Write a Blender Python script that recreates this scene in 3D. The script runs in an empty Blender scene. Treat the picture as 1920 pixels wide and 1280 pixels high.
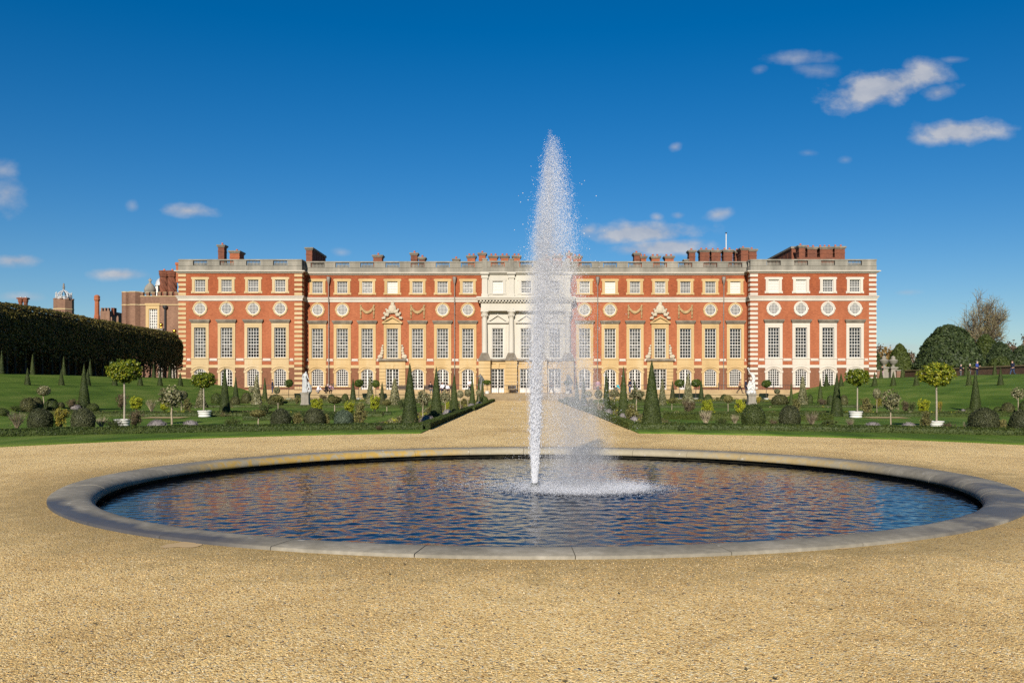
import bpy, math
import numpy as np
from math import sin, cos, pi, radians as R
rng = np.random.default_rng(7)
scene = bpy.context.scene
COL = scene.collection
F, VX, VY, EYE = 1700.0, 985.0, 726.0, 1.6      # lens constants measured on the photograph (eye height in metres)
def PX(px, Y): return (px - VX) * Y / F
def PZ(py, Y): return EYE + (VY - py) * Y / F

# ------------------------------------------------------------------ materials
def nt(name):
    m = bpy.data.materials.new(name); m.use_nodes = True
    n = m.node_tree; n.nodes.clear()
    return m, n
class G:
    """small helper round a node tree"""
    def __init__(s, tree): s.t = tree
    def n(s, typ, **kw):
        o = s.t.nodes.new(typ)
        for k, v in kw.items():
            if k == 'inp':
                for a, b in v.items(): o.inputs[a].default_value = b
            else: setattr(o, k, v)
        return o
    def l(s, a, b): s.t.links.new(a, b)
    def math(s, op, a, b=None, clamp=False):
        o = s.n('ShaderNodeMath', operation=op, use_clamp=clamp)
        for i, v in enumerate((a, b)):
            if v is None: continue
            if isinstance(v, (int, float)): o.inputs[i].default_value = v
            else: s.l(v, o.inputs[i])
        return o.outputs[0]
    def ramp(s, fac, stops):
        o = s.n('ShaderNodeValToRGB'); e = o.color_ramp.elements
        while len(e) < len(stops): e.new(0.5)
        for el, (p, c) in zip(e, stops):
            el.position = p; el.color = (*c, 1) if len(c) == 3 else c
        s.l(fac, o.inputs[0]); return o.outputs[0]
    def mix(s, fac, a, b, typ='MIX'):
        o = s.n('ShaderNodeMix', data_type='RGBA', blend_type=typ)
        for i, v in ((0, fac), (6, a), (7, b)):
            if isinstance(v, (int, float)): o.inputs[i].default_value = v
            elif isinstance(v, tuple): o.inputs[i].default_value = (*v, 1)
            else: s.l(v, o.inputs[i])
        return o.outputs[2]
    def noise(s, vec, scale, detail=3, rough=0.55):
        o = s.n('ShaderNodeTexNoise', inp={'Scale': scale, 'Detail': detail, 'Roughness': rough})
        if vec is not None: s.l(vec, o.inputs['Vector'])
        return o.outputs[0]
    def pos(s): return s.n('ShaderNodeNewGeometry').outputs['Position']
    def mapping(s, vec, scale=(1, 1, 1), rot=(0, 0, 0), loc=(0, 0, 0)):
        o = s.n('ShaderNodeMapping', inp={'Scale': scale, 'Rotation': rot, 'Location': loc}); s.l(vec, o.inputs['Vector']); return o.outputs[0]
    def bump(s, h, strength, dist):
        o = s.n('ShaderNodeBump', inp={'Strength': strength, 'Distance': dist}); s.l(h, o.inputs['Height']); return o.outputs[0]
    def out(s, col, rough=0.8, nrm=None, spec=0.3, metal=0.0, **kw):
        p = s.n('ShaderNodeBsdfPrincipled', inp={'Metallic': metal, 'Specular IOR Level': spec})
        if isinstance(rough, (int, float)): p.inputs['Roughness'].default_value = rough
        else: s.l(rough, p.inputs['Roughness'])
        if isinstance(col, tuple): p.inputs['Base Color'].default_value = (*col, 1)
        else: s.l(col, p.inputs['Base Color'])
        if nrm is not None: s.l(nrm, p.inputs['Normal'])
        o = s.n('ShaderNodeOutputMaterial'); s.l(p.outputs[0], o.inputs[0]); return p
M = {}
def sc(c, k): return tuple(min(1, x * k) for x in c)
def mottled(name, c, var=0.25, scale=0.6, fine=14, rough=0.8, bump=0.0, spec=0.25, c2=None, streak=False):
    m, t = nt(name); g = G(t); P = g.pos()
    v = g.mapping(P, (1, 1, .22)) if streak else P
    a = g.noise(v, scale, 5, .6); b = g.noise(P, fine, 2)
    f = g.math('ADD', g.math('MULTIPLY', a, .75), g.math('MULTIPLY', b, .25))
    col = g.ramp(f, [(.32, sc(c, 1 - var)), (.52, c), (.7, c2 or sc(c, 1 + var))])
    nrm = g.bump(b, .4, bump) if bump else None
    g.out(col, rough, nrm, spec); M[name] = m; return m
def flat(name, c, rough=.6, spec=.3, metal=0):
    m, t = nt(name); G(t).out(c, rough, None, spec, metal); M[name] = m; return m
def brick(name, c, c2, c3):
    m, t = nt(name); g = G(t); P = g.pos()
    a = g.noise(P, .22, 5, .65); s = g.noise(g.mapping(P, (3.4, 3.4, 13.5)), 1.0, 1); d = g.noise(g.mapping(P, (.9, .9, .25)), 1.0, 4)
    cell = g.n('ShaderNodeTexWhiteNoise', noise_dimensions='3D')
    fl = g.n('ShaderNodeVectorMath', operation='FLOOR'); g.l(g.mapping(P, (4.6, 4.6, 13.4)), fl.inputs[0]); g.l(fl.outputs[0], cell.inputs[0])
    f = g.math('ADD', g.math('MULTIPLY', a, .5), g.math('MULTIPLY', d, .5))
    col = g.ramp(f, [(.36, c3), (.5, c), (.63, c2)])
    soot = g.ramp(g.noise(g.mapping(P, (.7, .7, .16)), 1.0, 6, .7), [(.56, (0, 0, 0)), (.72, (1, 1, 1))]); col = g.mix(g.math('MULTIPLY', soot, .38), col, sc(c3, .62))
    col = g.mix(.35, col, g.ramp(cell.outputs[0], [(0, sc(c3, .8)), (.5, c), (1, sc(c2, 1.15))]))
    g.out(col, .9, g.bump(cell.outputs[0], .3, .01), .15); M[name] = m
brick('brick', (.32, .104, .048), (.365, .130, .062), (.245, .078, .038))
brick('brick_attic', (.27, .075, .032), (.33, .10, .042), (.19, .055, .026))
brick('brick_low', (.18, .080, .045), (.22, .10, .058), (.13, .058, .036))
brick('brick_tudor', (.20, .115, .078), (.25, .148, .10), (.14, .08, .058))
brick('brick_chimney', (.17, .066, .040), (.22, .080, .045), (.10, .048, .036))
brick('brick_chimney_red', (.30, .10, .048), (.36, .125, .058), (.22, .075, .04))
mottled('stone_white', (.52, .475, .405), .13, .5, rough=.75, streak=True)
mottled('stone_cream', (.49, .46, .395), .12, .5, rough=.75, streak=True)
mottled('stone_yellow', (.46, .325, .155), .18, .5, c2=(.50, .40, .235), rough=.8, streak=True)
mottled('stone_buff', (.47, .355, .195), .14, .5, c2=(.50, .42, .29), rough=.8, streak=True)
mottled('stone_grey', (.23, .215, .18), .35, .8, c2=(.34, .31, .26), rough=.9, streak=True)
mottled('stone_hood', (.19, .165, .13), .4, 1.2, c2=(.32, .27, .20), rough=.9)
mottled('stone_terrace', (.36, .265, .145), .25, .7, rough=.9)
mottled('stone_ped', (.26, .235, .195), .35, 3, rough=.9, streak=True)
mottled('marble', (.42, .43, .43), .16, 2.2, rough=.5)
mottled('marble_white', (.56, .55, .53), .06, 2.2, rough=.5)
mottled('lead', (.22, .19, .165), .3, 1.5, rough=.55)
mottled('lead_white', (.42, .44, .46), .2, 1.5, rough=.55)
mottled('bronze', (.10, .105, .10), .4, 4, rough=.45)
mottled('carving', (.36, .25, .125), .3, 3, rough=.85)
mottled('carving_pale', (.46, .40, .30), .2, 3, rough=.85)
flat('white_paint', (.62, .60, .56), .45)
flat('blind', (.58, .565, .52), .4)
flat('iron', (.03, .03, .032), .5)
flat('gold', (.75, .45, .08), .3, .5, 1.0)
flat('terracotta', (.45, .13, .07), .8)
mottled('planter_white', (.56, .55, .515), .12, 6, rough=.6)
mottled('bark', (.30, .26, .20), .3, 6, rough=.9)
mottled('bark_pale', (.33, .27, .185), .3, 6, rough=.9)
mottled('bark_tree', (.13, .10, .072), .3, 1.5, rough=.95)
mottled('stone_step', (.27, .205, .12), .25, .9, rough=.9)
mottled('bark_dark', (.085, .065, .05), .4, 4, rough=.95)
mottled('wood_dark', (.06, .045, .035), .3, 6, rough=.7)
mottled('soil', (.125, .078, .050), .35, 1.6, 30, rough=.95, bump=.03)
mottled('path_gravel', (.55, .39, .20), .12, 1.0, 60, rough=.95)
def glass(name, lo, hi):
    m, t = nt(name); g = G(t)
    r = g.n('ShaderNodeNewGeometry').outputs['Random Per Island']
    col = g.ramp(r, [(0, lo), (.55, tuple((a + b) / 2 for a, b in zip(lo, hi))), (1, hi)])
    g.out(col, .06, None, .6); M[name] = m
glass('glass_dark', (.004, .004, .005), (.035, .034, .033))
glass('glass_grey', (.012, .012, .011), (.13, .125, .115))
glass('glass_pale', (.07, .07, .066), (.30, .29, .27))
def leaf(name, c1, c2, c3=None, transl=.25, rough=.55, spec=.25, big=.9):
    m, t = nt(name); g = G(t)
    geo = g.n('ShaderNodeNewGeometry'); oi = g.n('ShaderNodeObjectInfo')
    c3 = c3 or tuple((a + b) / 2 for a, b in zip(c1, c2))
    f = g.math('ADD', g.math('MULTIPLY', geo.outputs['Random Per Island'], .62), g.math('MULTIPLY', g.noise(geo.outputs['Position'], big, 3), .5))
    f = g.math('ADD', f, g.math('MULTIPLY', g.math('SUBTRACT', oi.outputs['Random'], .5), .22))
    col = g.ramp(f, [(.25, c1), (.55, c3), (.88, c2)])
    p = g.n('ShaderNodeBsdfPrincipled', inp={'Roughness': rough, 'Specular IOR Level': spec}); g.l(col, p.inputs['Base Color'])
    tr = g.n('ShaderNodeBsdfTranslucent'); g.l(col, tr.inputs['Color'])
    mx = g.n('ShaderNodeMixShader', inp={0: transl}); g.l(p.outputs[0], mx.inputs[1]); g.l(tr.outputs[0], mx.inputs[2])
    o = g.n('ShaderNodeOutputMaterial'); g.l(mx.outputs[0], o.inputs[0]); M[name] = m
leaf('leaf_yew', (.022, .034, .010), (.075, .095, .022), (.040, .058, .014), .12)
leaf('leaf_yew_brown', (.035, .038, .014), (.10, .10, .035), None, .12)
leaf('leaf_holly', (.030, .036, .015), (.080, .086, .040), (.048, .055, .024), .12, .5, .2)
leaf('leaf_holly_blue', (.036, .055, .034), (.095, .125, .080), None, .12, .5, .2)
leaf('leaf_brown', (.055, .042, .022), (.17, .13, .065), None, .15)
leaf('leaf_variegated', (.060, .068, .028), (.34, .31, .17), (.13, .13, .055), .15, .45, .4)
leaf('leaf_citrus', (.050, .090, .008), (.36, .35, .028), (.13, .18, .014), .3, .4, .35, 3.5)
leaf('leaf_bay', (.032, .060, .010), (.14, .18, .026), (.062, .095, .015), .25, .35, .4)
leaf('leaf_yellow', (.14, .17, .014), (.55, .54, .035), (.32, .35, .024), .3)
leaf('leaf_autumn', (.12, .11, .02), (.50, .36, .05), (.27, .24, .035), .3)
leaf('leaf_olive', (.075, .078, .024), (.28, .25, .085), (.15, .14, .044), .2)
leaf('leaf_green', (.040, .060, .018), (.14, .16, .045), (.075, .10, .03), .2)
leaf('leaf_lavender', (.075, .066, .060), (.26, .235, .225), (.14, .125, .120), .1, .8)
leaf('leaf_box', (.022, .038, .008), (.085, .105, .020), (.045, .066, .013), .15)
leaf('leaf_hornbeam', (.026, .025, .008), (.20, .15, .034), (.075, .070, .017), .12)
leaf('leaf_bigyew', (.018, .030, .012), (.070, .095, .032), (.036, .055, .018), .1, big=.5)
leaf('leaf_bigyew_pale', (.030, .046, .010), (.085, .105, .022), (.050, .070, .014), .1, big=.5)
leaf('leaf_far_orange', (.15, .09, .035), (.36, .24, .075), None, .2, big=.3)
leaf('leaf_far_brown', (.12, .09, .062), (.25, .19, .13), None, .2, big=.3)
leaf('twig_tip', (.13, .11, .058), (.28, .235, .115), None, .1, big=.2)

def lawn_mat(name, stripe):
    m, t = nt(name); g = G(t); P = g.pos()
    big = g.noise(g.mapping(P, (1, .10, 1)), stripe, 3); patch = g.noise(P, .28, 4); f = g.noise(P, 26, 2)
    a = g.math('ADD', g.math('MULTIPLY', big, .66), g.math('MULTIPLY', patch, .34))
    col = g.ramp(a, [(.36, (.056, .104, .013)), (.5, (.104, .170, .024)), (.62, (.165, .218, .042))])
    dry = g.ramp(g.noise(P, .5, 5, .7), [(.60, (0, 0, 0)), (.75, (1, 1, 1))])
    col = g.mix(g.math('MULTIPLY', dry, .3), col, (.26, .22, .08))
    col = g.mix(g.math('MULTIPLY', f, .4), col, (.040, .085, .008))
    g.out(col, .9, g.bump(f, .9, .03), .1); M[name] = m
lawn_mat('lawn', .9)
lawn_mat('bank_lawn', 1.3)

def gravel_mat():
    m, t = nt('gravel'); g = G(t); P = g.pos()
    w = g.n('ShaderNodeVectorMath', operation='ADD')
    dn = g.n('ShaderNodeTexNoise', inp={'Scale': 40, 'Detail': 2}); g.l(P, dn.inputs['Vector'])
    sm = g.n('ShaderNodeVectorMath', operation='SCALE', inp={'Scale': .012}); g.l(dn.outputs['Color'], sm.inputs[0]); g.l(P, w.inputs[0]); g.l(sm.outputs[0], w.inputs[1])
    Pw = w.outputs[0]
    def vor(scale, feat='F1'):
        v = g.n('ShaderNodeTexVoronoi', feature=feat, inp={'Scale': scale, 'Randomness': 1.0}); g.l(Pw, v.inputs['Vector']); return v
    v1 = vor(62); v2 = vor(118); v3 = vor(24)
    sep = g.n('ShaderNodeSeparateColor'); g.l(v1.outputs['Color'], sep.inputs[0])
    sep2 = g.n('ShaderNodeSeparateColor'); g.l(v2.outputs['Color'], sep2.inputs[0])
    stones = [(0, (.20, .115, .045)), (.09, (.54, .335, .12)), (.30, (.85, .575, .22)), (.62, (.93, .675, .285)), (.86, (.95, .72, .37)), (1, (.96, .86, .60))]
    ca = g.ramp(sep.outputs[0], stones); cb = g.ramp(sep2.outputs[1], stones)
    col = g.mix(g.math('GREATER_THAN', sep.outputs[2], .45), ca, cb)
    # the odd grey flint
    col = g.mix(g.math('GREATER_THAN', sep.outputs[1], .988), col, (.10, .10, .11))
    # broad drifts of finer / darker gravel and trodden moss
    n1 = g.noise(g.mapping(P, (1, .6, 1)), .42, 5, .62); n2 = g.noise(P, 2.3, 4, .6)
    drift = g.ramp(g.math('ADD', g.math('MULTIPLY', n1, .65), g.math('MULTIPLY', n2, .35)), [(.34, (.72, .66, .56)), (.5, (.97, .95, .90)), (.64, (1.08, 1.08, 1.05))])
    col = g.mix(1.0, col, drift, 'MULTIPLY')
    # darker, silty margin beside the coping
    xyz = g.n('ShaderNodeSeparateXYZ'); g.l(P, xyz.inputs[0])
    dx = g.math('SUBTRACT', xyz.outputs[0], .2); dy = g.math('SUBTRACT', xyz.outputs[1], 16.15)
    rad = g.math('SQRT', g.math('ADD', g.math('MULTIPLY', dx, dx), g.math('MULTIPLY', dy, dy)))
    marg = g.math('ADD', g.math('DIVIDE', g.math('SUBTRACT', 9.3, rad), 1.5), g.math('MULTIPLY', g.math('SUBTRACT', n2, .5), 2.6), True)
    marg = g.math('MULTIPLY', marg, g.math('ADD', .35, g.math('MULTIPLY', n1, .6)))
    col = g.mix(marg, col, g.mix(n2, (.20, .125, .035), (.36, .25, .09)))
    moss = g.ramp(g.noise(P, 3.2, 4, .65), [(.66, (0, 0, 0)), (.76, (1, 1, 1))])
    near = g.math('DIVIDE', g.math('SUBTRACT', 10.5, rad), 3.5, True)
    col = g.mix(g.math('MULTIPLY', g.math('MULTIPLY', moss, near), .45), col, (.10, .11, .03))
    inv = g.math('SUBTRACT', 1, g.math('MULTIPLY', v1.outputs['Distance'], 1.3))
    inv2 = g.math('SUBTRACT', 1, g.math('MULTIPLY', v2.outputs['Distance'], 1.3))
    h = g.math('ADD', g.math('MULTIPLY', inv, .6), g.math('MULTIPLY', inv2, .35)); h = g.math('ADD', h, g.math('MULTIPLY', g.math('SUBTRACT', 1, v3.outputs['Distance']), .35))
    g.out(col, .75, g.bump(h, 1.0, .014), .25); M['gravel'] = m
gravel_mat()
m, t = nt('loose_stone'); g = G(t); g.out(g.ramp(g.n('ShaderNodeNewGeometry').outputs['Random Per Island'], [(0, (.12, .075, .035)), (.25, (.38, .24, .095)), (.55, (.60, .40, .155)), (.85, (.72, .53, .25)), (.97, (.74, .62, .42)), (1, (.13, .13, .14))]), .7, None, .25); M['loose_stone'] = m

def coping_mat():
    m, t = nt('coping'); g = G(t); P = g.pos()
    a = g.noise(P, .9, 6, .65); b = g.noise(P, 9, 4, .6); c = g.noise(P, 60, 2)
    col = g.ramp(g.math('ADD', g.math('MULTIPLY', a, .6), g.math('MULTIPLY', b, .4)), [(.33, (.155, .14, .108)), (.5, (.235, .212, .165)), (.68, (.35, .318, .255))])
    oi = g.n('ShaderNodeNewGeometry').outputs['Random Per Island']
    xyz = g.n('ShaderNodeSeparateXYZ'); g.l(P, xyz.inputs[0])
    # yellow lichen on the inner lip of the two far flanks
    dx = g.math('SUBTRACT', xyz.outputs[0], .2); dy = g.math('SUBTRACT', xyz.outputs[1], 16.15)
    rad = g.math('SQRT', g.math('ADD', g.math('MULTIPLY', dx, dx), g.math('MULTIPLY', dy, dy)))
    inner = g.math('DIVIDE', g.math('SUBTRACT', 7.27, rad), .10, True)
    far = g.math('DIVIDE', g.math('SUBTRACT', dy, 1.5), 1.5, True)
    side = g.math('MAXIMUM', g.math('DIVIDE', g.math('SUBTRACT', -1.4, dx), 1.2, True), g.math('MULTIPLY', g.math('DIVIDE', g.math('SUBTRACT', dx, 3.6), 1.2, True), .5))
    ln = g.ramp(g.noise(P, 5.5, 5, .7), [(.42, (0, 0, 0)), (.54, (1, 1, 1))])
    lf = g.math('MULTIPLY', g.math('MULTIPLY', inner, far), g.math('MULTIPLY', side, ln))
    pale = g.math('MULTIPLY', g.math('MULTIPLY', inner, far), .55)
    col = g.mix(pale, col, (.36, .31, .20))
    col = g.mix(g.math('MULTIPLY', lf, .85), col, g.mix(b, (.34, .20, .03), (.50, .33, .07)))
    # damp patches with ragged edges on the near flanks
    wn = g.noise(g.mapping(P, (1, 1, 1)), 1.1, 5, .6)
    left = g.math('DIVIDE', g.math('SUBTRACT', -2.6, dx), .8, True); nr = g.math('DIVIDE', g.math('SUBTRACT', -3.3, dy), .5, True)
    outr = g.math('ADD', g.math('DIVIDE', g.math('SUBTRACT', rad, 7.40), .14), g.math('MULTIPLY', g.math('SUBTRACT', wn, .5), 4.0), True)
    wet = g.math('MULTIPLY', g.math('MULTIPLY', left, nr), outr)
    right = g.math('DIVIDE', g.math('SUBTRACT', dx, 3.4), 1.5, True); nr2 = g.math('DIVIDE', g.math('SUBTRACT', .3, dy), .8, True)
    wet2 = g.math('MULTIPLY', g.math('MULTIPLY', right, nr2), g.ramp(wn, [(.40, (0, 0, 0)), (.56, (1, 1, 1))]))
    wet = g.math('MAXIMUM', wet, g.math('MULTIPLY', wet2, .8))
    col = g.mix(g.math('MULTIPLY', wet, .85), col, (.050, .050, .058))
    spots = g.ramp(g.noise(P, 7, 2, .4), [(.74, (0, 0, 0)), (.77, (1, 1, 1))])
    col = g.mix(g.math('MULTIPLY', spots, .5), col, (.6, .58, .54))
    rough = g.math('SUBTRACT', .8, g.math('MULTIPLY', wet, .35))
    g.out(col, rough, g.bump(c, .3, .006), .3); M['coping'] = m
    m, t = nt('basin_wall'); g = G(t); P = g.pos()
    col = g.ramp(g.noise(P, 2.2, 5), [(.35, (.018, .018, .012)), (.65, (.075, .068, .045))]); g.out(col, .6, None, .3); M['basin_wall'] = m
coping_mat()

def water_mat():
    m, t = nt('water'); g = G(t); P = g.pos()
    n = g.noise(g.mapping(P, (.8, 1, 1)), 11, 4, .65)
    g.out((.0035, .0045, .008), .03, g.bump(n, .18, .012), .5).inputs['IOR'].default_value = 1.24; M['water'] = m
    m, t = nt('spray'); g = G(t)
    p = g.n('ShaderNodeBsdfPrincipled', inp={'Base Color': (.90, .91, .94, 1), 'Roughness': .25, 'Specular IOR Level': .5})
    tr = g.n('ShaderNodeBsdfTranslucent', inp={'Color': (.88, .9, .95, 1)}); ti = g.n('ShaderNodeBsdfTransparent')
    a = g.n('ShaderNodeMixShader', inp={0: .4}); g.l(p.outputs[0], a.inputs[1]); g.l(tr.outputs[0], a.inputs[2])
    b = g.n('ShaderNodeMixShader', inp={0: .15}); g.l(a.outputs[0], b.inputs[1]); g.l(ti.outputs[0], b.inputs[2])
    o = g.n('ShaderNodeOutputMaterial'); g.l(b.outputs[0], o.inputs[0]); M['spray'] = m
water_mat()


def mist_mat():
    m, t = nt('mist'); g = G(t); P = g.pos(); xyz = g.n('ShaderNodeSeparateXYZ'); g.l(P, xyz.inputs[0]); z = xyz.outputs[2]
    def prof(stops):      # stops over height -.25 .. 6.25 m
        f = g.math('DIVIDE', g.math('ADD', z, .25), 6.5, True); return g.n('ShaderNodeSeparateColor'), f, stops
    def curve(stops):
        f = g.math('DIVIDE', g.math('ADD', z, .25), 6.5, True); r = g.ramp(f, [((h + .25) / 6.5, (v, v, v)) for h, v in stops]); s = g.n('ShaderNodeSeparateColor'); g.l(r, s.inputs[0]); return s.outputs[0]
    nz = g.noise(g.mapping(P, (7, 7, 1.6)), 1.0, 4, .65)
    tot = None
    for cxs, rs, amp in (([(-.1, .165), (2, .20), (4, .30), (5.6, .42), (6.2, .44)], [(-.1, .07), (.6, .14), (2, .22), (3.4, .30), (4.4, .24), (5.4, .12), (6.2, .04)], [(-.1, 1.0), (1.2, 1.0), (2.4, .65), (4, .55), (6.1, .6)]),
                         ([(-.2, .98), (1, .86), (2.5, .68), (4, .52), (5, .46)], [(-.2, .85), (1, .66), (2.5, .50), (3.6, .34), (4.6, .15), (5, .02)], [(-.2, .26), (1, .24), (2.5, .24), (3.8, .24), (5, .05)])):
        dx = g.math('SUBTRACT', xyz.outputs[0], curve(cxs)); dy = g.math('SUBTRACT', xyz.outputs[1], 16.02); r = curve(rs)
        q = g.math('DIVIDE', g.math('SQRT', g.math('ADD', g.math('MULTIPLY', dx, dx), g.math('MULTIPLY', dy, dy))), r)
        d = g.math('MULTIPLY', g.math('SUBTRACT', 1.05, q, True), curve(amp)); tot = d if tot is None else g.math('ADD', tot, d)
    k = g.math('MULTIPLY', g.math('SUBTRACT', nz, .34, True), 3.2)
    den = g.math('MULTIPLY', g.math('MULTIPLY', tot, k), MIST)
    v = g.n('ShaderNodeVolumePrincipled', inp={'Color': (.97, .97, 1.0, 1), 'Anisotropy': -.1}); g.l(den, v.inputs['Density']); o = g.n('ShaderNodeOutputMaterial'); g.l(v.outputs[0], o.inputs['Volume']); M['mist'] = m
MIST = 8.0
mist_mat()

# ------------------------------------------------------------------ mesh building
class B:
    """collects chunks of geometry and links them as one mesh object"""
    def __init__(s): s.c = []
    def add(s, V, Fc, mi=0, sm=False):
        V = np.asarray(V, np.float32).reshape(-1, 3); Fc = np.asarray(Fc, np.int32)
        if len(V) and len(Fc): s.c.append((V, Fc, mi, sm))
        return s
    def box(s, x0, x1, y0, y1, z0, z1, mi=0):
        V = [(x0, y0, z0), (x1, y0, z0), (x1, y1, z0), (x0, y1, z0), (x0, y0, z1), (x1, y0, z1), (x1, y1, z1), (x0, y1, z1)]
        return s.add(V, [(3, 2, 1, 0), (4, 5, 6, 7), (0, 1, 5, 4), (1, 2, 6, 5), (2, 3, 7, 6), (3, 0, 4, 7)], mi)
    def prism(s, poly, y0, y1, mi=0):
        """poly: convex outline in x,z; extruded along y"""
        n = len(poly); V = [(x, y0, z) for x, z in poly] + [(x, y1, z) for x, z in poly]
        s.add(V, [(i, (i + 1) % n, n + (i + 1) % n, n + i) for i in range(n)], mi)
        k = len(poly); c = np.mean(np.array(poly), 0)
        for y in (y0, y1): s.add([(x, y, z) for x, z in poly] + [(c[0], y, c[1])], [(i, (i + 1) % k, k) for i in range(k)], mi)
        return s
    def lathe(s, prof, n=12, c=(0, 0, 0), mi=0, sm=True, sx=1, sy=1, a0=0):
        a = np.arange(n) * 2 * pi / n + a0; V = []
        for r, z in prof: V += [(c[0] + sx * r * cos(t), c[1] + sy * r * sin(t), c[2] + z) for t in a]
        Fc = [(i * n + j, i * n + (j + 1) % n, (i + 1) * n + (j + 1) % n, (i + 1) * n + j) for i in range(len(prof) - 1) for j in range(n)]
        s.add(V, Fc, mi, sm)
        for r, z, fl in ((*prof[0], 1), (*prof[-1], 0)):
            if r > 1e-4:
                W = [(c[0] + sx * r * cos(t), c[1] + sy * r * sin(t), c[2] + z) for t in a] + [(c[0], c[1], c[2] + z)]
                s.add(W, [((j + 1) % n, j, n) if fl else (j, (j + 1) % n, n) for j in range(n)], mi, False)
        return s
    def tube(s, pts, rad, n=6, mi=0, sm=True):
        P = np.asarray(pts, float); k = len(P); rad = np.broadcast_to(rad, (k,))
        T = np.gradient(P, axis=0); T /= np.linalg.norm(T, axis=1)[:, None] + 1e-9
        ref = np.array([0, 0, 1.]) if abs(T[:, 2].mean()) < .8 else np.array([1., 0, 0])
        U = np.cross(T, ref); U /= np.linalg.norm(U, axis=1)[:, None] + 1e-9; W = np.cross(T, U)
        a = np.arange(n) * 2 * pi / n
        V = (P[:, None] + rad[:, None, None] * (np.cos(a)[None, :, None] * U[:, None] + np.sin(a)[None, :, None] * W[:, None])).reshape(-1, 3)
        Fc = [(i * n + j, i * n + (j + 1) % n, (i + 1) * n + (j + 1) % n, (i + 1) * n + j) for i in range(k - 1) for j in range(n)]
        s.add(V, Fc, mi, sm)
        V2 = np.vstack([V[:n], P[:1], V[-n:], P[-1:]])
        s.add(V2, [((j + 1) % n, j, n) for j in range(n)] + [(n + 1 + j, n + 1 + (j + 1) % n, 2 * n + 1) for j in range(n)], mi, False)
        return s
    def ball(s, c, r, nu=16, nv=10, mi=0, rough=0.0, seed=0, zcut=None):
        r = np.broadcast_to(r, (3,)); th = np.linspace(0, pi, nv + 1); ph = np.arange(nu) * 2 * pi / nu
        V = np.array([(sin(t) * cos(p), sin(t) * sin(p), cos(t)) for t in th for p in ph])
        if rough: V = V * (1 + rough * lump(V * 2.2, seed))[:, None]
        V = V * r
        if zcut is not None: V[:, 2] = np.maximum(V[:, 2], zcut)
        V = V + np.array(c)
        s.add(V, [(i * nu + j, (i + 1) * nu + j, (i + 1) * nu + (j + 1) % nu, i * nu + (j + 1) % nu) for i in range(nv) for j in range(nu)], mi, True)
        return s
    def grid(s, X, Y, Z, mi=0, sm=True):
        h, w = X.shape; V = np.stack([X, Y, Z], -1).reshape(-1, 3)
        i, j = np.meshgrid(np.arange(h - 1), np.arange(w - 1), indexing='ij'); a = (i * w + j).ravel()
        return s.add(V, np.stack([a, a + 1, a + w + 1, a + w], 1), mi, sm)
    def leaves(s, P, N, size, mi=0, asp=.55, tilt=.6, rg=None):
        rg = rg or rng; P = np.asarray(P, float); n = len(P); N = np.asarray(N, float) + tilt * rg.normal(size=(n, 3))
        N /= np.linalg.norm(N, axis=1)[:, None] + 1e-9
        T = np.cross(N, rg.normal(size=(n, 3))); T /= np.linalg.norm(T, axis=1)[:, None] + 1e-9; Q = np.cross(N, T)
        k = (np.broadcast_to(size, (n,)) * (.6 + .8 * rg.random(n)))[:, None]
        V = np.stack([P - T * k, P + Q * k * asp, P + T * k, P - Q * k * asp], 1).reshape(-1, 3)
        return s.add(V, np.arange(4 * n).reshape(-1, 4), mi, False)
    def mesh(s, name, mats):
        me = bpy.data.meshes.new(name); nv = sum(len(c[0]) for c in s.c); npoly = sum(len(c[1]) for c in s.c)
        if not npoly: return me
        V = np.concatenate([c[0] for c in s.c]); off = 0; loops, tot, mi, sm = [], [], [], []
        for v, f, m, q in s.c:
            loops.append((f + off).ravel()); tot.append(np.full(len(f), f.shape[1], np.int32)); mi.append(np.full(len(f), m, np.int32)); sm.append(np.full(len(f), q, bool)); off += len(v)
        loops = np.concatenate(loops).astype(np.int32); tot = np.concatenate(tot); start = np.concatenate([[0], np.cumsum(tot)[:-1]]).astype(np.int32)
        me.vertices.add(nv); me.vertices.foreach_set('co', V.ravel())
        me.loops.add(len(loops)); me.loops.foreach_set('vertex_index', loops)
        me.polygons.add(npoly); me.polygons.foreach_set('loop_start', start); me.polygons.foreach_set('loop_total', tot)
        for m in (mats if isinstance(mats, (list, tuple)) else [mats]): me.materials.append(M[m] if isinstance(m, str) else m)
        me.polygons.foreach_set('material_index', np.concatenate(mi)); me.polygons.foreach_set('use_smooth', np.concatenate(sm))
        me.update(calc_edges=True); me.validate(); return me
    def obj(s, name, mats, parent=None, loc=(0, 0, 0)): return put(name, s.mesh(name, mats), parent, loc)
def put(name, me, parent=None, loc=(0, 0, 0)):
    o = bpy.data.objects.new(name, me); COL.objects.link(o); o.location = loc
    if parent is not None: o.parent = parent
    return o
def lump(V, seed=0):
    """cheap smooth 3-D noise from a few sines, about -1..1"""
    r = np.random.default_rng(seed + 99); out = np.zeros(len(V))
    for k in range(7):
        d = r.normal(size=3) * (1 + .35 * k); out += np.sin(V @ d + r.random() * 6.28) / (1 + .35 * k)
    return out / 3.2
def tag(o, label, cat, group=None, kind=None):
    o['label'] = label; o['category'] = cat
    if group: o['group'] = group
    if kind: o['kind'] = kind
    return o
def thing(name, label, cat, loc=(0, 0, 0), group=None, rz=0):
    o = bpy.data.objects.new(name, None); COL.objects.link(o); o.location = loc; o.rotation_euler = (0, 0, rz); o.empty_display_size = .2
    return tag(o, label, cat, group)
def setting(o): o['kind'] = 'structure'; return o
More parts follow.
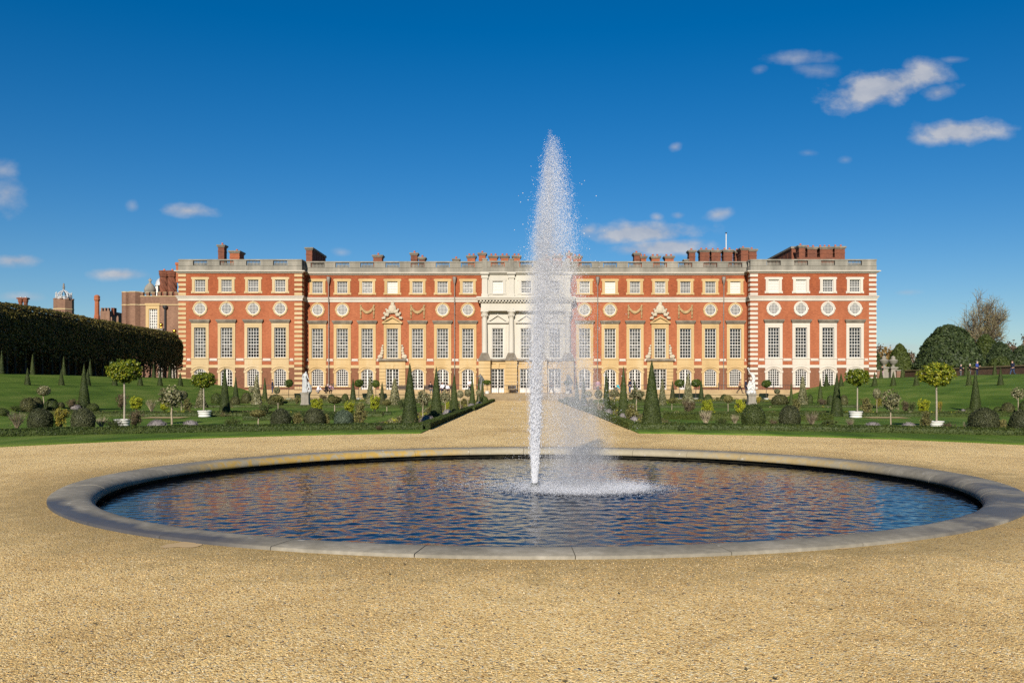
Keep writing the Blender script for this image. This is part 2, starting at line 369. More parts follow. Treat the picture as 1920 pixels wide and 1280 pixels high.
# ------------------------------------------------------------------ camera, sun, sky
cam = bpy.data.cameras.new('camera'); co = bpy.data.objects.new('camera', cam); COL.objects.link(co)
co.location = (0, 0, EYE); co.rotation_euler = (R(90), 0, 0)
cam.sensor_width = 36; cam.lens = 36 * F / 1920; cam.shift_x = (960 - VX) / 1920; cam.shift_y = (VY - 640) / 1920
cam.clip_start = .1; cam.clip_end = 6000; scene.camera = co
SUN_EL, SUN_AZ = 26.0, 8.5                       # azimuth measured from straight behind the camera, towards its left
sun = bpy.data.lights.new('sun', 'SUN'); sun.energy = 4.7; sun.angle = R(.5); sun.color = (1.0, .915, .79)
so = bpy.data.objects.new('sun', sun); COL.objects.link(so)
import mathutils
sd = mathutils.Vector((-sin(R(SUN_AZ)) * cos(R(SUN_EL)), -cos(R(SUN_AZ)) * cos(R(SUN_EL)), sin(R(SUN_EL))))
so.rotation_euler = sd.to_track_quat('Z', 'Y').to_euler(); so.location = (-20, -60, 40)
w = bpy.data.worlds.new('World'); scene.world = w; w.use_nodes = True; w.node_tree.nodes.clear(); g = G(w.node_tree)
sky = g.n('ShaderNodeTexSky', sky_type='NISHITA', sun_disc=False, sun_elevation=R(SUN_EL), sun_rotation=R(180 + SUN_AZ), altitude=0, air_density=1.0, dust_density=.1, ozone_density=4.0)
hsv = g.n('ShaderNodeHueSaturation', inp={'Saturation': 1.4, 'Value': 1.0}); g.l(sky.outputs[0], hsv.inputs['Color'])
gen = g.n('ShaderNodeTexCoord').outputs['Generated']
xyz = g.n('ShaderNodeSeparateXYZ'); g.l(gen, xyz.inputs[0])
yy = g.math('MAXIMUM', xyz.outputs[1], .05)
u = g.math('DIVIDE', xyz.outputs[0], yy); v = g.math('DIVIDE', xyz.outputs[2], yy)
cmb = g.n('ShaderNodeCombineXYZ'); g.l(u, cmb.inputs[0]); g.l(v, cmb.inputs[1])
n1 = g.noise(g.mapping(cmb.outputs[0], (26, 38, 1)), 1.0, 6, .56)
n2 = g.noise(g.mapping(cmb.outputs[0], (120, 150, 1)), 1.0, 4, .6)
nz = g.math('SUBTRACT', g.math('ADD', g.math('MULTIPLY', n1, .92), g.math('MULTIPLY', n2, .08)), .5)
# small fair-weather clouds: centre x, y, half-width, half-height (in picture units at infinity), tilt, thickness
clouds = [(1655, 163, 115, 34, .22, 1.0), (1735, 140, 52, 26, -.1, .8), (1760, 172, 42, 16, .15, .6), (1500, 108, 62, 15, .05, .42), (1530, 133, 46, 14, -.1, .36), (1425, 131, 16, 9, .2, .25),
          (1800, 246, 92, 24, .05, .9), (1735, 258, 34, 12, 0, .5), (1205, 436, 112, 22, .03, 1.0), (1105, 433, 26, 15, 0, .5), (1245, 463, 92, 17, .05, .95), (1190, 468, 45, 13, 0, .6),
          (1348, 401, 30, 12, .2, .55), (1232, 407, 13, 8, 0, .5), (1272, 404, 14, 8, 0, .5), (1267, 276, 13, 9, .3, .4), (350, 395, 56, 14, -.06, .7), (248, 386, 12, 11, 0, .3),
          (12, 362, 34, 42, 0, .5), (2, 322, 36, 24, 0, .45), (30, 488, 52, 15, 0, .75), (222, 514, 56, 12, 0, .75), (40, 556, 46, 10, 0, .4), (1515, 287, 18, 7, 0, .25), (1585, 300, 14, 8, 0, .25),
          (1700, 548, 26, 6, 0, .3), (640, 473, 20, 8, 0, .3), (1790, 112, 26, 7, 0, .3), (1670, 652, 60, 10, 0, .4)]
dens = None; shade = None
for cx, cy, a, b, rot, th in clouds:
    du = g.math('SUBTRACT', u, (cx - VX) / F); dv = g.math('SUBTRACT', v, (VY - cy) / F)
    e1 = g.math('ADD', g.math('MULTIPLY', du, cos(rot) * F / a), g.math('MULTIPLY', dv, sin(rot) * F / a))
    e2 = g.math('ADD', g.math('MULTIPLY', du, -sin(rot) * F / b), g.math('MULTIPLY', dv, cos(rot) * F / b))
    d = g.math('SQRT', g.math('ADD', g.math('MULTIPLY', e1, e1), g.math('MULTIPLY', e2, e2)))
    k = g.math('MULTIPLY', g.math('SUBTRACT', 1.18, d), 1.0)
    k = g.math('ADD', k, g.math('MULTIPLY', nz, 2.2))
    k = g.math('MULTIPLY', g.math('MULTIPLY', k, 1.3), th, True)
    inside = g.math('SUBTRACT', 1.9, d, True); k = g.math('MULTIPLY', k, inside)
    dens = k if dens is None else g.math('MAXIMUM', dens, k)
ccol = g.ramp(n1, [(.35, (.50, .55, .66)), (.65, (.72, .73, .77))])
SKY = .057
skc = g.n('ShaderNodeVectorMath', operation='SCALE', inp={'Scale': SKY}); g.l(g.mix(1.0, hsv.outputs[0], (.95, .955, 1.04), 'MULTIPLY'), skc.inputs[0])
cl = g.n('ShaderNodeVectorMath', operation='SCALE', inp={'Scale': .56}); g.l(ccol, cl.inputs[0])
fin = g.mix(g.math('MULTIPLY', g.math('POWER', dens, 1.25), .85), skc.outputs[0], cl.outputs[0])
bg = g.n('ShaderNodeBackground', inp={'Strength': 1.0}); g.l(fin, bg.inputs['Color'])
wo = g.n('ShaderNodeOutputWorld'); g.l(bg.outputs[0], wo.inputs[0])
scene.view_settings.view_transform = 'Standard'; scene.view_settings.look = 'None'; scene.view_settings.exposure = 0.45; scene.view_settings.gamma = 1
scene.render.engine = 'CYCLES'; scene.cycles.max_bounces = 6; scene.cycles.transparent_max_bounces = 24; scene.cycles.caustics_reflective = False; scene.cycles.caustics_refractive = False
scene.cycles.use_denoising = False

# ------------------------------------------------------------------ ground
PCX, PCY, R_OUT, R_IN = .2, 16.15, 7.72, 7.13
def ring(name, mat, radii, z, n=256):
    a = np.arange(n + 1) * 2 * pi / n; A, Rr = np.meshgrid(a, radii)
    b = B(); b.grid(PCX + Rr * np.cos(A), PCY + Rr * np.sin(A), np.broadcast_to(np.asarray(z, float)[:, None] if np.ndim(z) else np.full(A.shape, z), A.shape)); return setting(b.obj(name, mat))
ring('gravel_court', 'gravel', [7.6, 9, 12, 18, 26, 36], 0.0)
ring('ground', 'lawn', [35, 120, 400, 3500], [-.02, -.02, -.02, -.02])
gp = B(); gp.grid(*np.meshgrid(np.array([-4.3, 4.6]), np.linspace(33, 105.5, 8)), np.full((8, 2), .003)); setting(gp.obj('gravel_path', 'gravel'))
def lawn_edge(ax): return 14.7 + math.sqrt(max(17.15 ** 2 - ax ** 2, 0)) if ax < 17.15 else 10.0
def hedge_y(X): return 4.15 + math.sqrt(max(30.0 ** 2 - (X - .2) ** 2, 0)) - .0
for s, x0 in ((-1, 3.63), (1, 3.93)):
    xs = np.unique(np.concatenate([np.linspace(x0, 17.14, 60), np.linspace(17.15, 28.2, 8)]))
    ya = np.array([lawn_edge(x + (-.2 if s > 0 else .2)) for x in xs]); t = np.concatenate([[0], np.linspace(0, 1, 30) ** 1.3])
    X = np.repeat(s * xs[None], len(t), 0); Y = ya[None] + (106.2 - ya)[None] * t[:, None]; Z = np.full(X.shape, .032); Z[0] = -.03
    if s > 0: pass
    b = B(); b.grid(X, Y, Z)
    # cut turf edge beside the path hedge
    b.grid(np.array([[s * x0] * 2] * 2), np.array([[ya[0], 106.2]] * 2), np.array([[-.03] * 2, [.032] * 2]))
    setting(b.obj('lawn', 'lawn'))
BX = [0, 28.0, 29.3, 31.5, 33.0, 34.0, 35.0, 35.7, 37.0, 38.2, 39.4, 41.0, 75]
BZ = [.03, .0, .16, 1.03, 1.50, 1.73, 1.80, 1.92, 2.26, 2.53, 2.65, 2.69, 2.86]
def bank(ax): return float(np.interp(ax, BX, BZ))
for s in (-1, 1):
    xs = np.concatenate([np.linspace(28.0, 42, 42), [46, 50, 58, 66, 75]]); ys = np.linspace(6, 105.0, 60)
    X, Y = np.meshgrid(xs, ys); Z = np.vectorize(bank)(X) + .03 * lump(np.stack([X.ravel() * .5, Y.ravel() * .18, 0 * X.ravel()], 1)).reshape(X.shape) * (X > 29.0)
    b = B(); b.grid(s * X, Y, Z); b.grid(np.array([s * xs] * 2), np.full((2, len(xs)), 105.0), np.stack([np.full(len(xs), -.1), Z[-1]]))
    b.grid(s * np.array([[75, 75], [90, 90]]), np.array([[6, 119.3]] * 2), np.array([[2.86, 2.86], [2.4, 2.4]])); xe = np.array([41.5, 42.5, 48, 75]); ze = np.array([1.6, 2.7, 2.75, 2.858]); b.grid(s * np.array([xe] * 2), np.array([[104.99] * 4, [121.0] * 4]), np.array([ze] * 2))
    setting(b.obj('terrace_bank', 'bank_lawn'))
b = B(); b.box(43, 190, 119.2, 330, 1.0, 2.82); setting(b.obj('park_lawn', 'lawn'))
b = B(); b.box(-110, -43, 119.2, 130, .5, 2.8); setting(b.obj('yard', 'path_gravel'))
# soil beds and little gravel patches on the lawn
def ribbon(name, mat, pts, w, z=.04):
    P = np.array(pts, float); T = np.gradient(P, axis=0); T /= np.linalg.norm(T, axis=1)[:, None]; Nn = np.stack([-T[:, 1], T[:, 0]], 1)
    A, C = P + Nn * w / 2, P - Nn * w / 2; b = B()
    b.grid(np.stack([A[:, 0], C[:, 0]]), np.stack([A[:, 1], C[:, 1]]), np.full((2, len(P)), z)); return setting(b.obj(name, mat))
def front(s, off, xa=4.2, xb=27.2, n=40): return [(s * x, hedge_y(s * x) + off) for x in np.linspace(xa, xb, n)]
for sx, sy, rx_, ry_ in ((-3.48, 9.2, .19, .17), (3.0, 9.15, .24, .2)):
    a = np.linspace(0, 2 * pi, 25); w_ = 1 + .18 * np.sin(3 * a + sx) + .1 * np.sin(5 * a); b = B(); b.add(np.vstack([[(sx, sy, .005)], np.stack([sx + rx_ * w_[:-1] * np.cos(a[:-1]), sy + ry_ * w_[:-1] * np.sin(a[:-1]), .004 + 0 * a[:-1]], 1)]), [(0, 1 + i, 1 + (i + 1) % 24) for i in range(24)]); setting(b.obj('sand_patch', 'path_gravel'))
BEDY = [(48.5, 51.5), (69.5, 71.5), (88, 91), (100, 102.5)]
for s in (-1, 1):
    ribbon('soil_bed', 'soil', front(s, 1.15), 1.8, .040)
    ribbon('soil_bed', 'soil', [(s * 5.35, y) for y in np.linspace(35.3, 104, 12)], 2.3, .044)
    for i, (ya, yb) in enumerate(BEDY): ribbon('soil_bed', 'soil', [(x * s, (ya + yb) / 2 + (.9 * sin(x * .35) if i in (1,) else .4 * sin(x * .5))) for x in np.linspace(8.5, 27.2, 30)], (yb - ya) * .8, .048 + .003 * i)
    ribbon('gravel_patch', 'path_gravel', [(s * x, 46.3) for x in np.linspace(17.4, 19.4, 6)], 1.5, .066)

# ------------------------------------------------------------------ dwarf box hedges
hedge_names = []
def box_hedge(pts, w, h, label, z=.03, dens=1100, group='dwarf box hedges edging the parterre'):
    P = np.array(pts, float); P2 = np.column_stack([P, np.full(len(P), z)]) if P.shape[1] == 2 else P
    L = np.concatenate([[0], np.cumsum(np.linalg.norm(np.diff(P2, axis=0), axis=1))]); n = max(3, int(L[-1] / .5)); t = np.linspace(0, L[-1], n)
    Q = np.stack([np.interp(t, L, P2[:, k]) for k in range(3)], 1); T = np.gradient(Q, axis=0); T /= np.linalg.norm(T, axis=1)[:, None]; N = np.stack([-T[:, 1], T[:, 0], 0 * t], 1)
    prof = [(-.5, 0), (-.52, .5), (-.46, .9), (-.3, 1), (0, 1.02), (.3, 1), (.46, .9), (.52, .5), (.5, 0)]
    wob = 1 + .10 * lump(np.stack([t * 1.7, 0 * t, 0 * t], 1), len(hedge_names)); b = B()
    X = np.stack([Q + N * (a * w * .92) + np.array([0, 0, 1]) * (c * h * .95) * wob[:, None] for a, c in prof])
    b.grid(X[..., 0], X[..., 1], X[..., 2])
    for e in (0, -1): b.add(np.vstack([X[:, e], Q[e]]), [(i, i + 1, len(prof)) for i in range(len(prof) - 1)])
    m = int(L[-1] * dens * (w + 2 * h) / 1.0); m = min(m, 26000); i = rng.random(m) * (n - 1); k = i.astype(int); fr = (i - k)[:, None]
    base = Q[k] * (1 - fr) + Q[np.minimum(k + 1, n - 1)] * fr; nn = N[k]; sidep = rng.random(m); per = w + 2 * h
    sd_ = np.where(sidep < h / per, -1, np.where(sidep < 2 * h / per, 1, 0)); off = np.where(sd_ == 0, (rng.random(m) - .5) * w, sd_ * w / 2)
    zz = np.where(sd_ == 0, h, rng.random(m) * h) * wob[k]; pt = base + nn * off[:, None] + np.array([0, 0, 1]) * zz[:, None]
    nr = nn * sd_[:, None] + np.array([0, 0, 1]) * (sd_ == 0)[:, None]; b.leaves(pt, nr, .028, 0, .6, .7)
    for e, sg in ((0, -1), (-1, 1)):
        ke = 160; b.leaves(Q[e] + N[e] * ((rng.random(ke) - .5) * w * 1.04)[:, None] + np.array([0, 0, 1]) * (rng.random(ke) * h * 1.02)[:, None] + sg * T[e] * .01, np.tile(sg * T[e], (ke, 1)), .028, 0, .6, .7)
    o = b.obj('box_hedge', 'leaf_box'); hedge_names.append(o); return tag(o, label, 'hedge', group)
for s, sn in ((-1, 'left'), (1, 'right')):
    box_hedge(front(s, 0, 4.05 if s > 0 else 3.85), .42, .24, f'long curved low box hedge behind the pale grass ring, {sn} of the gravel path', dens=900)
    xi = 3.80 if s < 0 else 4.10
    box_hedge([(s * xi, y) for y in (34.2, 48, 61.5)] + [(s * (xi + .03), 62)], .40, .24, f'low clipped box hedge along the {sn} edge of the gravel path, near half', dens=900)
    box_hedge([(s * (xi - .12), 62.4), (s * (xi - .12), 80), (s * (xi - .12), 104)], .40, .24, f'low clipped box hedge along the {sn} edge of the path, far half by the steps', dens=500)
    names = ['white pot bed', 'statue lawn', 'far bed', 'terrace wall bed']
    for i, (ya, yb) in enumerate(BEDY):
        for e, yy_ in enumerate((ya, yb)):
            if i == 3 and e: continue
            if i == 1 and e: continue
            box_hedge([(x * s, yy_ + (.9 * sin(x * .35) if i in (1,) else .4 * sin(x * .5))) for x in np.linspace(7.6, 27.4, 26)], .34, .22,
                      f'thin dark box hedge crossing the {sn} garden at the {["front", "back"][e]} of the {names[i]}', dens=420 if i else 600)
# the scroll-shaped hedges beside the biggest cones
box_hedge([(7.0, 45.2), (8.2, 43.6), (10.2, 42.6), (12.6, 42.4), (14.6, 43.4)], .4, .3, 'curled dark box hedge bounding the bright lawn right of the biggest cone')
box_hedge([(-8.2, 45.0), (-9.4, 43.9), (-11.2, 43.2), (-13.4, 43.2)], .4, .3, 'curled dark box hedge bounding the lawn left of the big dark cone')

# ------------------------------------------------------------------ round basin
basin = thing('fountain_basin', 'round sunken stone pool with broad grey coping in the gravel', 'basin', (PCX, PCY, 0))
NS = 32
for i in range(NS):
    a0, a1 = 2 * pi * i / NS + .035, 2 * pi * (i + 1) / NS + .035 - .0012
    prof = [(R_OUT, -.12), (R_OUT, .026), (R_OUT - .015, .036), (7.34, .046), (7.26, .040), (7.19, .020), (7.135, -.015), (7.105, -.06), (7.10, -.115), (7.12, -.125), (7.3, -.13)]
    a = np.linspace(a0, a1, 8); A, K = np.meshgrid(a, np.arange(len(prof))); Rr = np.array([p[0] for p in prof])[K]; Zz = np.array([p[1] for p in prof])[K] + rng.normal() * .0015
    b = B(); b.grid(Rr * np.cos(A), Rr * np.sin(A), Zz)
    for e in (0, -1): b.add(np.stack([Rr[:, e] * np.cos(A[:, e]), Rr[:, e] * np.sin(A[:, e]), Zz[:, e]], 1), [tuple(range(len(prof)))])
    b.obj('coping_stone', 'coping', basin)
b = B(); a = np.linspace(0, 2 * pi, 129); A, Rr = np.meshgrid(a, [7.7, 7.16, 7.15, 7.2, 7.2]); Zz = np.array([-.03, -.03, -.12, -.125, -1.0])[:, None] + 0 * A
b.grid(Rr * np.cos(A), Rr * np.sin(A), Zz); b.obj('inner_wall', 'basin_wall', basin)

# water: a disc with real ripples, rougher round the landing spray
WZ = -.185
SPX, SPY = 1.05, 15.85                                              # where the spray comes down
def ripple(X, Y):
    r = np.random.default_rng(3); H = np.zeros_like(X); dx, dy = X - SPX, Y - SPY; d = np.sqrt(dx * dx + dy * dy)
    for k in range(90):
        lam = .075 * (7.5 ** r.random()); th = r.normal() * 1.15 + (0 if r.random() < .55 else pi) - pi / 2; kk = 2 * pi / lam
        ph = r.random() * 6.28; wob = .25 * np.sin(X * r.normal() * 1.1 + Y * r.normal() * .8 + r.random() * 6)
        H += .0023 * lam ** .74 * np.sin(kk * (cos(th) * X + sin(th) * Y) + ph + 2.2 * wob)
    ringw = .0035 * np.sin(2 * pi * d / .42 + .8 * np.sin(3 * np.arctan2(dy, dx))) * np.exp(-np.abs(d - 1.9) / 1.5)
    env = .55 + .6 * np.exp(-(d / 5.5) ** 2)
    chop = np.exp(-(d / 1.5) ** 4)
    calm = np.clip(.75 + .45 * lump(np.stack([X.ravel() * .55, Y.ravel() * .9, 0 * X.ravel()], 1), 21).reshape(X.shape), .3, 1.3)
    H = H * env * calm * .58 + ringw
    for k in range(14):
        th = r.random() * 6.28; lam = .09 + .12 * r.random(); H += chop * .0022 * np.sin(2 * pi / lam * (cos(th) * X + sin(th) * Y) + r.random() * 6)
    return H
n = 600; xs = np.linspace(-7.2, 7.2, n); X, Y = np.meshgrid(xs, xs); b = B(); b.grid(PCX + X, PCY + Y, WZ + ripple(PCX + X, PCY + Y))
V, Fc, mi, sm = b.c[0]; cen = V[Fc].mean(1); keep = np.hypot(cen[:, 0] - PCX, cen[:, 1] - PCY) < 7.22; b.c = [(V, Fc[keep], mi, sm)]
setting(b.obj('water', 'water'))

# nozzle and the jet: every drop follows its own ballistic path, drifting with a light wind
NX, NY, NZ = .165, 16.0, -.09
nz_ = thing('nozzle', 'short bronze fountain nozzle standing in the pool under the jet', 'nozzle', (NX, NY, 0))
b = B(); b.lathe([(.10, -.5), (.10, -.20), (.085, -.17), (.075, -.09), (.062, -.08)], 14); b.obj('pipe', 'bronze', nz_)
b = B(); b.lathe([(.115, -.21), (.13, -.19), (.13, -.165), (.11, -.15)], 14); b.obj('collar', 'bronze', nz_)
jet = thing('fountain_jet', 'tall white plume of water blown to one side above the round pool', 'fountain jet', (0, 0, 0))
jr = np.random.default_rng(11); g0 = 9.81; Hh = 6.15; v0 = math.sqrt(2 * g0 * Hh)
OCT = np.array([[1, 0, 0], [-1, 0, 0], [0, 1, 0], [0, -1, 0], [0, 0, 1], [0, 0, -1]], float); OF = np.array([[0, 2, 4], [2, 1, 4], [1, 3, 4], [3, 0, 4], [2, 0, 5], [1, 2, 5], [3, 1, 5], [0, 3, 5]])
def drops(b, P, r, str_=None, axis=None):
    k = len(P); r = np.broadcast_to(r, (k,)); sc_ = np.stack([r, r, r if str_ is None else r * str_], 1)
    V = OCT[None] * sc_[:, None]
    V = V + jr.normal(size=(k, 6, 3)) * (r * .18)[:, None, None]
    V = V + P[:, None]; b.add(V.reshape(-1, 3), (OF[None] + 6 * np.arange(k)[:, None, None]).reshape(-1, 3))
def fly(k, t, vs, sig, wind, th0):
    vz = v0 * vs; vx, vy = jr.normal(size=k) * sig, jr.normal(size=k) * sig
    z = NZ + vz * t - .5 * g0 * t * t
    h = np.clip(z - NZ, 0, 6); r0 = .045 + th0 * (1 - np.exp(-h / .9)); a = jr.random(k) * 6.28; q = np.sqrt(jr.random(k)) * r0
    return np.stack([NX + vx * t + .5 * wind * t * t + .012 * h + q * np.cos(a), NY + vy * t + .15 * wind * t * t + q * np.sin(a), z], 1)
# rising column
def heights(k): return 1 - .55 * jr.random(k) ** .85 - .02 * jr.exponential(size=k)
b = B(); k = 90000; hf = np.clip(heights(k), .2, 1); vs = np.sqrt(hf); sg = .02 + .13 * np.clip((1 - hf) / .5, 0, 1); tu = vs * v0 / g0; t = tu * jr.random(k) ** 1.45
P = fly(k, t, vs, sg, .40 + (.03 + .08 * np.clip((1 - hf) / .5, 0, 1)) * jr.normal(size=k), .05); hz = P[:, 2] - NZ; rr = (.0017 + .0030 * jr.random(k) ** 2.5) * (1.1 - .3 * np.clip(hz / 5, 0, 1)); keep = jr.random(k) < np.interp(hz, [0, 1.2, 2.6, 6], [1, 1, .8, .85])
drops(b, P[keep], rr[keep], (1.3 + 2.8 * jr.random(k) * np.exp(-hz / 2.2))[keep])
k = 8000; hz = jr.random(k) ** 1.4 * 2.6; a = jr.random(k) * 6.28; q = np.sqrt(jr.random(k)) * (.042 + .036 * np.sqrt(hz)) * (1 + .30 * jr.exponential(size=k) * np.clip(hz, .1, 1)); dens_k = jr.random(k) < np.interp(hz, [0, .8, 2.6], [1, .8, .15])
P = np.stack([NX + q * np.cos(a) + .012 * hz, NY + q * np.sin(a), NZ + hz], 1)[dens_k]; drops(b, P, .0050, 5.5)
jo = b.obj('jet_column', 'spray', jet); jo['kind'] = 'stuff'
# falling veil, clumped into strings
b = B(); k = 165000; ng = 2000; grp = jr.integers(0, ng, k); gv = jr.normal(size=(ng, 2)); ghf = np.clip(heights(ng), .2, 1); gt = jr.random(ng)
lone = jr.random(k) < .3; hf = np.where(lone, np.clip(heights(k), .2, 1), np.clip(ghf[grp] + .02 * jr.normal(size=k), .2, 1)); vs = np.sqrt(hf)
tl = (vs * v0 + np.sqrt((vs * v0) ** 2 + 2 * g0 * (NZ - WZ))) / g0; ta = vs * v0 / g0
t = np.where(lone, ta * .85 + (tl - ta * .85) * jr.random(k) ** .9, ta * .85 + (tl - ta * .85) * np.clip(gt[grp] + .05 * jr.normal(size=k), 0, 1))
wg = jr.normal(size=ng); wind = .40 + (.03 + .20 * np.clip((1 - hf) / .5, 0, 1)) * np.where(lone, jr.normal(size=k), wg[grp]); sg = .03 + .17 * np.clip((1 - hf) / .5, 0, 1)
P = fly(k, t, vs, np.where(lone, sg, .022), wind, np.where(lone, .05 + .04 * np.clip((1 - hf) / .3, 0, 1), .0)); s_ = np.where(lone, 0, 1)[:, None] * gv[grp] * sg[:, None]; P[:, :2] += s_ * t[:, None]
rr = .0013 + .0025 * jr.random(k) ** 3; ok = P[:, 2] > WZ
drops(b, P[ok], rr[ok], 2.2)
k = 1100; hf = np.clip(heights(k) - .05, .2, 1); vs = np.sqrt(hf); tl = 2 * vs * v0 / g0; P = fly(k, tl * (.25 + .75 * jr.random(k)), vs, .22, .42, .1); ok = P[:, 2] > WZ; drops(b, P[ok], .005 + .005 * jr.random(ok.sum()), 1.3)
jo = b.obj('falling_spray', 'spray', jet); jo['kind'] = 'stuff'
# froth thrown up where it lands
b = B(); k = 60000; a = jr.random(k) * 6.28; q = np.clip(.80 + .26 * jr.normal(size=k), 0, 1.6); q = np.where(jr.random(k) < .45, np.sqrt(jr.random(k)) * .95, q)
P = np.stack([SPX - .02 + 1.22 * q * np.cos(a), SPY + .12 + 1.0 * q * np.sin(a), WZ + .010 + .038 * jr.exponential(size=k)], 1)
wgt = .35 + .65 * np.clip(.5 - .6 * np.sin(a) + .35 * np.cos(a), 0, 1); keep = jr.random(k) < wgt; drops(b, P[keep], .0018 + .0034 * jr.random(keep.sum()) ** 2.5, 1.0)
k = 5200; P = np.stack([NX + .85 * jr.normal(size=k) * .8 - .2, NY - .1 + .55 * jr.normal(size=k), WZ + .015 + .09 * jr.exponential(size=k)], 1); drops(b, P, .002 + .003 * jr.random(k))
jo = b.obj('splash', 'spray', jet); jo['kind'] = 'stuff'

# the fine mist that hangs in the plume, as a real volume of air and water
b = B(); hs = np.linspace(-.17, 6.15, 14); prof = [(np.interp(z_, [-.2, 1, 2.5, 3.8, 4.8, 6.2], [1.0, .85, .75, .6, .36, .12]), z_) for z_ in hs]; a = np.arange(24) * 2 * pi / 24
cx_m = np.interp(hs, [-.2, 1, 2.5, 4, 5, 6.2], [.85, .72, .55, .42, .40, .44]); V = np.array([(cx_m[i] + r_ * cos(t), 16.02 + r_ * sin(t), z_) for i, (r_, z_) in enumerate(prof) for t in a])
b.add(V, [(i * 24 + j, i * 24 + (j + 1) % 24, (i + 1) * 24 + (j + 1) % 24, (i + 1) * 24 + j) for i in range(13) for j in range(24)])
for i, fl in ((0, 1), (13, 0)): W = np.vstack([V[i * 24:(i + 1) * 24], [(cx_m[i], 16.02, hs[i])]]); b.add(W, [((j + 1) % 24, j, 24) if fl else (j, (j + 1) % 24, 24) for j in range(24)])
me_ = b.mesh('mist', 'mist'); bm = __import__('bmesh').new(); bm.from_mesh(me_); bm_ops = __import__('bmesh').ops; bm_ops.remove_doubles(bm, verts=bm.verts, dist=1e-5); bm.to_mesh(me_); bm.free()
mist_o = put('mist', me_, jet); mist_o['kind'] = 'stuff'

# loose stones lying on the court nearest the viewer
r = np.random.default_rng(5); k = 34000; Yp = 4.4 + 4.2 * r.random(k) ** .8; Xp = (r.random(k) * 2.3 - 1.17) * Yp * .57; ok = np.hypot(Xp - PCX, Yp - PCY) > R_OUT + .05; Xp, Yp = Xp[ok], Yp[ok]; k = len(Xp)
rp = (.0022 + .0028 * r.random(k) ** 2); V = OCT[None] * (rp[:, None, None] * (.7 + .6 * r.random((k, 1, 3)))) * (1 + .25 * r.normal(size=(k, 6, 1))); th = r.random(k) * 6.28; c_, s_ = np.cos(th)[:, None], np.sin(th)[:, None]
V = np.stack([V[..., 0] * c_ - V[..., 1] * s_, V[..., 0] * s_ + V[..., 1] * c_, V[..., 2]], -1) + np.stack([Xp, Yp, rp * .25], 1)[:, None]
b = B(); b.add(V.reshape(-1, 3), (OF[None] + 6 * np.arange(k)[:, None, None]).reshape(-1, 3)); o = b.obj('loose_stones', 'loose_stone'); tag(o, 'loose golden gravel stones scattered over the near court', 'gravel', None, 'stuff')

k = 55; Yp = 4.8 + 8 * r.random(k) ** 1.4; Xp = (r.random(k) * 2 - 1) * Yp * .56; ok = np.hypot(Xp - PCX, Yp - PCY) > R_OUT + .1; b = B(); b.leaves(np.stack([Xp, Yp, np.full(k, .012)], 1)[ok], np.tile([0, 0, 1.], (ok.sum(), 1)), .017, 0, .5, .25, r); o = b.obj('fallen_leaves', 'leaf_brown'); tag(o, 'a few brown fallen leaves lying on the near gravel', 'leaves', None, 'stuff')
# ------------------------------------------------------------------ palace
YM, YP, YC = 122.0, 120.0, 121.55                  # planes of the long recess, the two pavilions and the stone centrepiece
ZT = .85                                           # palace terrace
Z = dict(rail=18.53, balt=18.36, balb=17.72, par=17.66, cor1=17.02, cor0=16.70, bel1=13.68, bel0=13.06, at0=14.23, at1=15.84, rc=12.0, hood1=10.57, hood0=10.14, tl0=5.53, tl1=9.49,
         b1t=5.44, b1b=5.17, b2t=4.58, b2b=4.20, gf0=1.74, gfs=3.62, gf1=4.10, pl=1.62)
def xm(p): return PX(p, YM)
def xp(p): return PX(p, YP)
def xc(p): return PX(p, YC)
LW = [375.4, 425, 475, 525.6]; RW = [1450.6, 1501.8, 1552.3, 1602.8]
ML = [595.5, 642, 688.7, 735.8, 783, 830, 877.2]; MR = [1096.2, 1143.8, 1190.6, 1237.6, 1285, 1331.8, 1378.7]; MC = [933.2, 986.8, 1040.2]
LX0, LX1, RX0, RX1, CX0, CX1 = xp(335), xp(566), xp(1407), xp(1643), xc(903.5), xc(1069.5)
pal = thing('palace', 'long red brick palace with pale stone trim, sash windows and roof balustrade', 'palace')

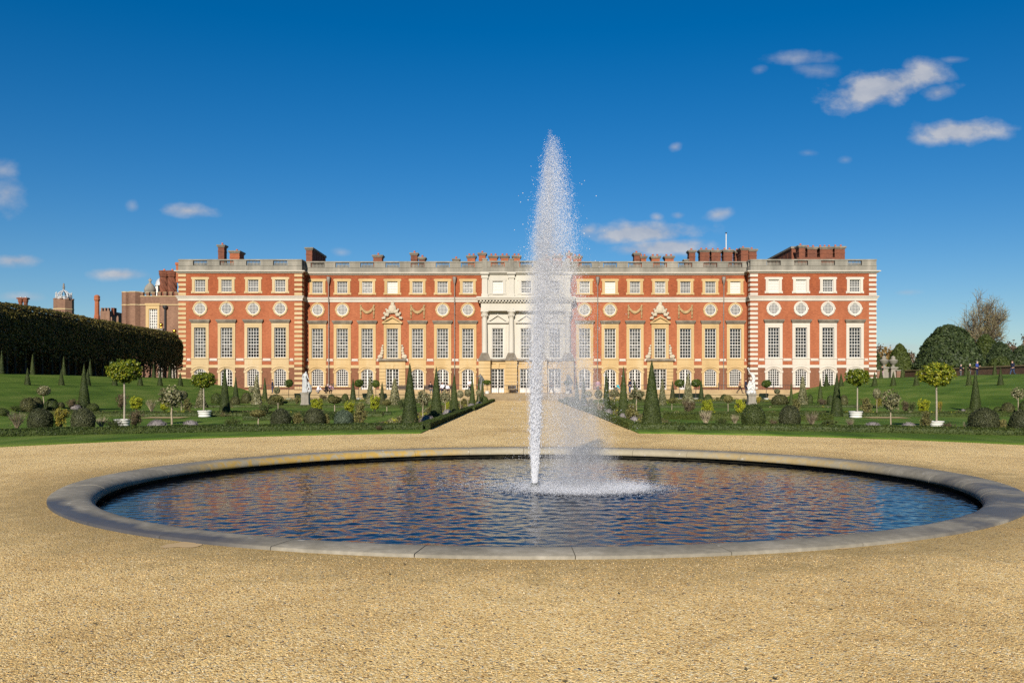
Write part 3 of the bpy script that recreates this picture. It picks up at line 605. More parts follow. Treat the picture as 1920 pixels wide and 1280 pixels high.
# --- window kits, built once at the wall face (y = 0, towards the viewer is -y) and copied
AT = (1.40, Z['at0'], Z['at1']); TL = (1.54, Z['tl0'], Z['tl1'])
def arch_z(x, w, zs, zt): # segmental arch
    h = zt - zs; r = (w * w / 4 + h * h) / (2 * h); return zt - r + math.sqrt(max(r * r - x * x, 0))
def surround(kind, mat):
    b = B()
    if kind == 'attic':
        w, z0, z1 = AT; W = 1.06
        for s in (-1, 1): b.box(*sorted((s * w / 2, s * W)), -.09, .26, z0 - .16, z1 + .34); b.box(*sorted((s * (W - .02), s * (W + .13))), -.07, .2, z1 + .06, z1 + .32); b.box(*sorted((s * (W - .02), s * (W + .13))), -.07, .2, z0 - .2, z0 + .1)
        b.box(-w / 2, w / 2, -.093, .26, z1, z1 + .343); b.box(-w / 2, w / 2, -.12, .26, z0 - .20, z0)
    if kind == 'tall':
        w, z0, z1 = TL; W = 1.15
        for s in (-1, 1): b.box(*sorted((s * w / 2, s * W)), -.10, .28, z0 - .12, z1 + .02); b.box(*sorted((s * (w / 2 + .0), s * (w / 2 + .12))), -.13, .1, z0 - .02, z1 + .0)
        b.box(-W - .002, W + .002, -.105, .28, z1 + .02, Z['hood0']); b.box(-W - .02, W + .02, -.14, .1, z1 + .28, z1 + .36)
        b.box(-W, W, -.085, .1, Z['b2b'] + .004, Z['b1b'] + .2); b.box(-W - .03, W + .03, -.16, .27, Z['b1b'] + .18, z0)
        b.box(-W + .1, W - .1, -.11, .1, Z['b2t'], Z['b1b'] - .1)
    if kind == 'tallstone':
        w, z0, z1 = TL; W = 1.12
        for s in (-1, 1): b.box(*sorted((s * w / 2, s * W)), -.08, .28, z0 - .12, z1 + .02)
        b.box(-W - .002, W + .002, -.085, .28, z1 + .02, z1 + .34); b.box(-w / 2, w / 2, -.09, .27, z0 - .14, z0)
    if kind in ('arch', 'archdoor'):
        w, zs, zt = 1.60, Z['gfs'], Z['gf1']; W = 1.13; z0 = Z['gf0'] if kind == 'arch' else ZT + .1
        for s in (-1, 1): b.box(*sorted((s * w / 2, s * W)), -.10, .28, z0 - .1, zs); b.box(*sorted((s * (w / 2 + .05), s * (W + .10))), -.15, .1, zs - .10, zs + .18); b.box(*sorted((s * w / 2, s * (W + .0))), -.103, .28, zs + .0, zs + .02)
        xs = np.linspace(-W, W, 17); top = Z['b2b'] - .002
        low = [arch_z(x, w, zs, zt) if abs(x) < w / 2 else zs for x in xs]
        for i in range(16):
            l0, l1 = low[i], low[i + 1]
            b.prism([(xs[i], l0), (xs[i + 1], l1), (xs[i + 1], top), (xs[i], top)], -.10, .28)
        for i in range(16):   # hood moulding that follows the arch
            h0, h1 = [arch_z(x * .72, w, zs, zt) + .20 for x in (xs[i], xs[i + 1])]
            b.prism([(xs[i], h0), (xs[i + 1], h1), (xs[i + 1], h1 + .14), (xs[i], h0 + .14)], -.19, .0)
        if kind == 'arch': b.box(-W, W, -.16, .28, z0 - .14, z0 - .002)
    if kind == 'round':
        n = 40; a = np.linspace(0, 2 * pi, n + 1); pr = [(.74, -.0), (.74, -.10), (.80, -.13), (.90, -.13), (.97, -.07), (.97, .05)]
        A, K = np.meshgrid(a, np.arange(6)); Rr = np.array([p[0] for p in pr])[K]; b.grid(Rr * np.sin(A), np.array([p[1] for p in pr])[K], Z['rc'] + Rr * np.cos(A), 0, False)
        for k in range(4): t = k * pi / 2; cx_, cz_ = .88 * sin(t), Z['rc'] + .88 * cos(t); b.box(cx_ - .10, cx_ + .10, -.17, .0, cz_ - .13, cz_ + .13)
    if kind == 'door':
        w, zt = 1.72, 4.08; W = 1.05
        for s in (-1, 1): b.box(*sorted((s * w / 2, s * W)), -.05, .28, ZT + .05, zt + .02)
        b.box(-W, W, -.053, .28, zt + .02, zt + .28); b.prism([(-.14, zt + .02), (.14, zt + .02), (.24, zt + .75), (-.24, zt + .75)], -.16, .02)
    return b.mesh('surround', mat)
def bars_and_panes(kind, gm, seed, blind=0):
    """white sash bars and the glass behind them"""
    q = np.random.default_rng(seed); b = B(); p = B(); yb, yg = .13, .19
    def pane(x0, x1, z0, z1, y=yg):
        t = q.normal(size=2) * .012; h, v = (x1 - x0) / 2, (z1 - z0) / 2
        p.add([(x0, y - t[0] * h - t[1] * v, z0), (x1, y + t[0] * h - t[1] * v, z0), (x1, y + t[0] * h + t[1] * v, z1), (x0, y - t[0] * h + t[1] * v, z1)], [(0, 1, 2, 3)])
    if kind in ('attic', 'tall', 'door'):
        w, z0, z1 = {'attic': AT, 'tall': TL, 'door': (1.72, ZT + .05, 4.10)}[kind]; nx, nz = {'attic': (6, 7), 'tall': (4, 9), 'door': (4, 6)}[kind]; fr, br = .075, (.036 if kind == 'attic' else .048)
        zb = z0 + (.62 if kind == 'door' else fr)
        for s in (-1, 1): b.box(*sorted((s * (w / 2 - fr), s * w / 2)), yb - .05, yb + .06, z0, z1)
        b.box(-w / 2 + fr, w / 2 - fr, yb - .05, yb + .06, z1 - fr, z1); b.box(-w / 2 + fr, w / 2 - fr, yb - .05, yb + .06, z0, zb)
        gx = np.linspace(-w / 2 + fr, w / 2 - fr, nx + 1); gz = np.linspace(zb, z1 - fr, nz + 1)
        for x in gx[1:-1]:
            k = .13 if kind == 'door' and abs(x) < .01 else br
            b.box(x - k / 2, x + k / 2, yb - .01, yb + .04, zb, z1 - fr)
        for j, z in enumerate(gz[1:-1]):
            k = .075 if (kind != 'door' and j == nz // 2 - 1) else br
            for i in range(nx): b.box(gx[i] + br / 2, gx[i + 1] - br / 2, yb, yb + .035, z - k / 2, z + k / 2)
        for i in range(nx):
            for j in range(nz): pane(gx[i], gx[i + 1], gz[j], gz[j + 1])
    if kind in ('arch', 'archdoor'):
        w, zs, zt = 1.60, Z['gfs'], Z['gf1']; z0 = Z['gf0'] if kind == 'arch' else ZT + .1; zb = z0 + (.09 if kind == 'arch' else .58); nx = 5 if kind == 'arch' else 4; fr = .10
        b.box(-w / 2 + fr, w / 2 - fr, yb - .05, yb + .06, z0, zb)
        for s in (-1, 1): b.box(*sorted((s * (w / 2 - fr), s * w / 2)), yb - .05, yb + .06, z0, zs)
        xs = np.linspace(-w / 2, w / 2, 15); az = [arch_z(x, w, zs, zt) for x in xs]
        for i in range(14): b.prism([(xs[i], az[i] - .13), (xs[i + 1], az[i + 1] - .13), (xs[i + 1], az[i + 1] + .01), (xs[i], az[i] + .01)], yb - .05, yb + .06)
        gx = np.linspace(-w / 2 + fr, w / 2 - fr, nx + 1); gz = np.linspace(zb, zt - .10, 8 if kind == 'arch' else 7)
        for x in gx[1:-1]:
            k = .17 if (kind == 'archdoor' and abs(x) < .01) else .055; b.box(x - k / 2, x + k / 2, yb - .01, yb + .04, zb, arch_z(x, w, zs, zt) - .1)
        for z in gz[1:-1]:
            for i in range(nx):
                if z < arch_z((gx[i] + gx[i + 1]) / 2 * 1.15, w, zs, zt) - .06: b.box(gx[i] + .0275, gx[i + 1] - .0275, yb, yb + .035, z - .0275, z + .0275)
        for i in range(nx):
            for j in range(len(gz) - 1):
                pane(gx[i], gx[i + 1], gz[j], min(gz[j + 1], zt - .05))
    if kind == 'round':
        r = .755; n = 32; a = np.arange(n) * 2 * pi / n
        p.add([(0, -.012, Z['rc'])] + [(r * sin(t), -.012, Z['rc'] + r * cos(t)) for t in a], [(0, 1 + i, 1 + (i + 1) % n) for i in range(n)])
        aa = np.linspace(0, 2 * pi, 33); A, K = np.meshgrid(aa, [0, 1, 2]); Rr = np.array([.66, .66, .745])[K]; b.grid(Rr * np.sin(A), np.array([-.01, -.055, -.06])[K], Z['rc'] + Rr * np.cos(A), 0, False)
        for x in np.linspace(-.66, .66, 8)[1:-1]:
            h = math.sqrt(.68 ** 2 - x * x); b.box(x - .021, x + .021, -.05, -.014, Z['rc'] - h, Z['rc'] + h); b.box(-h, h, -.046, -.014, Z['rc'] + x - .021, Z['rc'] + x + .021)
    return b.mesh('glazing_bars', 'white_paint'), p.mesh('panes', gm)
def hood_mesh():
    b = B(); z0, z1 = Z['hood0'], Z['hood1']; b.box(-1.22, 1.22, -.22, .05, z0, z0 + .14); b.box(-1.30, 1.30, -.32, .05, z0 + .14, z0 + .27); b.box(-1.36, 1.36, -.40, .05, z0 + .27, z1)
    return b.mesh('hood', 'stone_hood')
def ped_mesh(mat, w=1.36, z0=None, h=.95):
    z0 = Z['hood0'] + .02 if z0 is None else z0; b = B(); b.box(-w, w, -.34, .05, z0, z0 + .2)
    b.prism([(-w + .1, z0 + .2), (w - .1, z0 + .2), (0, z0 + h - .08)], -.12, .05)
    for s in (-1, 1): b.prism([(s * (w + .02), z0 + .2), (s * (w - .25), z0 + .2), (0, z0 + h - .16), (0, z0 + h + .06)], -.38, .04)
    return b.mesh('pediment', mat)
KIT = {}
def kit(key, fn):
    if key not in KIT: KIT[key] = fn()
    return KIT[key]
wcount = 0
def window(kind, X, Y, stone, gm, label=None, hood=None):
    global wcount; wcount += 1; v = wcount % 3
    wn = put('french_door' if kind in ('archdoor', 'door') else 'window', kit((kind, stone), lambda: surround(kind, stone)), pal, (X, Y, 0))
    bk = {'tallstone': 'tall'}.get(kind, kind); bm_, pm_ = kit((bk, gm, v), lambda: bars_and_panes(bk, gm, len(KIT) * 7 + v))
    o = put('glazing_bars', bm_, wn); o = put('panes', pm_, wn)
    if hood: put(hood.split('|')[0], kit(hood, (hood_mesh if hood == 'hood' else (lambda: ped_mesh(hood.split('|')[1])))), wn)
    if label: wn['label'] = label
    return wn
holes = {'L': [], 'R': [], 'M': [], 'C': []}
def hole(sec, X, w, z0, z1): holes[sec].append((X - w / 2, X + w / 2, z0, z1))
def bay(sec, px, gf, mid='round', stone='stone_buff', ag='glass_dark', tg='glass_grey', rg='glass_grey', top='hood'):
    fx, Y = {'L': (xp, YP), 'R': (xp, YP), 'M': (xm, YM), 'C': (xc, YC)}[sec]; X = fx(px)
    window('attic', X, Y, stone, ag); hole(sec, X, AT[0], AT[1], AT[2])
    window('tallstone' if sec == 'C' else 'tall', X, Y, stone, tg, hood=top); hole(sec, X, TL[0], TL[1], TL[2])
    if mid == 'round': window('round', X, Y, stone, rg)
    gd = 'glass_dark'
    window(gf, X, Y, 'stone_yellow' if gf == 'door' else stone, gd)
    if gf == 'door': hole(sec, X, 1.72, ZT + .05, 4.10)
    else: hole(sec, X, 1.60, Z['gf0'] if gf == 'arch' else ZT + .1, Z['gf1'])
for i, p in enumerate(LW): bay('L', p, ['arch', 'archdoor', 'arch', 'arch'][i], stone='stone_buff', tg=['glass_grey', 'glass_grey', 'glass_dark', 'glass_dark'][i], rg='glass_dark' if i else 'glass_grey')
for i, p in enumerate(RW): bay('R', p, 'arch', stone='stone_white', ag=['blind', 'blind', 'glass_dark', 'glass_dark'][i], tg='glass_dark', rg='glass_grey')
for i, p in enumerate(ML): bay('M', p, ['arch', 'arch', 'archdoor', 'door', 'archdoor', 'archdoor', 'archdoor'][i], 'round' if i in (0, 1, 5, 6) else '', 'stone_yellow', ['glass_dark', 'glass_dark', 'glass_pale', 'blind', 'glass_grey', 'glass_grey', 'glass_pale'][i], 'glass_grey', top='pediment|stone_yellow' if i == 3 else 'hood')
for i, p in enumerate(MR): bay('M', p, ['archdoor', 'archdoor', 'archdoor', 'door', 'archdoor', 'arch', 'arch'][i], 'round' if i in (0, 1, 5, 6) else '', 'stone_yellow', ['glass_pale', 'blind', 'glass_grey', 'glass_pale', 'glass_dark', 'glass_dark', 'blind'][i], 'glass_grey' if i < 4 else 'glass_dark', 'glass_grey' if i < 5 else 'glass_dark', top='pediment|stone_yellow' if i == 3 else 'hood')
for i, p in enumerate(MC): bay('C', p, 'door', '', 'stone_cream', ['blind', 'glass_grey', 'glass_grey'][i], 'glass_grey', top=None)

# --- walls with real openings
def wall(sec, x0, x1, Y, mats, zc):
    hs = [h for h in holes[sec] if x0 < (h[0] + h[1]) / 2 < x1]
    xs = sorted({x0, x1, *[h[0] for h in hs], *[h[1] for h in hs]}); zs = sorted({.4, 17.5, 13.4, 4.4, *[h[2] for h in hs], *[h[3] for h in hs]}); b = B()
    for i in range(len(xs) - 1):
        for j in range(len(zs) - 1):
            cx_, cz_ = (xs[i] + xs[i + 1]) / 2, (zs[j] + zs[j + 1]) / 2
            if any(h[0] < cx_ < h[1] and h[2] < cz_ < h[3] for h in hs): continue
            b.add([(xs[i], Y, zs[j]), (xs[i + 1], Y, zs[j]), (xs[i + 1], Y, zs[j + 1]), (xs[i], Y, zs[j + 1])], [(0, 1, 2, 3)], zc(cz_))
    return b
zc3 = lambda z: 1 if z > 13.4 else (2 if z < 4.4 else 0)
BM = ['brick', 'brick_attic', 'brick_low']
def sides(b, x, y0, y1):
    for z0, z1, m in ((.4, 4.4, 2), (4.4, 13.4, 0), (13.4, 17.5, 1)): b.add([(x, y0, z0), (x, y1, z0), (x, y1, z1), (x, y0, z1)], [(0, 1, 2, 3)], m)
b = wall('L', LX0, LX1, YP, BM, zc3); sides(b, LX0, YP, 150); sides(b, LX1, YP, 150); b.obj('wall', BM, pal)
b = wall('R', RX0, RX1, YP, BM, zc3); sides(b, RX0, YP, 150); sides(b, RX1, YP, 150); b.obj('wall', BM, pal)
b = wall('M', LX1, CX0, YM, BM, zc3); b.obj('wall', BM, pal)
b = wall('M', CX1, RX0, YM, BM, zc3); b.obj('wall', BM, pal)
b = wall('C', CX0, CX1, YC, None, lambda z: 1 if z < 5.0 else 0)
for x in (CX0, CX1): b.add([(x, YC, .4), (x, YM, .4), (x, YM, 17.5), (x, YC, 17.5)], [(0, 1, 2, 3)], 0)
b.obj('centre_wall', ['stone_cream', 'stone_yellow'], pal)
b = B(); b.box(LX0 + .1, LX1 - .1, YP + .6, 149, 17.2, 17.45); b.box(LX1 + .1, RX0 - .1, YM + .6, 150, 17.1, 17.42); b.box(RX0 + .1, RX1 - .1, YP + .6, 149, 17.2, 17.45); b.box(LX0 + .2, RX1 - .2, 149.5, 150, .4, 17); b.obj('roof', 'lead', pal)
# no rooms behind the glass: their darkness is put into the pane colours
# --- cornice, belt course, parapet and balustrade of each stretch
def stretch(x0, x1, Y, el, er, wins, stone, mould, spans=True, dz=0.0):
    """el, er: how far the mouldings run past the left and right end"""
    b = B()
    for z0, z1, pr in ((Z['cor0'], Z['cor0'] + .10, .16), (Z['cor0'] + .10, Z['cor0'] + .20, .30), (Z['cor0'] + .20, Z['cor1'], .46)): b.box(x0 - el * pr, x1 + er * pr, Y - pr, Y + .3, z0, z1)
    b.obj('cornice', mould, pal)
    b = B()
    for z0, z1, pr in ((Z['bel0'], Z['bel0'] + .32, .10), (Z['bel0'] + .32, Z['bel1'] - .12, .20), (Z['bel1'] - .12, Z['bel1'], .30)): b.box(x0 - el * pr, x1 + er * pr, Y - pr, Y + .3, z0, z1)
    b.obj('string_course', mould, pal)
    b = B(); b.box(x0 - el * .02, x1 + er * .02, Y - .08, Y + .45, Z['cor1'], Z['par']); b.box(x0 - el * .04, x1 + er * .04, Y - .13, Y + .5, Z['par'], Z['balb']); b.obj('parapet', 'stone_grey', pal)
    b = B(); k = Z['balb']; sp = sorted(wins); cur = x0; half = .93
    b.box(x0 - el * .04, x1 + er * .04, Y - .12, Y + .48, Z['balt'], Z['rail'] + dz)
    for xw in sp + [None]:
        e = x1 if xw is None else xw - half
        if e > cur + .05: b.box(cur, e, Y - .06, Y + .42, k, Z['balt'])
        if xw is None: break
        for t in np.linspace(-half, half, 11)[1:-1]: b.lathe([(.05, 0), (.085, .10), (.10, .20), (.05, .42), (.06, .64)], 6, (xw + t, Y + .18, k), 0)
        b.box(xw - half, xw + half, Y + .03, Y + .33, k, k + .03)
        cur = xw + half
    b.obj('balustrade', 'stone_grey', pal)
stretch(LX0, LX1, YP, 1, 1, [xp(p) for p in LW], 'stone_buff', 'stone_white')
stretch(RX0, RX1, YP, 1, 1, [xp(p) for p in RW], 'stone_white', 'stone_white')
stretch(LX1, CX0, YM, 0, 0, [xm(p) for p in ML], 'stone_yellow', 'stone_white')
stretch(CX1, RX0, YM, 0, 0, [xm(p) for p in MR], 'stone_yellow', 'stone_white')
stretch(CX0, CX1, YC, .4, .4, [xc(p) for p in MC], 'stone_cream', 'stone_cream')
for x, s in ((LX1, 1), (RX0, -1), (LX0, -1), (RX1, 1)):    # returns of the pavilion balustrades and cornices
    b = B(); y1 = YM if (x, s) in ((LX1, 1), (RX0, -1)) else 149
    xs_ = sorted((x, x + s * .46)); b.box(*xs_, YP + .31, y1, Z['cor0'] + .2, Z['cor1']); xs_ = sorted((x, x + s * .2)); b.box(*xs_, YP + .31, y1, Z['bel0'], Z['bel1'])
    xs_ = sorted((x - s * .42, x + s * .08)); b.box(*xs_, YP + .51, min(y1 + 3, 149), Z['cor1'], Z['balb']); b.box(*xs_, YP + .51, min(y1 + 3, 149), Z['balt'], Z['rail'])
    for yv in np.arange(YP + .8, min(y1 + 3, 149), 1.2): b.box(*xs_, yv, yv + .3, Z['balb'], Z['balt'])
    b.obj('parapet_return', 'stone_grey', pal)
# --- lower stone bands and plinth between the window bays
def bands(x0, x1, Y, wins, stone, hw=1.15, skip=()):
    b1, b2, b3 = B(), B(), B(); cur = x0
    for xw in sorted(wins) + [None]:
        e = x1 if xw is None else xw - hw
        if e > cur + .08:
            b1.box(cur + .12, e - .12, Y - .09, Y + .2, Z['b1b'], Z['b1t']); b1.box(cur + .05, e - .05, Y - .06, Y + .2, Z['b1b'] - .06, Z['b1b'])
            b2.box(cur, e, Y - .07, Y + .2, Z['b2b'], Z['b2t'])
        if xw is None: break
        cur = xw + hw
    b1.obj('sill_band', 'stone_white', pal); b2.obj('lower_band', stone, pal)
    b3.box(x0, x1, Y - .14, Y + .1, .5, 1.30); b3.obj('plinth', 'stone_terrace', pal)
bands(LX0 + 1.0, LX1 - 1.0, YP, [xp(p) for p in LW], 'stone_buff'); bands(RX0 + 1.0, RX1 - 1.0, YP, [xp(p) for p in RW], 'stone_white')
bands(LX1, CX0, YM, [xm(p) for p in ML], 'stone_buff'); bands(CX1, RX0, YM, [xm(p) for p in MR], 'stone_buff')
# --- quoins at the pavilion corners
for x, s, st in ((LX0, 1, 'stone_buff'), (LX1, -1, 'stone_buff'), (RX0, 1, 'stone_white'), (RX1, -1, 'stone_white')):
    zz = [13.78 + .615 * k for k in range(5)] + [4.62 + .600 * k for k in range(14)] + [1.35 + .64 * k for k in range(5)]
    for z in zz:
        b = B(); b.box(*sorted((x - s * .045, x + s * .98)), YP - .06, YP + .95, z, z + .33); b.obj('quoin', st, pal)
# --- rusticated door bays with their sill cornice, scrolls and carved arms
def dome_rows(b, pts, r): 
    for x, y, z, k in pts: b.ball((x, y, z), (r * k, r * .55, r * k), 8, 6, 0, .25, int(abs(x * 97 + z * 31)) % 50)
for px in (ML[3], MR[3]):
    X = xm(px); b = B(); W = 1.75
    for j in range(8):
        z0 = ZT + .05 + j * .46
        for s in (-1, 1): b.box(*sorted((X + s * .88, X + s * W)), YM - .14, YM + .15, z0, z0 + .42)
    b.box(X - W, X + W, YM - .14, YM + .1, 4.55, 5.16); b.obj('rusticated_bay', 'stone_yellow', pal)
    b = B(); b.box(X - W - .15, X + W + .15, YM - .45, YM + .1, 5.16, 5.33); b.box(X - W, X + W, YM - .3, YM + .1, 5.33, 5.45); b.obj('door_cornice', 'stone_hood', pal)
    b = B()
    for s in (-1, 1): dome_rows(b, [(X + s * 1.72, YM - .12, 5.72, 1.2), (X + s * 1.5, YM - .1, 5.75, 1.1), (X + s * 1.42, YM - .1, 6.15, 1.0), (X + s * 1.36, YM - .1, 6.5, .9), (X + s * 1.38, YM - .1, 6.85, .8), (X + s * 1.3, YM - .08, 7.2, .6)], .24)
    b.obj('scroll', 'carving_pale', pal)
    b = B(); z = Z['hood0'] + 1.05
    dome_rows(b, [(X, YM - .15, z + .95, 2.0), (X, YM - .2, z + .8, 1.5), (X, YM - .12, z + 1.6, .9), (X, YM - .12, z + 1.85, .55)] + [(X + s * (.25 + .2 * k), YM - .15 - .02 * k, z + .62 - .22 * k + .18 * (k % 2), 1.0 - .08 * k) for s in (-1, 1) for k in range(6)] + [(X + s * .62, YM - .2, z + .62, .8) for s in (-1, 1)] + [(X + s * .8, YM - .2, z + .85, .5) for s in (-1, 1)] + [(X + s * 1.05, YM - .2, z + .35, .6) for s in (-1, 1)], .30)
    b.obj('carved_arms', 'carving_pale', pal)
for px in (ML[2], ML[4], MR[2], MR[4]):
    X = xm(px); b = B(); z = 12.55
    for s in (-1, 1): dome_rows(b, [(X + s * .88, YM - .08, z - .26 * k, [.9, .65, 1.0, .7, .95, .6, .75][k]) for k in range(7)], .17)
    dome_rows(b, [(X + t * .8, YM - .1, z - .28 - .62 * (1 - t * t), 1.0 + .25 * (1 - abs(t))) for t in np.linspace(-1, 1, 11)], .17); b.obj('garland', 'carving', pal)
# --- rainwater pipes with hopper heads
for px in (617, 852.6, 1120.2, 1356.2):
    X = xm(px); b = B(); b.tube([(X, YM - .22, ZT + .1), (X, YM - .22, Z['bel0'] - .1)], .062, 8); b.tube([(X, YM - .38, Z['bel0'] - .2), (X, YM - .38, 16.0)], .062, 8)
    for z in (2.4, 4.9, 6.4, 8.0, 9.6, 11.4): b.lathe([(.09, 0), (.11, .06), (.09, .12)], 8, (X, YM - .22, z))
    b.lathe([(.08, 15.4), (.13, 15.6), (.22, 15.95), (.26, 16.2), (.23, 16.25), (.30, 16.42)], 8, (X, YM - .36, 0)); b.obj('rain_pipe', 'lead', pal)
# --- centrepiece: pilasters, columns, entablature, pediments
cols = [xc(909), xc(958.8), xc(1014.6), xc(1064.2)]
for x in cols:
    b = B(); b.box(x - .36, x + .36, YC - .28, YC + .1, 13.7, 16.5); b.box(x - .46, x + .46, YC - .38, YC + .1, 16.2, 16.68); b.box(x - .44, x + .44, YC - .34, YC + .1, 13.68, 14.1)
    pass
    b.box(x - .56, x + .56, YC - .62, YC - .46, 16.72, 17.0); b.obj('attic_pilaster', 'stone_cream', pal); b = B(); b.box(x - .30, x + .30, YC - .16, YC + .55, 17.05, 18.70); b.box(x - .36, x + .36, YC - .22, YC + .6, 18.70, 18.84); b.obj('parapet_pier', 'stone_grey', pal)
for x in cols:
    c_ = B(); c_.lathe([(.40, 6.15), (.37, 6.3), (.36, 8.5), (.31, 10.9)], 14, (x, YC - .42, 0)); c_.lathe([(.32, 10.9), (.36, 11.0), (.40, 11.25), (.50, 11.6), (.54, 11.66)], 12, (x, YC - .42, 0)); c_.box(x - .52, x + .52, YC - .94, YC + .05, 11.66, 11.78)
    for k in range(10): t = k * 2 * pi / 10; c_.ball((x + .40 * cos(t), YC - .42 + .40 * sin(t), 11.2), (.09, .09, .18), 6, 4)
    col_ = c_.obj('column', 'stone_cream', pal)
    c_ = B(); c_.prism([(x - .78, 5.4), (x + .78, 5.4), (x + .52, 6.0), (x + .45, 6.2), (x - .45, 6.2), (x - .52, 6.0)], YC - .98, YC + .05); c_.box(x - .86, x + .86, YC - 1.06, YC + .05, 5.16, 5.4); c_.obj('column_base', 'stone_hood', col_)
b = B(); x0, x1 = CX0 - .1, CX1 + .1
b.box(x0, x1, YC - .86, YC + .05, 11.78, 12.15); b.box(x0 + .02, x1 - .02, YC - .8, YC + .05, 12.15, 12.85); b.box(x0 - .2, x1 + .2, YC - 1.0, YC + .05, 12.85, 12.98)
for t in np.arange(x0 - .1, x1 + .1, .42): b.box(t, t + .22, YC - 1.25, YC - .9, 12.98, 13.2)
b.box(x0 - .45, x1 + .45, YC - 1.35, YC + .05, 13.2, 13.42); b.box(x0 - .55, x1 + .55, YC - 1.5, YC + .05, 13.42, 13.64); b.obj('entablature', 'stone_cream', pal)
for p in MC:
    o = put('pediment', kit('cped', lambda: ped_mesh('stone_cream', 1.45, 10.2, 1.15)), pal, (xc(p), YC, 0))
b = B()
for k, x in enumerate(cols):
    for j in range(9):
        z0 = ZT + .05 + j * .47
        b.box(x - .78, x + .78, YC - .95, YC + .1, z0, z0 + .44)
    b.obj('rusticated_pier', 'stone_yellow', pal); b = B()
for p in MC: b = B(); b.box(xc(p) - 1.0, xc(p) + 1.0, YC - .08, YC + .1, 4.75, 5.1); b.obj('door_lintel', 'stone_yellow', pal)

b = B(); b.box(CX0 - .1, CX1 + .1, YC - .4, YC + .05, 5.15, 5.42); b.obj('centre_cornice', 'stone_hood', pal)

# --- chimneys: stack, cap, pots
def chimney(px0, px1, ytop, Y, depth, pots, mat='brick_chimney', base=17.2, cap='stone_hood', tall=.0, red=True):
    x0, x1, zt = PX(px0, Y), PX(px1, Y), PZ(ytop, Y); b = B(); b.box(x0 + .06, x1 - .06, Y, Y + depth, base, zt - .35); b.box(x0 + .02, x1 - .02, Y - .04, Y + depth + .04, zt - 1.0, zt - .85)
    c = b.obj('chimney', mat, pal)
    k = B(); k.box(x0 - .02, x1 + .02, Y - .1, Y + depth + .1, zt - .35, zt - .2); k.box(x0 - .12, x1 + .12, Y - .2, Y + depth + .2, zt - .2, zt); k.obj('chimney_cap', cap, c)
    for j in range(pots):
        xx = x0 + (x1 - x0) * (j + .5) / pots; p_ = B(); p_.lathe([(.14, zt - .02), (.13, zt + .25), (.16, zt + .28), (.15, zt + .36)], 10, (xx, Y + depth / 2, 0)); p_.obj('chimney_pot', 'terracotta', c)
for a in [(408, 421, 459, 132, 1.2, 1), (430, 449.5, 470, 130, 2.2, 1, 'brick_chimney_red'), (573, 586, 464, 124.5, 1.6, 0), (699, 717, 478, 130, 1.3, 1), (769.5, 783, 474, 131, 1.2, 1), (785, 797, 482, 128, 1.4, 1), (849, 861, 485, 130, 1, 1, 'stone_hood'),
          (875.5, 891.5, 479, 130, 1.4, 2, 'brick_chimney_red'), (897, 911, 474, 132, 1.4, 1, 'brick_chimney_red'), (917, 933, 479, 130, 1.4, 2, 'brick_chimney_red'), (938, 954, 479, 130, 1.4, 2, 'brick_chimney_red'), (961, 976, 479, 130, 1.4, 2, 'brick_chimney_red'),
          (1019, 1031, 480, 130, 1.3, 1, 'brick_chimney_red'), (1036, 1054, 479, 130, 1.4, 2, 'brick_chimney_red'), (1062, 1072.5, 474, 132, 1.3, 1, 'brick_chimney_red'), (1074.5, 1091, 480, 130, 1.4, 2, 'brick_chimney_red'),
          (1188.5, 1200.5, 474, 128, 1.6, 1), (1200.5, 1212.5, 480, 130, 1.3, 2, 'brick_chimney_red'), (1221, 1238, 480, 130, 1.4, 2, 'brick_chimney_red'), (1246.5, 1264, 480, 130, 1.4, 2, 'brick_chimney_red'), (1283, 1290.5, 486, 131, 1, 0),
          (1291.5, 1304.5, 469, 133, 1.5, 1), (1312, 1331, 468, 134, 1.5, 2), (1333.5, 1352.5, 468.5, 134, 1.5, 2), (1356, 1374.5, 468, 134, 1.5, 2), (1378, 1389, 469.5, 135, 1.5, 1), (1388.5, 1404, 464.5, 132, 2, 1), (1404, 1419.5, 467, 134, 1.5, 1),
          (1497.5, 1510.5, 460, 131, 1.6, 1), (1513.5, 1532.5, 463, 132, 1.6, 2), (1537, 1562, 462.5, 132, 1.6, 3), (1564.5, 1585, 462, 132, 1.6, 2)]: chimney(*a)
# long stacks that run back from the front
for px, n_, y0, yt, dy_, dz_, dx_ in ((590, 5, 127, 466, 1.5, 1.0, 0), (1490, 7, 134, 462, 2.0, .8, -1)):
    for j in range(n_):
        Y = y0 + dy_ * j; X = PX(px, y0) if dx_ == 0 else PX(1497, y0); b = B(); w_ = 1.0; zt = PZ(yt, y0)
        b.box(X - w_, X - .05, Y, Y + dy_ - .28, 17.2, zt - .3); c = b.obj('chimney', 'brick_chimney', pal); k = B(); k.box(X - w_ - .12, X + .07, Y - .1, Y + dy_ - .18, zt - .3, zt); k.obj('chimney_cap', 'stone_hood', c)
b = B(); b.box(PX(1496, 131), PX(1585, 131), 131.2, 134, 17.3, PZ(482, 131)); b.obj('chimney_base', 'brick_chimney', pal)
b = B(); X = PX(333.3, 135); b.box(X - .28, X + .28, 135, 136, 17.2, PZ(492, 135) - .4); c = b.obj('chimney', 'brick_chimney_red', pal); k = B(); k.box(X - .36, X + .36, 134.9, 136.1, PZ(492, 135) - .4, PZ(492, 135)); k.obj('chimney_cap', 'brick_chimney_red', c)
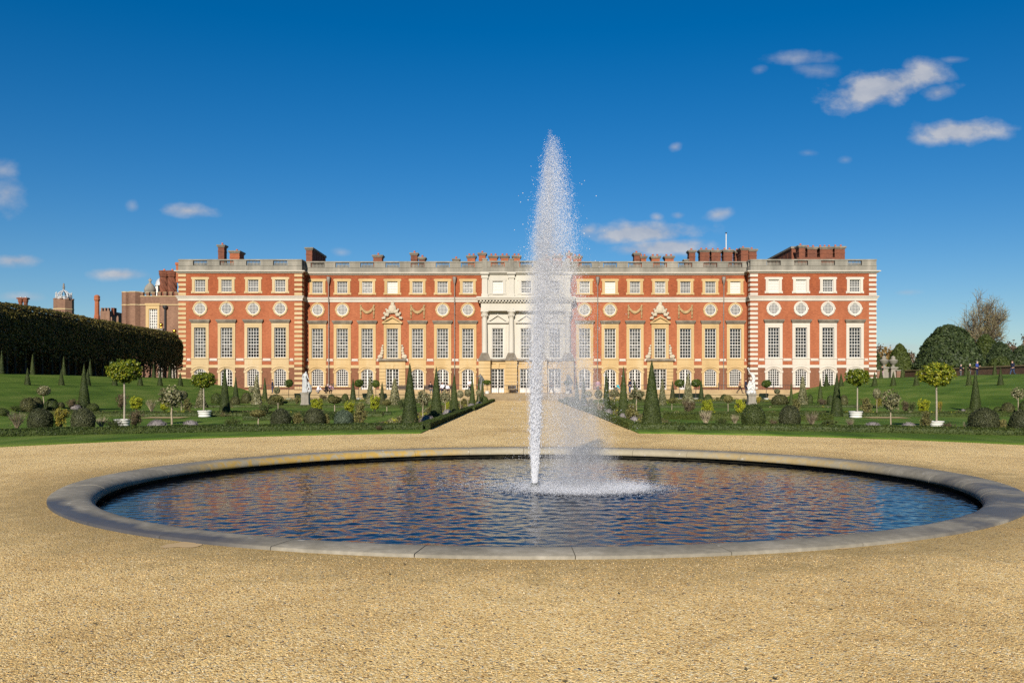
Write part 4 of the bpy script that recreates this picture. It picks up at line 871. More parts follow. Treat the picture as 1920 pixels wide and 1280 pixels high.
fp = thing('flagpole', 'slim white flagpole rising behind the roof chimneys, no flag', 'flagpole', (PX(1361.5, 138), 138, 17.3)); b = B(); b.tube([(0, 0, 0), (0, 0, PZ(438, 138) - 17.3)], [.11, .07], 8); b.obj('pole', 'white_paint', fp); b = B(); b.ball((0, 0, PZ(437, 138) - 17.3), .13, 8, 6); b.obj('finial', 'iron', fp)

# ------------------------------------------------------------------ terrace before the palace
b = B(); b.box(-36.5, 36.5, 106.0, 122.2, .2, ZT); b.box(-60, -36.5, 104.9, 122.2, .2, ZT - .004); b.box(36.5, 46, 104.9, 122.2, .2, ZT - .004); setting(b.obj('palace_terrace', 'path_gravel'))
for s, sn, x0, x1 in ((-1, 'left', 5.15, 31.6), (1, 'right', 5.45, 31.8)):
    t = thing('retaining_wall', f'low stone retaining wall of the palace terrace, {sn} of the steps', 'wall', (0, 105.9, 0), 'retaining walls of the terrace')
    b = B(); b.box(*sorted((s * x0, s * x1)), -.12, .12, -.05, .74); b.obj('wall_face', 'stone_terrace', t); b = B(); b.box(*sorted((s * (x0 - .04), s * (x1 + .05))), -.22, .2, .74, .90); b.obj('coping', 'stone_terrace', t)
st = thing('stone_steps', 'broad worn stone steps from the gravel path up to the terrace', 'steps', (.15, 104.5, 0))
for j in range(5): b = B(); b.box(-5.05 + .1 * j * 0, 5.05, .32 * j, 1.75, .172 * j - (.05 if j == 0 else 0), .172 * (j + 1) - .003); b.box(-5.08, 5.08, .32 * j - .03, .32 * j + .2, .172 * (j + 1) - .05, .172 * (j + 1)); b.obj('step', 'stone_step', st)
rl = thing('iron_railing', 'thin black iron railing on a stone kerb before the palace windows', 'railing', (0, 117, ZT))
b = B(); b.box(-35.5, -5.4, -.12, .12, 0, .42); b.box(5.7, 35.5, -.12, .12, 0, .42); b.obj('kerb', 'stone_terrace', rl)
b = B(); b.box(-35.5, 35.5, -.02, .02, 1.0, 1.05); b.box(-35.5, 35.5, -.015, .015, .5, .53)
for x in np.arange(-35.4, 35.5, .33): b.box(x - .011, x + .011, -.011, .011, .02 if abs(x) < 5.4 else .42, 1.12)
b.obj('rails', 'iron', rl)
for x in np.arange(-35.4, 35.6, 3.55): b = B(); b.box(x - .04, x + .04, -.04, .04, 0, 1.2); b.lathe([(.06, 1.2), (.07, 1.26), (.01, 1.36)], 6, (x, 0, 0)); b.obj('post', 'iron', rl)
# ------------------------------------------------------------------ plants: one prototype of each kind, then copies
PR = {}
def q_(seed): return np.random.default_rng(seed)
def sphere_pts(r, n):
    d = r.normal(size=(n, 3)); return d / np.linalg.norm(d, axis=1)[:, None]
def cone_mesh(name, h, rad, mat, seed, n=3600, size=.034, rough=.05, tip=.05, tilt=.55):
    r = q_(seed); b = B(); zs = np.linspace(0, 1, 16); prof = [(rad * (1 - z) ** 1.0 * (1 - tip) + rad * tip * math.sqrt(max(0, 1 - z ** 8)) , h * z) for z in zs]
    prof = [(max(p[0] * .94, .002), p[1] * .985) for p in prof]; b.lathe(prof, 16)
    z = 1 - np.sqrt(r.random(n) * .999); a = r.random(n) * 6.28; R0 = rad * ((1 - z) * (1 - tip) + tip * np.sqrt(np.maximum(0, 1 - z ** 8)))
    P = np.stack([R0 * np.cos(a), R0 * np.sin(a), z * h], 1); P *= (1 + rough * lump(P * 5 / max(rad * 3, .5), seed) * .6 + rough * .5 * r.normal(size=n))[:, None] * np.array([1, 1, 0]) + np.array([0, 0, 1.])
    N = np.stack([np.cos(a), np.sin(a), np.full(n, rad / h)], 1); b.leaves(P, N, size, 0, .6, tilt, r); return b.mesh(name, mat)
def ball_mesh(name, rx, rz, mat, seed, n=2600, size=.035, rough=.06, cut=-.75, tilt=.7, core=.93, pow_=1.0):
    r = q_(seed); b = B(); b.ball((0, 0, rz * -cut), (rx * core, rx * core, rz * core), 20, 12, 0, rough, seed, zcut=rz * cut)
    d = sphere_pts(r, n); d = np.sign(d) * np.abs(d) ** pow_; k = 1 + rough * lump(d * 2.2, seed) + .035 * r.normal(size=n); P = d * k[:, None] * np.array([rx, rx, rz]); m = P[:, 2] > rz * cut; P[:, 2] += rz * -cut
    b.leaves(P[m], d[m], size, 0, .6, tilt, r); return b.mesh(name, mat)
def cloud(b, r, c, rad, n, size, mi=0, tilt=1.0, shell=.55, rough=.18, seed=0, asp=.55, nclump=26):
    """foliage of a loose crown: clumps of leaves through the outer part of an ellipsoid"""
    rad = np.broadcast_to(rad, (3,)); cd = sphere_pts(r, nclump) * (shell + (1 - shell) * r.random(nclump))[:, None] * (1 + rough * r.normal(size=nclump))[:, None]
    i = r.integers(0, nclump, n); P = cd[i] + r.normal(size=(n, 3)) * (.62 / nclump ** .42)
    N = P / (np.linalg.norm(P, axis=1)[:, None] + 1e-6) + np.array([0, 0, .3]); b.leaves(P * rad + np.array(c), N, size, mi, asp, tilt, r)
def twigs(b, r, base, h, spread, n, rad=.008, mi=0, z0=0.0, curl=.25):
    for _ in range(n):
        a = r.random() * 6.28; s_ = spread * math.sqrt(r.random()); hh = h * (.7 + .35 * r.random()); t = np.linspace(0, 1, 4)
        p = np.stack([base[0] + s_ * cos(a) * t ** (1 + curl) + .03 * r.normal(size=4) * t, base[1] + s_ * sin(a) * t ** (1 + curl) + .03 * r.normal(size=4) * t, z0 + hh * t], 1); b.tube(p, rad * (1.1 - .75 * t), 3, mi, False)
def proto(key, parts, size, name, cat): PR[key] = (parts, size, name, cat)
# (parts as (name, mesh)), nominal width and height in metres
proto('cone', [(None, [cone_mesh('cone', 2.64, .375, 'leaf_yew', k, 9000, .022, .035, .05, .42) for k in (1, 2)])], (.75, 2.64), 'clipped_yew', 'topiary cone')
proto('smallcone', [(None, [cone_mesh('small_cone', 1.6, .27, 'leaf_yew', k, 3600, .024, .04, .05, .42) for k in (3, 4)])], (.54, 1.6), 'clipped_yew', 'topiary cone')
proto('browncone', [(None, [cone_mesh('brown_cone', 1.6, .30, 'leaf_yew_brown', k, 2200, .034) for k in (5,)])], (.6, 1.6), 'clipped_yew', 'topiary cone')
proto('obelisk', [(None, [cone_mesh('obelisk', 2.3, .46, 'leaf_variegated', k, 3000, .055, .14, .10, .9) for k in (6, 7)])], (.92, 2.3), 'variegated_holly', 'topiary cone')
proto('ball', [(None, [ball_mesh('holly_ball', .42, .47, 'leaf_holly', k, 6500, .021, .05, -.72, .55) for k in (8, 9, 10)])], (.84, .81), 'holly_ball', 'clipped shrub')
proto('greenball', [(None, [ball_mesh('green_ball', .42, .47, 'leaf_yew', k, 7000, .019, .05, -.72, .5) for k in (11,)])], (.84, .81), 'yew_ball', 'clipped shrub')
proto('blueball', [(None, [ball_mesh('blue_ball', .42, .46, 'leaf_holly_blue', k, 5200, .024, .09, -.65, .6) for k in (12,)])], (.84, .76), 'holly_ball', 'clipped shrub')
proto('dome', [(None, [ball_mesh('dome', .5, .5, 'leaf_yew_brown', k, 2200, .036, .07, -.5) for k in (13, 14)])], (1.0, .75), 'shrub_dome', 'clipped shrub')
proto('darkdome', [(None, [ball_mesh('dark_dome', .5, .5, 'leaf_yew', k, 2200, .036, .06, -.5) for k in (15, 16)])], (1.0, .75), 'shrub_dome', 'clipped shrub')
def std_parts(h, cr, cz, mat, seed, n, size, tr=.028, tm='bark_pale', loose=False, core='leaf_holly'):
    r = q_(seed); b = B()
    if loose: b.ball((0, 0, h - cz), (cr * .45, cr * .45, cz * .45), 12, 8, 0, .2, seed); cloud(b, r, (0, 0, h - cz), (cr * .92, cr * .92, cz * .92), n, size, 0, 1.0, .8, .10, seed, .6, 60)
    else:
        b.ball((0, 0, h - cz), (cr * .84, cr * .84, cz * .84), 14, 10, 0, .08, seed); d = sphere_pts(r, n); k = .90 + .10 * lump(d * 3, seed) + .06 * r.normal(size=n)
        b.leaves(d * k[:, None] * np.array([cr, cr, cz]) + np.array([0, 0, h - cz]), d, size, 0, .6, .9, r)
    t = B(); zz = np.linspace(-.02, h - cz * 1.2, 5); t.tube(np.stack([.015 * r.normal(size=5), .015 * r.normal(size=5), zz], 1), np.linspace(tr * 1.15, tr * .85, 5), 7)
    for k in range(4): a = k * 1.6 + r.random(); t.tube([(0, 0, h - cz * 1.9), (cr * .35 * cos(a), cr * .35 * sin(a), h - cz * 1.2)], [tr * .6, tr * .3], 5)
    return [('crown', [b.mesh('crown', mat)]), ('trunk', [t.mesh('trunk', tm)])]
proto('std', std_parts(1.62, .37, .33, 'leaf_variegated', 21, 1500, .042), (.74, 1.62), 'standard_holly', 'standard tree')
proto('stdgreen', std_parts(1.62, .37, .33, 'leaf_olive', 22, 1500, .042), (.74, 1.62), 'standard_shrub', 'standard tree')
proto('stdloose', std_parts(1.7, .46, .42, 'leaf_variegated', 23, 1300, .050, .035, 'bark_pale', True), (.95, 1.7), 'standard_holly', 'standard tree')
proto('baystd', std_parts(1.9, .46, .34, 'leaf_bay', 24, 2600, .046, .03, 'bark_dark'), (.92, 1.9), 'standard_bay', 'standard tree')
def citrus(seed, cr, cz, h, n):
    r = q_(seed); b = B(); b.ball((0, 0, h - cz), (cr * .45, cr * .45, cz * .42), 10, 8, 0, .2, seed); cloud(b, r, (0, 0, h - cz * .98), (cr * .88, cr * .88, cz * .86), n, .042, 0, .9, .86, .07, seed, .5, 110)
    t = B(); t.tube([(0, 0, .1), (.01, 0, h * .35), (0, .01, h - cz * 1.5)], [.042, .036, .034], 8)
    for k in range(6): a = k * 1.05 + r.random(); t.tube([(0, 0, h - cz * 1.75), (cr * .3 * cos(a), cr * .3 * sin(a), h - cz * 1.35), (cr * .6 * cos(a), cr * .6 * sin(a), h - cz)], [.025, .018, .01], 5)
    return [('crown', [b.mesh('crown', 'leaf_citrus')]), ('trunk', [t.mesh('trunk', 'bark')])]
proto('citrus', citrus(31, .66, .49, 2.62, 6200), (1.32, 2.62), 'citrus_tree', 'potted tree')
proto('citrus2', citrus(32, .74, .50, 2.62, 6200), (1.48, 2.62), 'citrus_tree', 'potted tree')
def bush(mat, seed, n=900, size=.045, nt=26, wide=.5, h=.9, stems='bark_dark', cl=22):
    r = q_(seed); b = B(); cloud(b, r, (0, 0, h * .54), (wide * .84, wide * .84, h * .44), n, size, 0, 1.2, .35, .16, seed, .5, cl)
    t = B(); twigs(t, r, (0, 0), h * .85, wide * .75, nt, .010); return [('foliage', [b.mesh('foliage', mat)]), ('stems', [t.mesh('stems', stems)])]
proto('yellow', bush('leaf_yellow', 41, 3200, .034, 26, .5, .9, 'bark_dark', 60), (1.0, .9), 'golden_shrub', 'shrub')
proto('yellow2', bush('leaf_autumn', 42, 1900, .036, 30, .5, .9, 'bark_dark', 34), (1.0, .9), 'golden_shrub', 'shrub')
proto('olive', bush('leaf_olive', 43, 2600, .036, 26, .5, .9, 'bark_dark', 44), (1.0, .9), 'olive_shrub', 'shrub')
proto('green', bush('leaf_green', 44, 2600, .036, 26, .5, .9, 'bark_dark', 44), (1.0, .9), 'green_shrub', 'shrub')
proto('brown', bush('leaf_brown', 45, 1900, .032, 60, .5, .9, 'bark_dark', 36), (1.0, .9), 'brown_shrub', 'shrub')
def twiggy(seed, mat='leaf_brown'):
    r = q_(seed); b = B(); cloud(b, r, (0, 0, .62), (.44, .44, .34), 420, .030, 0, 1.2, .5, .2, seed, .5, 30); t = B(); twigs(t, r, (0, 0), .95, .48, 85, .009)
    return [('stems', [t.mesh('stems', 'bark_pale')]), ('foliage', [b.mesh('foliage', mat)])]
proto('twiggy', twiggy(51), (1.0, 1.0), 'twiggy_shrub', 'shrub')
proto('twiggreen', twiggy(52, 'leaf_olive'), (1.0, 1.0), 'twiggy_shrub', 'shrub')
def pine(seed):
    r = q_(seed); b = B(); n = 60
    for k in range(n):
        a = r.random() * 6.28; s_ = .55 * math.sqrt(r.random()); hh = .55 * (1 - .5 * (s_ / .55) ** 2) * (.75 + .4 * r.random()); L = np.array([s_ * cos(a), s_ * sin(a), hh]); m = 34; t = .35 + .65 * r.random(m)
        P = L * t[:, None] + .035 * r.normal(size=(m, 3)); b.leaves(P, np.tile(L + [0, 0, .3], (m, 1)), .035, 0, .25, 1.0, r)
    t = B(); twigs(t, r, (0, 0), .42, .4, 22, .012); return [('foliage', [b.mesh('foliage', 'leaf_box')]), ('stems', [t.mesh('stems', 'bark_dark')])]
proto('pine', pine(53), (1.15, .62), 'dark_shrub', 'shrub')
def lav(seed):
    r = q_(seed); b = B(); b.ball((0, 0, .08), (.36, .36, .24), 14, 8, 0, .12, seed, zcut=-.08); n = 900; d = sphere_pts(r, n); d[:, 2] = np.abs(d[:, 2]); d[:, 2] += .05
    P = d * np.array([.40, .40, .30]) * (.85 + .22 * r.random(n))[:, None]; b.leaves(P, np.cross(d, r.normal(size=(n, 3))), .05, 0, .16, .3, r); return b.mesh('lavender', 'leaf_lavender')
proto('lav', [(None, [lav(61), lav(62)])], (.8, .33), 'lavender', 'lavender')
pot = B(); pot.lathe([(.36, 0), (.40, .02), (.405, .07), (.375, .09), (.385, .20), (.42, .22), (.42, .25), (.40, .27), (.415, .34), (.46, .36), (.46, .42), (.40, .43), (.39, .38), (.2, .36)], 24)
POT = pot.mesh('planter', 'planter_white'); soilm = B(); soilm.lathe([(.395, .355), (.395, .375), (.001, .38)], 20); POTS = soilm.mesh('soil', 'soil')
cnt = {}
def place(kind, loc, w, h, label, group=None, rz=None):
    parts, (w0, h0), name, cat = PR[kind]; i = cnt[kind] = cnt.get(kind, -1) + 1; rz = rng.random() * 6.28 if rz is None else rz; s_ = (w / w0, w / w0, h / h0)
    grp = group or GROUPS.get(kind)
    if len(parts) == 1 and parts[0][0] is None:
        o = put(name, parts[0][1][i % len(parts[0][1])], None, loc); tag(o, label, cat, grp)
    else:
        o = thing(name, label, cat, loc, grp)
        for pn, ms in parts: put(pn, ms[i % len(ms)], o)
    o.scale = s_; o.rotation_euler = (0, 0, rz); return o
GROUPS = {'cone': 'clipped yew cones of the garden', 'smallcone': 'clipped yew cones of the garden', 'browncone': 'clipped yew cones of the garden', 'obelisk': 'pale variegated cones', 'ball': 'clipped holly balls', 'greenball': 'clipped holly balls', 'blueball': 'clipped holly balls',
          'dome': 'low clipped domes', 'darkdome': 'low clipped domes', 'std': 'small ball-headed standards', 'stdgreen': 'small ball-headed standards', 'stdloose': 'small ball-headed standards', 'baystd': 'glossy bay standards along the terrace', 'citrus': 'round-headed trees in white pots', 'citrus2': 'round-headed trees in white pots',
          'yellow': 'golden shrubs', 'yellow2': 'golden shrubs', 'olive': 'loose garden shrubs', 'green': 'loose garden shrubs', 'brown': 'loose garden shrubs', 'twiggy': 'twiggy bare shrubs', 'twiggreen': 'twiggy bare shrubs', 'pine': 'low dark shrubs', 'lav': 'grey lavender mounds'}
GZ = .04
def ground(X): return max(GZ, bank(abs(X)) + .0) if abs(X) > 28 else GZ
def at(px, yb):
    for Y in np.arange(20, 130, .1):      # follow the line of sight down to the lawn or the foot of the bank
        if EYE - (yb - VY) * Y / F <= ground(PX(px, Y)): break
    return PX(px, Y), Y
def plant(kind, px, yb, hpx, wpx, label): X, Y = at(px, yb); return place(kind, (X, Y, ground(X) - .01), wpx * Y / F, hpx * Y / F, label)
# kind, x, base y, height and width as measured on the photograph, label
L_ = [
 # ---- left garden, front row behind the low hedge
 ('twiggy', 32, 808, 39, 34, 'twiggy brown shrub at the outer left end of the front bed, beside a holly ball'),
 ('ball', 75.5, 808, 43, 42, 'dark clipped holly ball between a twiggy shrub and a yellow bush, left front bed'),
 ('yellow2', 113, 807, 46, 36, 'yellow-green straggly bush between two dark holly balls, left front bed'),
 ('ball', 156, 807, 42, 41, 'dark clipped holly ball just right of the straggly yellow bush, left front bed'),
 ('twiggy', 190, 804, 24, 26, 'small brown twiggy shrub left of the low dark shrub, by the left white pot'),
 ('pine', 214, 804, 24, 42, 'spreading dark green shrub in front of the larger white pot, left front bed'),
 ('brown', 254, 801, 36, 32, 'loose brown bush right beside the larger left white pot'),
 ('lav', 295, 805, 19, 37, 'grey lavender mound left of the pale standard tree, left front bed'),
 ('stdloose', 322, 801, 77, 46, 'loose-headed pale standard tree between two lavender mounds, left garden'),
 ('lav', 357, 804, 17, 31, 'grey lavender mound right of the pale standard tree, left front bed'),
 ('pine', 437, 802.5, 26, 38, 'spreading pine-like green shrub in front of the dark shaded cone, left front bed'),
 ('stdgreen', 485, 803, 36, 30, 'short brown-headed standard on a pale stem left of the holly balls, left front bed'),
 ('ball', 526, 803, 37, 36, 'dark holly ball left of the square yellowish bush, left front bed'),
 ('olive', 557, 802, 29, 29, 'square yellowish-green bush between two holly balls below the left statue'),
 ('ball', 590, 801.5, 37, 38, 'dark holly ball right of the square yellowish bush, below the left statue'),
 ('olive', 612, 801, 26, 16, 'thin upright olive shrub squeezed right of the holly ball, left front bed'),
 ('blueball', 645, 801.5, 33, 36, 'blue-green rough holly ball between the dark ball and an olive bush, left front bed'),
 ('olive', 677, 801, 47, 33, 'tall olive-green loose bush right of the blue-green ball, left front bed'),
 ('brown', 711, 806, 10, 16, 'tiny brown tuft behind the low front hedge, left of the big dark cone'),
 # left, pots
 ('citrus', 233, 799.5, 128, 60, 'round-headed leafy yellow-green tree in the larger left white pot, tallest on the left lawn'),
 ('citrus', 382, 781.5, 85, 46, 'flat-headed leafy green tree in the smaller left white pot, before the left pavilion'),
 # left, second row
 ('darkdome', 4, 779, 14, 24, 'small dark dome at the far left edge of the garden by the low hedge'),
 ('pine', 29, 771, 14, 26, 'low dark spreading shrub left of the two brown domes, left garden'),
 ('dome', 53, 772, 27, 28, 'brownish clipped dome, left one of the touching pair on the left lawn'),
 ('dome', 68, 771, 26, 24, 'brownish dark dome, right one of the touching pair on the left lawn'),
 ('std', 82, 770, 47, 24, 'small ball-headed variegated standard behind the holly balls, far left'),
 ('darkdome', 97, 770, 23, 23, 'dark round ball right of the small standard, far left lawn'),
 ('dome', 114, 764, 10, 14, 'very small dark dome between the dark ball and the brown shrub, far left'),
 ('brown', 135, 767, 22, 24, 'brownish shrub left of the tall cone on the left lawn'),
 ('lav', 141, 768, 11, 20, 'dark lavender mound at the left foot of the tall left lawn cone'),
 ('cone', 157.5, 767.5, 86, 24, 'tall dark yew cone standing alone on the left lawn before the bank'),
 ('darkdome', 174, 770, 14, 22, 'dark mound at the right foot of the tall left lawn cone'),
 ('brown', 228, 768, 36, 24, 'tall brown shrub behind the trunk of the larger potted tree, left'),
 ('yellow', 256, 771, 29, 31, 'bright yellow-green round bush right of the larger potted tree, left lawn'),
 ('twiggreen', 284, 774, 27, 26, 'dull green twiggy shrub between two yellow-green bushes, left lawn'),
 ('yellow', 308, 773, 27, 22, 'bright yellow-green bush half behind the loose pale standard, left lawn'),
 ('std', 340, 777, 46, 22, 'standard with a thin trunk right behind the loose pale standard, left'),
 ('olive', 352, 772, 26, 24, 'dull olive bush left of the smaller left white pot'),
 ('obelisk', 377, 764, 38, 22, 'pale variegated cone behind the smaller potted tree, left garden'),
 ('cone', 421.5, 777.5, 90, 22, 'dark yew cone in half shade between the small pot and the pavilion bushes, left'),
 ('darkdome', 407, 757, 20, 22, 'dark clipped dome left of the shaded cone, under the left lawn bank'),
 ('smallcone', 442, 754, 49, 13, 'slim dark cone right of the shaded cone, below the left pavilion'),
 ('dome', 441, 760, 17, 18, 'brown dome at the foot of the slim cone, left lawn'),
 ('dome', 462, 756, 20, 19, 'brownish dome right of the slim cone, below the left pavilion'),
 ('std', 471, 755, 32, 10, 'tiny ball-headed standard left of a pale variegated cone, below the left pavilion'),
 ('obelisk', 481, 760, 59, 19, 'tall pale variegated cone before the third window of the left pavilion'),
 ('smallcone', 496.5, 755, 49, 12, 'slim dark cone right of the tall pale cone, below the left pavilion'),
 ('green', 496, 781, 26, 29, 'bright green bush in mid lawn between the shaded cone and the left statue'),
 ('dome', 517, 760, 21, 28, 'wide brown dome under the small standard, left of the left statue'),
 ('std', 519, 757, 32, 12, 'small ball-headed standard above the wide brown dome, left of the left statue'),
 ('stdgreen', 521, 770, 29, 22, 'bare brown little standard in front of the wide brown dome, left lawn'),
 ('olive', 557, 758, 18, 12, 'olive shrub touching the left side of the left statue pedestal'),
 ('yellow', 594, 775, 30, 30, 'golden green bush right of the left statue pedestal'),
 ('brown', 606, 752, 14, 20, 'brown low shrub under the people crouching on the terrace, left'),
 ('darkdome', 622, 753, 14, 15, 'dark dome, left one of two before the terrace wall right of the left statue'),
 ('darkdome', 647, 755, 17, 14, 'dark round ball, right one of two before the terrace wall right of the left statue'),
 ('stdgreen', 627, 777, 35, 26, 'thin-stemmed bare standard right of the golden bush by the left statue'),
 ('yellow', 655, 778, 27, 25, 'yellow bush left of the olive bush, mid left lawn'),
 ('smallcone', 662, 755, 47, 13, 'slim dark cone beside the left pair of bay standards'),
 ('obelisk', 694, 757, 51, 16, 'pale variegated cone between the two left bay standards'),
 ('yellow', 703, 773, 34, 25, 'large bright golden-green bush before the left bay standards'),
 ('browncone', 716.5, 758, 43, 12, 'slim brownish cone left of the left pedimented door'),
 ('obelisk', 740, 762, 56, 22, 'stout pale variegated cone before the left pedimented door'),
 ('stdgreen', 725, 774, 24, 18, 'small thin-stemmed standard at the border right of the golden-green bush'),
 ('green', 752, 768, 20, 14, 'small green bush left of the big dark cone by the path'),
 # left path border
 ('cone', 768.5, 799, 120, 33.5, 'biggest dark yew cone left of the gravel path, nearest the pool'),
 ('yellow2', 792, 799, 10, 13, 'tiny yellow-green tuft at the right foot of the biggest left path cone'),
 ('lav', 801, 794, 17, 26, 'largest lavender mound on the left path border, beside the biggest cone'),
 ('stdloose', 793, 789, 58, 27, 'pale-headed standard holly between the first and second left path cones'),
 ('darkdome', 814, 786, 17, 23, 'black-green mound at the foot of the second left path cone'),
 ('olive', 811, 780, 24, 24, 'olive low bush before the second left path cone'),
 ('cone', 818, 785, 99, 25, 'second yew cone along the left side of the path'),
 ('stdloose', 835, 778, 47, 20, 'pale standard holly between the second and third left path cones'),
 ('yellow', 838, 772, 21, 11, 'small sulphur-yellow bush behind the second and third left path cones'),
 ('lav', 839, 781, 14, 20, 'second lavender mound on the left path border'),
 ('brown', 849, 774, 17, 18, 'brown bush before the third left path cone'),
 ('cone', 851.5, 775.5, 77, 19.5, 'third yew cone along the left side of the path'),
 ('std', 863, 767, 36, 13, 'small ball-headed standard just right of the third left path cone'),
 ('std', 877, 764, 35, 13, 'small ball-headed standard just left of the fourth left path cone'),
 ('olive', 870, 762, 16, 16, 'olive shrub between the two small standards on the left path border'),
 ('lav', 884, 764.5, 9, 14, 'third lavender mound on the left path border, by the fourth cone'),
 ('cone', 885.5, 762.5, 59, 13, 'fourth yew cone along the left side of the path'),
 ('lav', 898, 761, 9, 13, 'fourth lavender mound on the left path border'),
 ('std', 898, 758, 28, 11, 'small ball-headed standard right of the fourth left path cone'),
 ('cone', 897.5, 757, 52, 9, 'fifth yew cone along the left side of the path'),
 ('cone', 904.5, 755, 46, 8.5, 'sixth yew cone on the left side of the path, nearest the steps'),
 ('darkdome', 909, 756.5, 14, 13, 'dark mound at the left foot of the stone steps'),
 # ---- right path border
 ('cone', 1222, 800.5, 127, 39.5, 'biggest yew cone of all, right of the gravel path nearest the pool'),
 ('lav', 1189, 794, 14, 18, 'lavender mound on the right path border nearest the pool'),
 ('olive', 1183, 789, 33, 30, 'broad olive-green bush left of the biggest right path cone'),
 ('stdloose', 1193.5, 770, 42, 29, 'pale-headed standard holly just left of the biggest right path cone'),
 ('cone', 1169, 785, 99, 23, 'second yew cone along the right side of the path'),
 ('lav', 1167, 788, 14, 14, 'lavender mound below the second right path cone'),
 ('lav', 1141, 779, 13, 15, 'lavender mound on the right path border between second and third cones'),
 ('green', 1146, 773, 23, 24, 'green bush between the second and third right path cones'),
 ('stdloose', 1152, 764, 36, 20, 'pale standard holly between the second and third right path cones'),
 ('cone', 1137, 774, 79, 17, 'third yew cone along the right side of the path'),
 ('std', 1122, 772, 42, 15, 'small pale-stemmed standard left of the third right path cone'),
 ('twiggy', 1126, 776, 22, 18, 'brown twiggy plant at the foot of the third right path cone'),
 ('olive', 1108, 768, 22, 18, 'olive shrub behind the falling spray on the right path border'),
 ('lav', 1100, 766, 10, 15, 'lavender mound behind the falling spray on the right path border'),
 ('std', 1103, 764, 32, 14, 'small standard behind the spray between third and fourth right path cones'),
 ('cone', 1094.5, 763, 62, 13, 'fourth yew cone on the right side of the path, seen through the spray'),
 ('cone', 1081.5, 758, 53, 10.5, 'fifth yew cone on the right side of the path, seen through the spray'),
 ('green', 1070, 759, 18, 15, 'green bush behind the spray right of the stone steps'),
 ('darkdome', 1062, 757, 13, 13, 'dark mound at the right foot of the stone steps'),
 ('smallcone', 1190, 757, 47, 9, 'slim small cone behind the pale standard, right of the second path cone'),
 # ---- right garden
 ('darkdome', 1278, 807, 10, 14, 'low dark tuft behind the front hedge right of the biggest cone'),
 ('obelisk', 1242, 759, 51, 15, 'slim pale variegated cone before the right pedimented door'),
 ('browncone', 1261, 756, 43, 12.5, 'slim brownish cone right of the right pedimented door'),
 ('obelisk', 1290, 757, 57, 20, 'stout pale variegated cone between the two right bay standards'),
 ('stdgreen', 1259.5, 768, 22, 15, 'tiny thin-stemmed standard at the lawn edge below the brownish cone, right'),
 ('brown', 1291, 775, 29, 31, 'wide brown and yellow bush before the stout pale cone, right garden'),
 ('smallcone', 1315, 754, 43, 12, 'slim dark cone right of the second right bay standard'),
 ('darkdome', 1328, 755, 16, 16, 'dark dome left of centre before the terrace wall, right garden'),
 ('yellow', 1327, 776, 28, 28, 'vivid yellow bush, left one of two left of the white statue'),
 ('twiggy', 1323, 800, 33, 29, 'brown twiggy bush in front of the left vivid yellow bush, right front bed'),
 ('olive', 1346, 755, 11, 15, 'low olive shrub between two dark domes, right garden'),
 ('darkdome', 1357.5, 755, 16, 15, 'dark ball below the last arched windows, left of the white statue'),
 ('pine', 1354, 799, 21, 29, 'spreading pine-like shrub between twiggy bushes, right front bed'),
 ('stdgreen', 1365, 776, 36, 18, 'thin brown standard between the two vivid yellow bushes'),
 ('twiggy', 1378, 800, 25, 19, 'brown twiggy shrub left of the dark green ball, right front bed'),
 ('yellow', 1389, 778, 31, 26, 'vivid yellow bush beside the white statue pedestal, right one of two'),
 ('greenball', 1412.5, 803, 46, 43, 'smooth dark green ball below the white statue, right front bed'),
 ('yellow2', 1423, 758, 17, 10, 'yellowish shrub at the right side of the white statue pedestal'),
 ('brown', 1450, 803, 19, 20, 'small reddish brown bush between the two balls right of the white statue'),
 ('ball', 1481, 803.5, 44, 38, 'grey-green holly ball right of the small reddish bush, right front bed'),
 ('std', 1457, 754, 26, 11, 'tiny ball-headed standard above a wide brown dome, right of the white statue'),
 ('dome', 1462, 759, 20, 30, 'wide brown dome right of the white statue before the terrace'),
 ('smallcone', 1483.5, 757, 41, 8.5, 'slim dark cone left of the tall pale cone by the right pavilion'),
 ('obelisk', 1505, 760, 57, 19.5, 'tall pale variegated cone before the second window of the right pavilion'),
 ('olive', 1494, 772, 25, 22, 'olive autumn bush below the slim cone, right lawn'),
 ('darkdome', 1519, 757, 18, 10, 'small dark dome right of the tall pale cone, right lawn'),
 ('twiggy', 1522, 803, 33, 29, 'pale bare twiggy bush right of the grey-green ball, right front bed'),
 ('smallcone', 1538, 757, 49, 11.5, 'slim dark cone under the third window of the right pavilion'),
 ('brown', 1542, 763, 18, 18, 'brown bush at the foot of the slim cone, right lawn'),
 ('green', 1554, 804, 20, 31, 'low grey-green shrub below the right shaded cone, right front bed'),
 ('darkdome', 1557, 759, 18, 13, 'dark dome between the slim cone and the big shaded cone, right'),
 ('cone', 1569, 780.5, 83, 23, 'tall dark yew cone with one side in shade, left of the smaller right white pot'),
 ('dome', 1582, 760, 20, 15, 'brownish dome right of the tall shaded cone, right lawn'),
 ('twiggy', 1594, 805, 23, 20, 'bare twiggy shrub below the smaller right white pot'),
 ('citrus', 1607.5, 783, 93, 46, 'round-headed yellow-green tree in the smaller right white pot'),
 ('olive', 1626, 779, 34, 30, 'tall dull olive bush right of the smaller right white pot'),
 ('lav', 1636.5, 806, 16, 32, 'grey lavender mound left of the yellow-stemmed standard, right front bed'),
 ('std', 1644, 778, 51, 14, 'slender standard behind the lavender, right lawn'),
 ('yellow2', 1648, 765, 23, 14, 'small yellow shrub beside the slender standard, right lawn'),
 ('stdloose', 1670, 806.5, 76, 34, 'round pale-headed standard on a yellow lichen stem, right garden'),
 ('brown', 1698, 775, 28, 18, 'brown bush left of a green one, behind the yellow-stemmed standard'),
